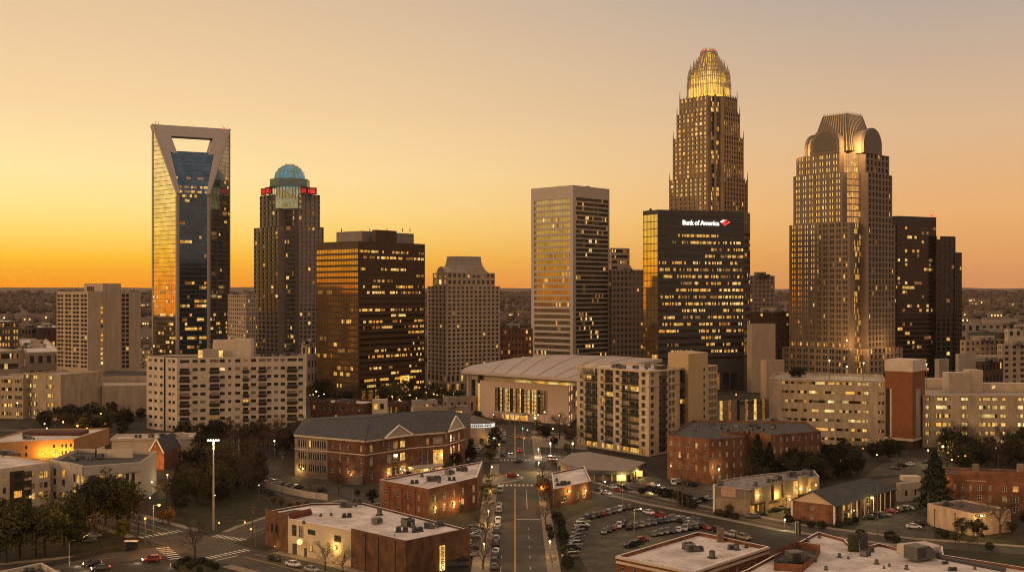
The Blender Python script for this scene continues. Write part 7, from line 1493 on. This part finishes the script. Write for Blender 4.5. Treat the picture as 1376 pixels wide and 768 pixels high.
def row(pts, ang, place, group, kinds=None, jit=.08, flip=.4, count='the camera'):
    for k, p in enumerate(pts):
        c = rcol(); kd = crnd.choice(['sedan', 'suv', 'sedan', 'suv']); 
        if kinds and kinds[k % len(kinds)]: kd, c = kinds[k % len(kinds)]
        a = ang + crnd.gauss(0, jit * .4) + (math.pi if crnd.random() < flip else 0)
        car(p, a, kd, c, f"{c} {kd} parked {ORD[k]} from {count} {place}", group)
UP = R(90)
D0 = [286, 291.6, 297.3, 303.4, 312, 318.5, 328, 337, 345, 361, 369, 398]
row([(cX(D) - 5.3, D) for D in D0], UP, 'at the left kerb of the main street', 'cars parked at the left kerb of the main street', [('sedan', 'grey'), ('suv', 'black'), ('suv', 'black'), ('sedan', 'white'), ('sedan', 'black'), ('suv', 'silver'), ('suv', 'grey'), ('sedan', 'white'), ('suv', 'white'), ('suv', 'white'), ('sedan', 'silver'), ('van', 'white')], flip=0)
row([(cX(D) - 5.3, D) for D in (486, 493, 501, 530, 538, 556, 563)], UP, 'beyond the crossing at the left kerb', 'cars parked beyond the crossing', flip=0)
row([(-11.6 + k * .05, 299 + k * 3.0) for k in range(12)], R(12), 'in the row beside the tree lined pavement', 'cars parked beside the tree lined pavement', flip=.2)
row([G(784 + (k - 9) * .2 - (9 - k) * 1.8, 749 - 5.2 * k) for k in range(10)], R(14), 'in the left column of the big lot', 'cars in the left column of the big lot', count='the front')
a, b = Vector(G(790, 697)), Vector(G(846, 683))
row([tuple(a.lerp(b, k / 8)) for k in range(9)], R(70), 'in the back row of the big lot', 'cars in the back row of the big lot', count='the left', jit=.12)
a, b = Vector(G(872, 690)), Vector(G(1000, 724))
row([tuple(a.lerp(b, k / 8)) for k in range(9)], math.atan2(b.y - a.y, b.x - a.x), 'in the line along the side road', 'cars along the side road', count='the left', flip=.1)
a, b = Vector(G(846, 710)), Vector(G(905, 699))
row([tuple(a.lerp(b, k / 7)) for k in range(8)], R(75), 'in the middle row of the big lot', 'cars in the middle row of the big lot', count='the left', jit=.12)
a, b = Vector(G(880, 719)), Vector(G(944, 708))
row([tuple(a.lerp(b, k / 8)) for k in range(9)], R(75), 'in the row behind the square brick hall', 'cars behind the square brick hall', count='the left', jit=.12)
a, b = Vector(G(812, 716)), Vector(G(838, 706)); row([tuple(a.lerp(b, k / 4)) for k in range(5)], R(75), 'at the centre of the big lot', 'cars at the centre of the big lot', count='the left', jit=.12)
a, b = Vector(G(905, 697)), Vector(G(938, 703)); row([tuple(a.lerp(b, k / 5)) for k in range(6)], R(78), 'in the rear right row of the big lot', 'cars in the rear right row of the big lot', count='the left', jit=.12)
a, b = Vector(G(848, 734)), Vector(G(862, 727)); row([tuple(a.lerp(b, k / 2)) for k in range(3)], R(20), 'at the edge of the brick hall parapet', 'cars by the brick hall parapet', count='the left')
row([G(1170, 697), G(1178, 694.5), G(1187, 693)], R(-20), 'before the porch of the gabled house', 'cars before the gabled house', [('sedan', 'black'), ('suv', 'black'), ('sedan', 'tan')], count='the left')
row([G(1198, 688), G(1206, 686.5), G(1213, 685), G(1220, 684)], R(-35), 'between the gabled house and the white house', 'cars by the white house', count='the left')
row([G(1228, 709), G(1237, 705)], R(-15), 'left of the tan annex', 'cars left of the tan annex', [('sedan', 'white'), ('sedan', 'black')], count='the left')
row([G(1204, 630), G(1213, 627), G(1222, 625), G(1246, 622)], R(15), 'on the road below the brick stair tower', 'cars below the brick stair tower', count='the left')
car(G(1117, 634), R(-30), 'sedan', 'silver', 'silver sedan parked alone among dark trees right of the brick apartments')
row([G(1040, 687), G(1049, 684)], R(25), 'before the shop row doorways', 'cars before the shop row', [('sedan', 'black'), ('sedan', 'grey')], count='the left')
row([G(1012, 695), G(1022, 692)], R(10), 'at the white pier end of the shop row', 'cars at the shop row end', [('sedan', 'grey'), ('sedan', 'black')], count='the left')
row([G(905, 650), G(911, 648)], R(85), 'against the brick apartment wall', 'cars against the brick apartment wall', [('van', 'white'), ('suv', 'silver')], count='the left'); car(G(931, 653), R(10), 'suv', 'black', 'big black suv parked against the brick apartment wall')
car(G(878, 653), R(-30), 'sedan', 'silver', 'silver sedan leaving the lot beside the lit car park bay', None, True)
row([G(934, 676), G(943, 673.5), G(952, 671)], R(20), 'at the corner of the shop row lot', 'cars at the shop row lot corner', [('suv', 'silver'), ('suv', 'black'), ('sedan', 'white')], count='the left')
car(G(875, 667), R(-8), 'suv', 'tan', 'tan suv parked in the hedge gap by the side road')
row([G(806, 661), G(815, 664)], R(-48), 'on the side road lane', 'cars on the side road lane', [('sedan', 'grey'), ('sedan', 'white')], count='the left', flip=0)
row([G(823, 656), G(832, 660), G(841, 658)], R(-46), 'by the canopy car park', 'cars by the canopy car park', [('sedan', 'white'), ('sedan', 'red'), ('suv', 'black')], count='the left', flip=0)
row([G(354 + 9 * k, 645 + 2.2 * k) for k in range(6)], R(25), 'in the school lot', 'cars in the school lot', [('sedan', 'black'), ('sedan', 'silver'), ('suv', 'silver'), ('sedan', 'black'), ('sedan', 'grey'), ('sedan', 'black')], count='the left')
car(G(432, 660), R(5), 'suv', 'black', 'black suv parked alone in the middle of the school lot')
row([G(369, 752), G(394, 760), G(419, 767)], R(-37), 'before the white painted front', 'cars before the white painted front', [('sedan', 'black'), ('sedan', 'white'), ('sedan', 'silver')], count='the left', flip=0)
row([G(629 + k * 3.2, 618 - k * 3.2) for k in range(7)], R(60), 'between the school and the street trees', 'cars between the school and the street trees', count='the near end')
row([G(118, 728), G(126, 722)], R(30), 'under the front left grove', 'cars under the front left grove', [('suv', 'grey'), ('sedan', 'silver')], count='the left')
car(G(124, 759), R(202), 'sedan', 'black', 'black sedan driving left, farther one of the pair at the front left', None, True); car(G(135, 765), R(202), 'sedan', 'grey', 'grey sedan driving left, nearer one of the pair at the front left', None, True)
car(G(203, 754), R(205), 'suv', 'red', 'red suv waiting at the left crosswalk with its lights on', None, True)
car((cX(500) + 2, 498), UP, 'suv', 'red', 'red suv stopped at the far crossing with tail lights on', None, True); car((cX(548) + 2, 546), UP, 'sedan', 'red', 'red sedan driving towards the arena with tail lights on', None, True)
car((cX(492) - 2, 491), -UP, 'sedan', 'black', 'black sedan coming from the arena in the left lane', None, True); car((cX(470) + 1.5, 466), R(170), 'sedan', 'black', 'black sedan turning across the middle of the crossing', None, False)
car((cX(430) - 1, 429), R(5), 'suv', 'red', 'dark red suv crossing the junction behind the crosswalk', None, True); car(G(742, 619), R(-50), 'van', 'white', 'white van with red lights waiting right of the crossing', None, True)
for k, (x, y) in enumerate(((747, 623), (752, 627))): car(G(x, y), R(-50), 'suv', 'black' if k else 'grey', f"{'black' if k else 'grey'} suv parked {'farther from' if k else 'next to'} the white van right of the crossing")
row([G(560 + k * 7, 541 + (k % 2)) for k in range(9)], R(12), 'in the distant lot behind the school', 'cars in the distant lot', count='the left')
row([G(484 + k * 6, 553 - k * .5) for k in range(6)], R(15), 'left of the white stair block', 'cars in the far lot', count='the left')

# ================================================================ LAMPS, POLES, SIGNALS
polem = mat('pole_grey', (.16, .15, .14), .6, .4); wood = mat('pole_wood', (.12, .08, .05), .9, var=.2, vs=2)
glowm = {'w': lit('glow_warm', (1, .58, .16), 4.5, .05), 's': lit('glow_sodium', (1, .30, .03), 4, .05), 'c': lit('glow_white', (1, .80, .52), 2.6, .05), 'y': lit('glow_green', (.85, .80, .14), 2.2, .05)}
GC = {'w': (1, .62, .22), 's': (1, .40, .06), 'c': (1, .85, .6), 'y': (.95, .85, .25)}
def street_lamp(P, zt, style, glow, label, e=300, r=.28, group='lit street lamps', z0=0):
    t = thing('street_lamp', label, 'street lamp', (P[0], P[1], z0), 0, group); m = MB()
    h = zt - z0
    m.tube((0, 0, 0), (0, 0, h - .2), .12 + h * .004, .07, 8); m.tube((0, 0, 0), (0, 0, .5), .22, .18, 8)
    if style == 'globe': m.build('pole', polem, t); g = MB(); g.ball((0, 0, h), r, 0, 10, 8); g.build('globe', glowm[glow], t); lamp(t, 'lamp_light', (0, -.6, h), e * 2.4, GC[glow], .3)
    else:
        m.tube((0, 0, h - .3), (1.6, -.6, h), .06, .05, 6); m.build('pole', polem, t); g = MB(); g.ball((1.8, -.7, h - .05), r, 0, 10, 6, .5); g.build('lamp_head', glowm[glow], t); lamp(t, 'lamp_light', (1.9, -.8, h - .6), e * 2.4, GC[glow], .3)
    return t
def SLp(x, yb, yt, style, glow, label, e=300, r=.28):
    D = gD(yb); street_lamp(at(x, D), gz(yt, D), style, glow, label, e, r)
for a in ((206, 735, 677, 'cobra', 's', 'tall sodium street lamp left of the front left crossing', 1600, .45), (195, 733, 696, 'globe', 's', 'short sodium lamp just left of the tall sodium street lamp', 300, .3), (114, 716, 695, 'globe', 's', 'orange glowing lamp among the trees of the front left grove', 900, .42),
          (739, 748, 727, 'globe', 'w', 'globe lamp on the right pavement nearest the camera', 350, .3), (650.5, 756, 730, 'globe', 'w', 'globe lamp on the left pavement nearest the camera', 350, .3), (727.5, 674, 654, 'globe', 's', 'orange lamp on the right pavement before the small brick shop', 500, .3), (806, 662, 646, 'cobra', 'c', 'white lamp by the side road behind the small brick shop', 350, .4),
          (739.5, 612, 595, 'globe', 'c', 'white lamp right of the far crossing', 1300, .4), (723.5, 614, 603, 'globe', 'c', 'low white lamp at the right kerb beyond the crossing', 700, .28), (769.8, 612, 595.5, 'globe', 'w', 'bright warm lamp at the left corner of the cream apartment building', 900, .5), (773, 560, 547, 'globe', 'w', 'warm lamp between the arena and the cream apartment building', 500, .45),
          (719, 585, 561, 'globe', 'w', 'bright warm lamp in front of the arena doors', 1500, .6), (663.8, 612, 588.5, 'globe', 'c', 'white lamp at the left kerb near the corner shop', 500, .4), (1113, 622, 598, 'globe', 's', 'orange lamp in the tree at the left end of the long deck', 500, .4), (1100.6, 632, 612, 'globe', 'w', 'warm lamp right of the brick apartment block', 500, .45),
          (656.5, 704, 686, 'globe', 'w', 'second globe lamp from the camera on the left pavement', 700, .28), (658.5, 672, 657, 'globe', 'w', 'third globe lamp from the camera on the left pavement', 900, .28), (661, 640, 627, 'globe', 'w', 'globe lamp on the left pavement just before the far crossing', 1300, .28), (724, 634, 621, 'globe', 'w', 'lamp at the right corner of the main street crossing', 1300, .28),
        (1051, 645, 623, 'globe', 'w', 'warm lamp in dark trees between the conifers and the shop row', 500, .4), (966, 650, 630, 'globe', 'w', 'warm lamp at the corner of the brick apartment block', 500, .36), (1267, 626, 599.5, 'globe', 'y', 'greenish yellow lamp before the glowing deck', 900, .5), (1247, 622, 604.5, 'globe', 'y', 'greenish lamp right of the brick stair tower', 500, .35),
          (1054.6, 712, 697.5, 'globe', 'c', 'white globe lamp left of the gabled brick house', 250, .3), (1309, 724, 691, 'cobra', 'w', 'yellow lamp glowing in the small tree by the tan annex', 900, .4), (852, 726, 682, 'cobra', 'y', 'tall lamp in the middle of the big lot', 700, .4), (1020, 574, 549, 'globe', 'c', 'lamp left of the long tan deck', 300, .4),
          (368.7, 618, 592, 'globe', 'w', 'warm lamp before the right half of the white apartment slab', 300, .4), (325.6, 640, 611, 'globe', 'c', 'small lamp in the park trees behind the floodlight mast', 200, .25), (321, 645, 624.5, 'globe', 'w', 'greenish warm lamp low in the park trees', 300, .3), (207, 650, 631, 'globe', 's', 'sodium lamp at the foot of the gabled church', 700, .35),
          (225, 655, 637.5, 'globe', 'w', 'warm lamp right of the gabled church', 300, .3), (191.6, 652, 635.7, 'globe', 's', 'sodium lamp left of the gabled church', 500, .35), (229, 662, 648.5, 'globe', 'c', 'white lamp low right of the gabled church', 200, .25), (104, 590, 571.5, 'globe', 's', 'left one of three orange lamps in the trees behind the orange lit block', 700, .5), (110, 592, 577, 'globe', 's', 'middle one of three orange lamps in the trees behind the orange lit block', 500, .45),
          (117, 590, 575, 'globe', 's', 'right one of three orange lamps in the trees behind the orange lit block', 300, .35), (63, 590, 575, 'globe', 'c', 'white lamp above the orange lit block roof', 250, .4), (122, 552, 537.5, 'globe', 'w', 'left one of three lamps along the foot of the podium hall', 500, .5), (143.7, 550, 535.6, 'globe', 'w', 'middle one of three lamps along the foot of the podium hall', 500, .5), (157.8, 550, 535.6, 'globe', 'w', 'right one of three lamps along the foot of the podium hall', 500, .55),
          (23.4, 572, 541, 'globe', 'w', 'lamp post standing before the left parking deck', 300, .4), (572.7, 540, 527, 'globe', 'w', 'first of five lamps in a row left of the arena', 300, .38), (582.9, 542, 529, 'globe', 'w', 'second of five lamps in a row left of the arena', 300, .35), (596, 545, 531, 'globe', 'w', 'third of five lamps in a row left of the arena', 300, .35), (601, 550, 537, 'globe', 'w', 'fourth of five lamps in a row left of the arena', 300, .45), (609.6, 543, 528.5, 'globe', 'c', 'fifth of five lamps in a row left of the arena', 300, .4),
          (536.8, 548, 537, 'globe', 'w', 'lamp right of the glowing entrance of the bronze block', 300, .4), (527, 545, 532, 'globe', 'w', 'lamp left of the glowing entrance of the bronze block', 300, .35), (432.8, 572, 561, 'globe', 'w', 'lamp before the low brick building behind the school', 400, .4), (422, 575, 564, 'globe', 'w', 'lamp at the left corner of the low brick building behind the school', 400, .4), (229, 762, 757, 'globe', 'c', 'low path lamp at the front left island', 30, .1)):
    SLp(*a)
for x, y, D in ((1114.5, 484, 540), (1160.5, 487.5, 538), (1245, 489, 545), (1138, 492, 556)):
    street_lamp(at(x, D), gz(y, D), 'globe', 'c', {1114.5: 'first', 1138: 'second', 1160.5: 'third', 1245: 'fourth'}[x] + ' lamp from the left on the roof of the parking decks', 300, .4, 'deck roof lamps', gz(511, 520) - 1 if x < 1240 else 24)
er = random.Random(9); ex = [(er.uniform(415, 660), er.uniform(528, 556)) for _ in range(34)] + [(er.uniform(10, 196), er.uniform(545, 585)) for _ in range(14)] + [(er.uniform(0, 74), er.uniform(445, 500)) for _ in range(10)] + [(er.uniform(1050, 1180), er.uniform(612, 640)) for _ in range(8)] + [(er.uniform(650, 780), er.uniform(566, 600)) for _ in range(12)] + [(er.uniform(960, 1035), er.uniform(540, 566)) for _ in range(10)] + [(er.uniform(1250, 1376), er.uniform(606, 640)) for _ in range(8)] + [(er.uniform(200, 350), er.uniform(600, 690)) for _ in range(12)]
for k, (x, y) in enumerate(sorted(ex)):
    D = gD(y); t = thing('street_lamp', 'small far street lamp glowing among the trees and low roofs', 'street lamp', (gx(x, D), D, 0), 0, 'small far street lamps'); h = er.uniform(4, 7)
    m = MB(); m.tube((0, 0, 0), (0, 0, h), .09, .06, 5); m.build('pole', polem, t); m = MB(); m.ball((0, 0, h), er.uniform(.22, .42) * (D / 550), 0, 6, 5); m.build('globe', glowm[er.choice('wwwscc')], t)
# stadium style floodlight mast
P = G(287, 712); t = thing('floodlight_mast', 'very tall floodlight mast with a row of white lamps rising from the dark park', 'floodlight', (*P, 0)); h = gz(592, P[1]); m = MB(); m.tube((0, 0, 0), (0, 0, h), .36, .2, 10); m.build('mast', mat('pole_pale', (.34, .33, .30), .6, .3), t)
m = MB(); m.box(-1.7, 1.7, -.12, .12, h - .1, h + .15); m.build('crossbar', polem, t)
for k in range(5): m = MB(); m.ball((-1.5 + k * .75, -.25, h + .25), .27, 0, 8, 6); m.build('lamp', lit('flood_glow', (1, .86, .40), 5, .05), t)
lamp(t, 'lamp_light', (0, -1, h - .5), 3500, (1, .85, .45), .5)
# wooden utility poles, bare steel poles
for x, yb, yt, arm, lab in ((339, 736, 678, 1, 'wooden utility pole at the right corner of the front left crossing'), (379, 668, 606, 1, 'tall utility pole in the school lot'), (916.8, 681, 628, 1, 'tall utility pole rising from the hedge before the brick apartments'), (911, 681, 652, 0, 'thin pole left of the tall utility pole in the hedge'), (1001, 695, 659, 0, 'pale pole before the blank end of the shop row'),
                            (1179, 722, 650, 0, 'tall thin pole in the lot before the gabled house'), (837, 680, 655, 0, 'white pole at the corner of the big lot'), (93, 760, 727, 2, 'pale lamp post with an unlit bent head before the front left grove'), (321, 640, 588, 0, 'pale pole right behind the floodlight mast'), (223, 752, 724, 0, 'dark post standing in the left crosswalk island'), (1247, 715, 660, 0, 'thin pole at the left corner of the tan annex'),
                            (1288, 765, 700, 1, 'utility pole behind the bottom right flat roof'), (425, 690, 650, 0, 'thin dark pole at the edge of the school lot'), (474, 690, 655, 0, 'slim pole between the school and the flat roofed building'), (530, 768, 716, 0, 'thin pole in front of the brown brick wall'), (1313, 768, 715, 0, 'slim post before the big bare tree'), (751, 640, 590, 0, 'steel signal pole right of the crossing')):
    P = G(x, yb); h = gz(yt, P[1]); t = thing('utility_pole' if arm == 1 else 'steel_pole', lab, 'pole', (*P, 0)); m = MB(); m.tube((0, 0, 0), (0, 0, h), .17 if arm == 1 else .12, .11 if arm == 1 else .08, 8); m.build('pole', wood if arm == 1 else MATS['pole_pale'] if arm == 2 or 'pale' in lab or 'white' in lab else polem, t)
    if arm == 1: m = MB(); m.box(-1.2, 1.2, -.07, .07, h - .8, h - .6); [m.tube((k, 0, h - .6), (k, 0, h - .4), .05, .05, 5) for k in (-1.1, -.6, .6, 1.1)]; m.build('crossarm', wood, t); m = MB(); m.tube((.3, 0, h - 2.4), (.3, 0, h - 1.5), .22, .22, 8); m.build('transformer', polem, t)
    elif arm == 2: m = MB(); m.tube((0, 0, h), (.9, 0, h + .35), .06, .06, 6); m.box(.8, 1.5, -.12, .12, h + .28, h + .42); m.build('lamp_head', polem, t)
    else: m = MB(); m.box(-.16, .16, -.16, .16, 0, .35); m.build('base', polem, t)
sigm = {'red': lit('signal_red', (1, .05, .02), 12, .01), 'green': lit('signal_green', (.1, .9, .6), 7, .01), 'amber': lit('signal_amber', (1, .35, .03), 10, .01)}
for x, yb, yt, cl, arm, lab in ((720, 612, 589, 'red', -5, 'traffic signal showing red over the right lane of the main street'), (714, 600, 574, 'green', -4, 'traffic signal showing green towards the arena'), (661, 622, 596.5, 'amber', 3, 'traffic signal showing amber at the left kerb by the corner shop'), (749, 636, 617, 'red', -3, 'low red traffic signal right of the crossing'),
                                (343, 735, 710, 'amber', -1.2, 'pedestrian signal with orange hand at the right corner of the front left crossing'), (320, 716, 701, 'amber', 2, 'traffic signal seen at the far side of the front left crossing'), (291, 714, 702, 'amber', .8, 'pedestrian signal right of the floodlight mast'), (727, 668, 655, 'green', -1, 'small green signal at the right end of the crosswalk')):
    P = G(x, yb); h = gz(yt, P[1]); t = thing('traffic_signal', lab, 'traffic light', (*P, 0), 0, 'traffic signals'); m = MB(); m.tube((0, 0, 0), (0, 0, h + .8), .12, .09, 8); m.tube((0, 0, h + .6), (arm, 0, h + .6), .07, .05, 6); m.build('pole', polem, t)
    m = MB(); m.box(arm - .2, arm + .2, -.15, .15, h - .6, h + .6); hd = m.build('signal_head', MATS['metal_dark'], t)
    for k, c_ in enumerate(('red', 'amber', 'green')): m = MB(); m.ball((arm, -.18, h + .38 - k * .38), .2 if c_ == cl else .12, 0, 8, 6, 1); m.build('lens', sigm[cl] if c_ == cl else MATS['metal_dark'], hd)
    if h > 3: lamp(t, 'lamp_light', (arm, -.8, h), 90, {'red': (1, .1, .05), 'green': (.2, 1, .6), 'amber': (1, .4, .05)}[cl], .2)
# overhead wires
for (xa, ya, za), (xb, yb_, zb), lab in (((916.8, 681, 628), (1001, 695, 659), 'thin overhead wire from the tall hedge pole to the shop row pole'), ((339, 736, 678), (223, 752, 724), 'thin overhead wire sagging over the front left crossing'), ((379, 668, 606), (339, 736, 678), 'thin overhead wire from the school lot pole to the corner pole'), ((1001, 695, 659), (1179, 722, 650), 'thin overhead wire from the shop row pole to the pole by the gabled house')):
    A_, B3 = Vector((*G(xa, ya), gz(za, G(xa, ya)[1]) - .4)), Vector((*G(xb, yb_), gz(zb, G(xb, yb_)[1]) - .4)); m = MB()
    pr = A_
    for k in range(1, 9): q = A_.lerp(B3, k / 8) - Vector((0, 0, 1.6 * math.sin(math.pi * k / 8))); m.tube(pr, q, .035, .035, 4, cap=False); pr = q
    tag(m.build('overhead_wire', MATS['metal_dark']), lab, 'wire', 'overhead wires')
# fences, walls, billboard
def lowwall(pts, h, mt, label, cat='wall', name='low_wall', th=.3):
    m = MB(); L, R_ = offs(pts, -th / 2), offs(pts, th / 2)
    for i in range(len(pts) - 1): q = [L[i], R_[i], R_[i + 1], L[i + 1]]; m.hexa([(x, y, 0) for x, y in q], [(x, y, h) for x, y in q])
    tag(m.build(name, mt), label, cat)
lowwall([G(358, 655), G(383, 662), G(410, 668), G(440, 672)], 2.2, MATS['white_stucco'], 'pale wall along the edge of the school lot')
lowwall([G(60, 762), G(120, 748), G(170, 735), G(182, 726)], 1.2, mat('dark_wall', (.05, .042, .035), .9), 'long dark low wall in front of the front left grove')
lowwall([G(1016, 560), G(1034, 590)], 4, MATS['lit_dim'], 'glowing side wall at the left end of the long tan deck', 'wall', 'lit_wall') if False else None
P = G(177, 738); t = thing('bus_shelter', 'small dark bus shelter with a pale roof edge left of the crossing', 'shelter', (*P, 0)); m = MB(); m.box(-1.6, 1.6, 0, .1, 0, 2.4); m.build('back_panel', MATS['metal_dark'], t); m = MB(); m.box(-1.8, 1.8, -1.2, .2, 2.4, 2.55); m.build('roof', MATS['white_paint'], t)
for x in (-1.5, 1.5): m = MB(); m.tube((x, -1, 0), (x, -1, 2.4), .06, .06, 6); m.build('post', MATS['steel_grey'], t)
for k, (x, y) in enumerate(((353, 662), (364, 665))): P = G(x, y); t = thing('dumpster', ('left' if k == 0 else 'right') + ' one of two black dumpsters by the school lot', 'dumpster', (*P, 0), R(15)); m = MB(); m.hexa([(-1, -.7, .1), (1, -.7, .1), (1, .7, .1), (-1, .7, .1)], [(-1.1, -.9, 1.3), (1.1, -.9, 1.3), (1.1, .8, 1.5), (-1.1, .8, 1.5)]); m.build('bin', MATS['metal_dark'], t); m = MB(); m.hexa([(-1.12, -.92, 1.31), (1.12, -.92, 1.31), (1.12, .82, 1.51), (-1.12, .82, 1.51)], [(-1.12, -.92, 1.4), (1.12, -.92, 1.4), (1.12, .82, 1.6), (-1.12, .82, 1.6)]); m.build('lid', MATS['tyre'], t)
P = G(1072, 716); t = thing('arched_kiosk', 'dark round topped pillar with pale hoops by the side road', 'pillar', (*P, 0)); m = MB(); m.tube((0, 0, 0), (0, 0, 3.4), .9, .8, 12); m.build('pillar', leafm['d'], t); m = MB()
for s in (-1, 1): m.tube((s * .35 - .5, -.95, 0), (s * .35 - .5, -.95, 3.6), .08, .08, 6)
m.tube((-.85, -.95, 3.6), (-.15, -.95, 3.6), .08, .08, 6); m.build('hoop', MATS['white_paint'], t)
# distant small houses with lights under the hills
hr = random.Random(5); dm = [mat('far_house', (.20, .16, .12), .8), mat('far_roof', (.10, .085, .075), .8), LITW[1]]
for k, (x, y) in enumerate([(hr.uniform(2, 74), hr.uniform(428, 452)) for _ in range(12)] + [(hr.uniform(1294, 1376), hr.uniform(402, 440)) for _ in range(14)] + [(hr.uniform(672, 712), hr.uniform(425, 434)) for _ in range(3)] + [(hr.uniform(190, 204), hr.uniform(408, 460)) for _ in range(5)] + [(hr.uniform(1008, 1056), hr.uniform(402, 412)) for _ in range(4)] + [(hr.uniform(310, 340), hr.uniform(400, 410)) for _ in range(3)]):
    D = 1350 + (455 - y) * 38; X_ = gx(x, D); zg = max(0, hz_(X_, D)) + 3; w_ = hr.uniform(8, 20) * (1 + D / 4000); h_ = hr.uniform(5, 9) * (1 + D / 5000)
    m = MB(); m.box(-w_ / 2, w_ / 2, 0, 10, -4, h_, 0, 1); o = m.build('distant_building', dm, None, (X_, D, zg)); tag(o, 'tiny distant building with lit windows in the woods under the hills', 'building', 'distant buildings under the hills')
    m = MB(); n_ = hr.randint(1, 4)
    for i in range(n_): u = -w_ / 2 + w_ * (i + hr.uniform(.2, .6)) / n_; m.poly([(u, -.1, h_ * .3), (u + 1.6 + D / 2500, -.1, h_ * .3), (u + 1.6 + D / 2500, -.1, h_ * .3 + 1.6 + D / 1800), (u, -.1, h_ * .3 + 1.6 + D / 1800)])
    m.build('window', [lit('far_light', (1, .62, .22), 2.2, .05)], o)

# ================================================================ HAZE
hzv = bpy.data.materials.new('haze_air'); hzv.use_nodes = True; tt = hzv.node_tree; tt.nodes.clear(); ou = tt.nodes.new('ShaderNodeOutputMaterial'); pv = tt.nodes.new('ShaderNodeVolumePrincipled')
pv.inputs['Color'].default_value = (.84, .70, .64, 1); pv.inputs['Density'].default_value = 2.0e-5; pv.inputs['Anisotropy'].default_value = .3; tt.links.new(pv.outputs[0], ou.inputs['Volume'])
m = MB(); m.box(-8500, 8500, -260, 9300, -12, 285); o = m.build('haze', [hzv]); tag(o, kind='stuff', label='thin warm evening haze over the whole city', cat='haze')
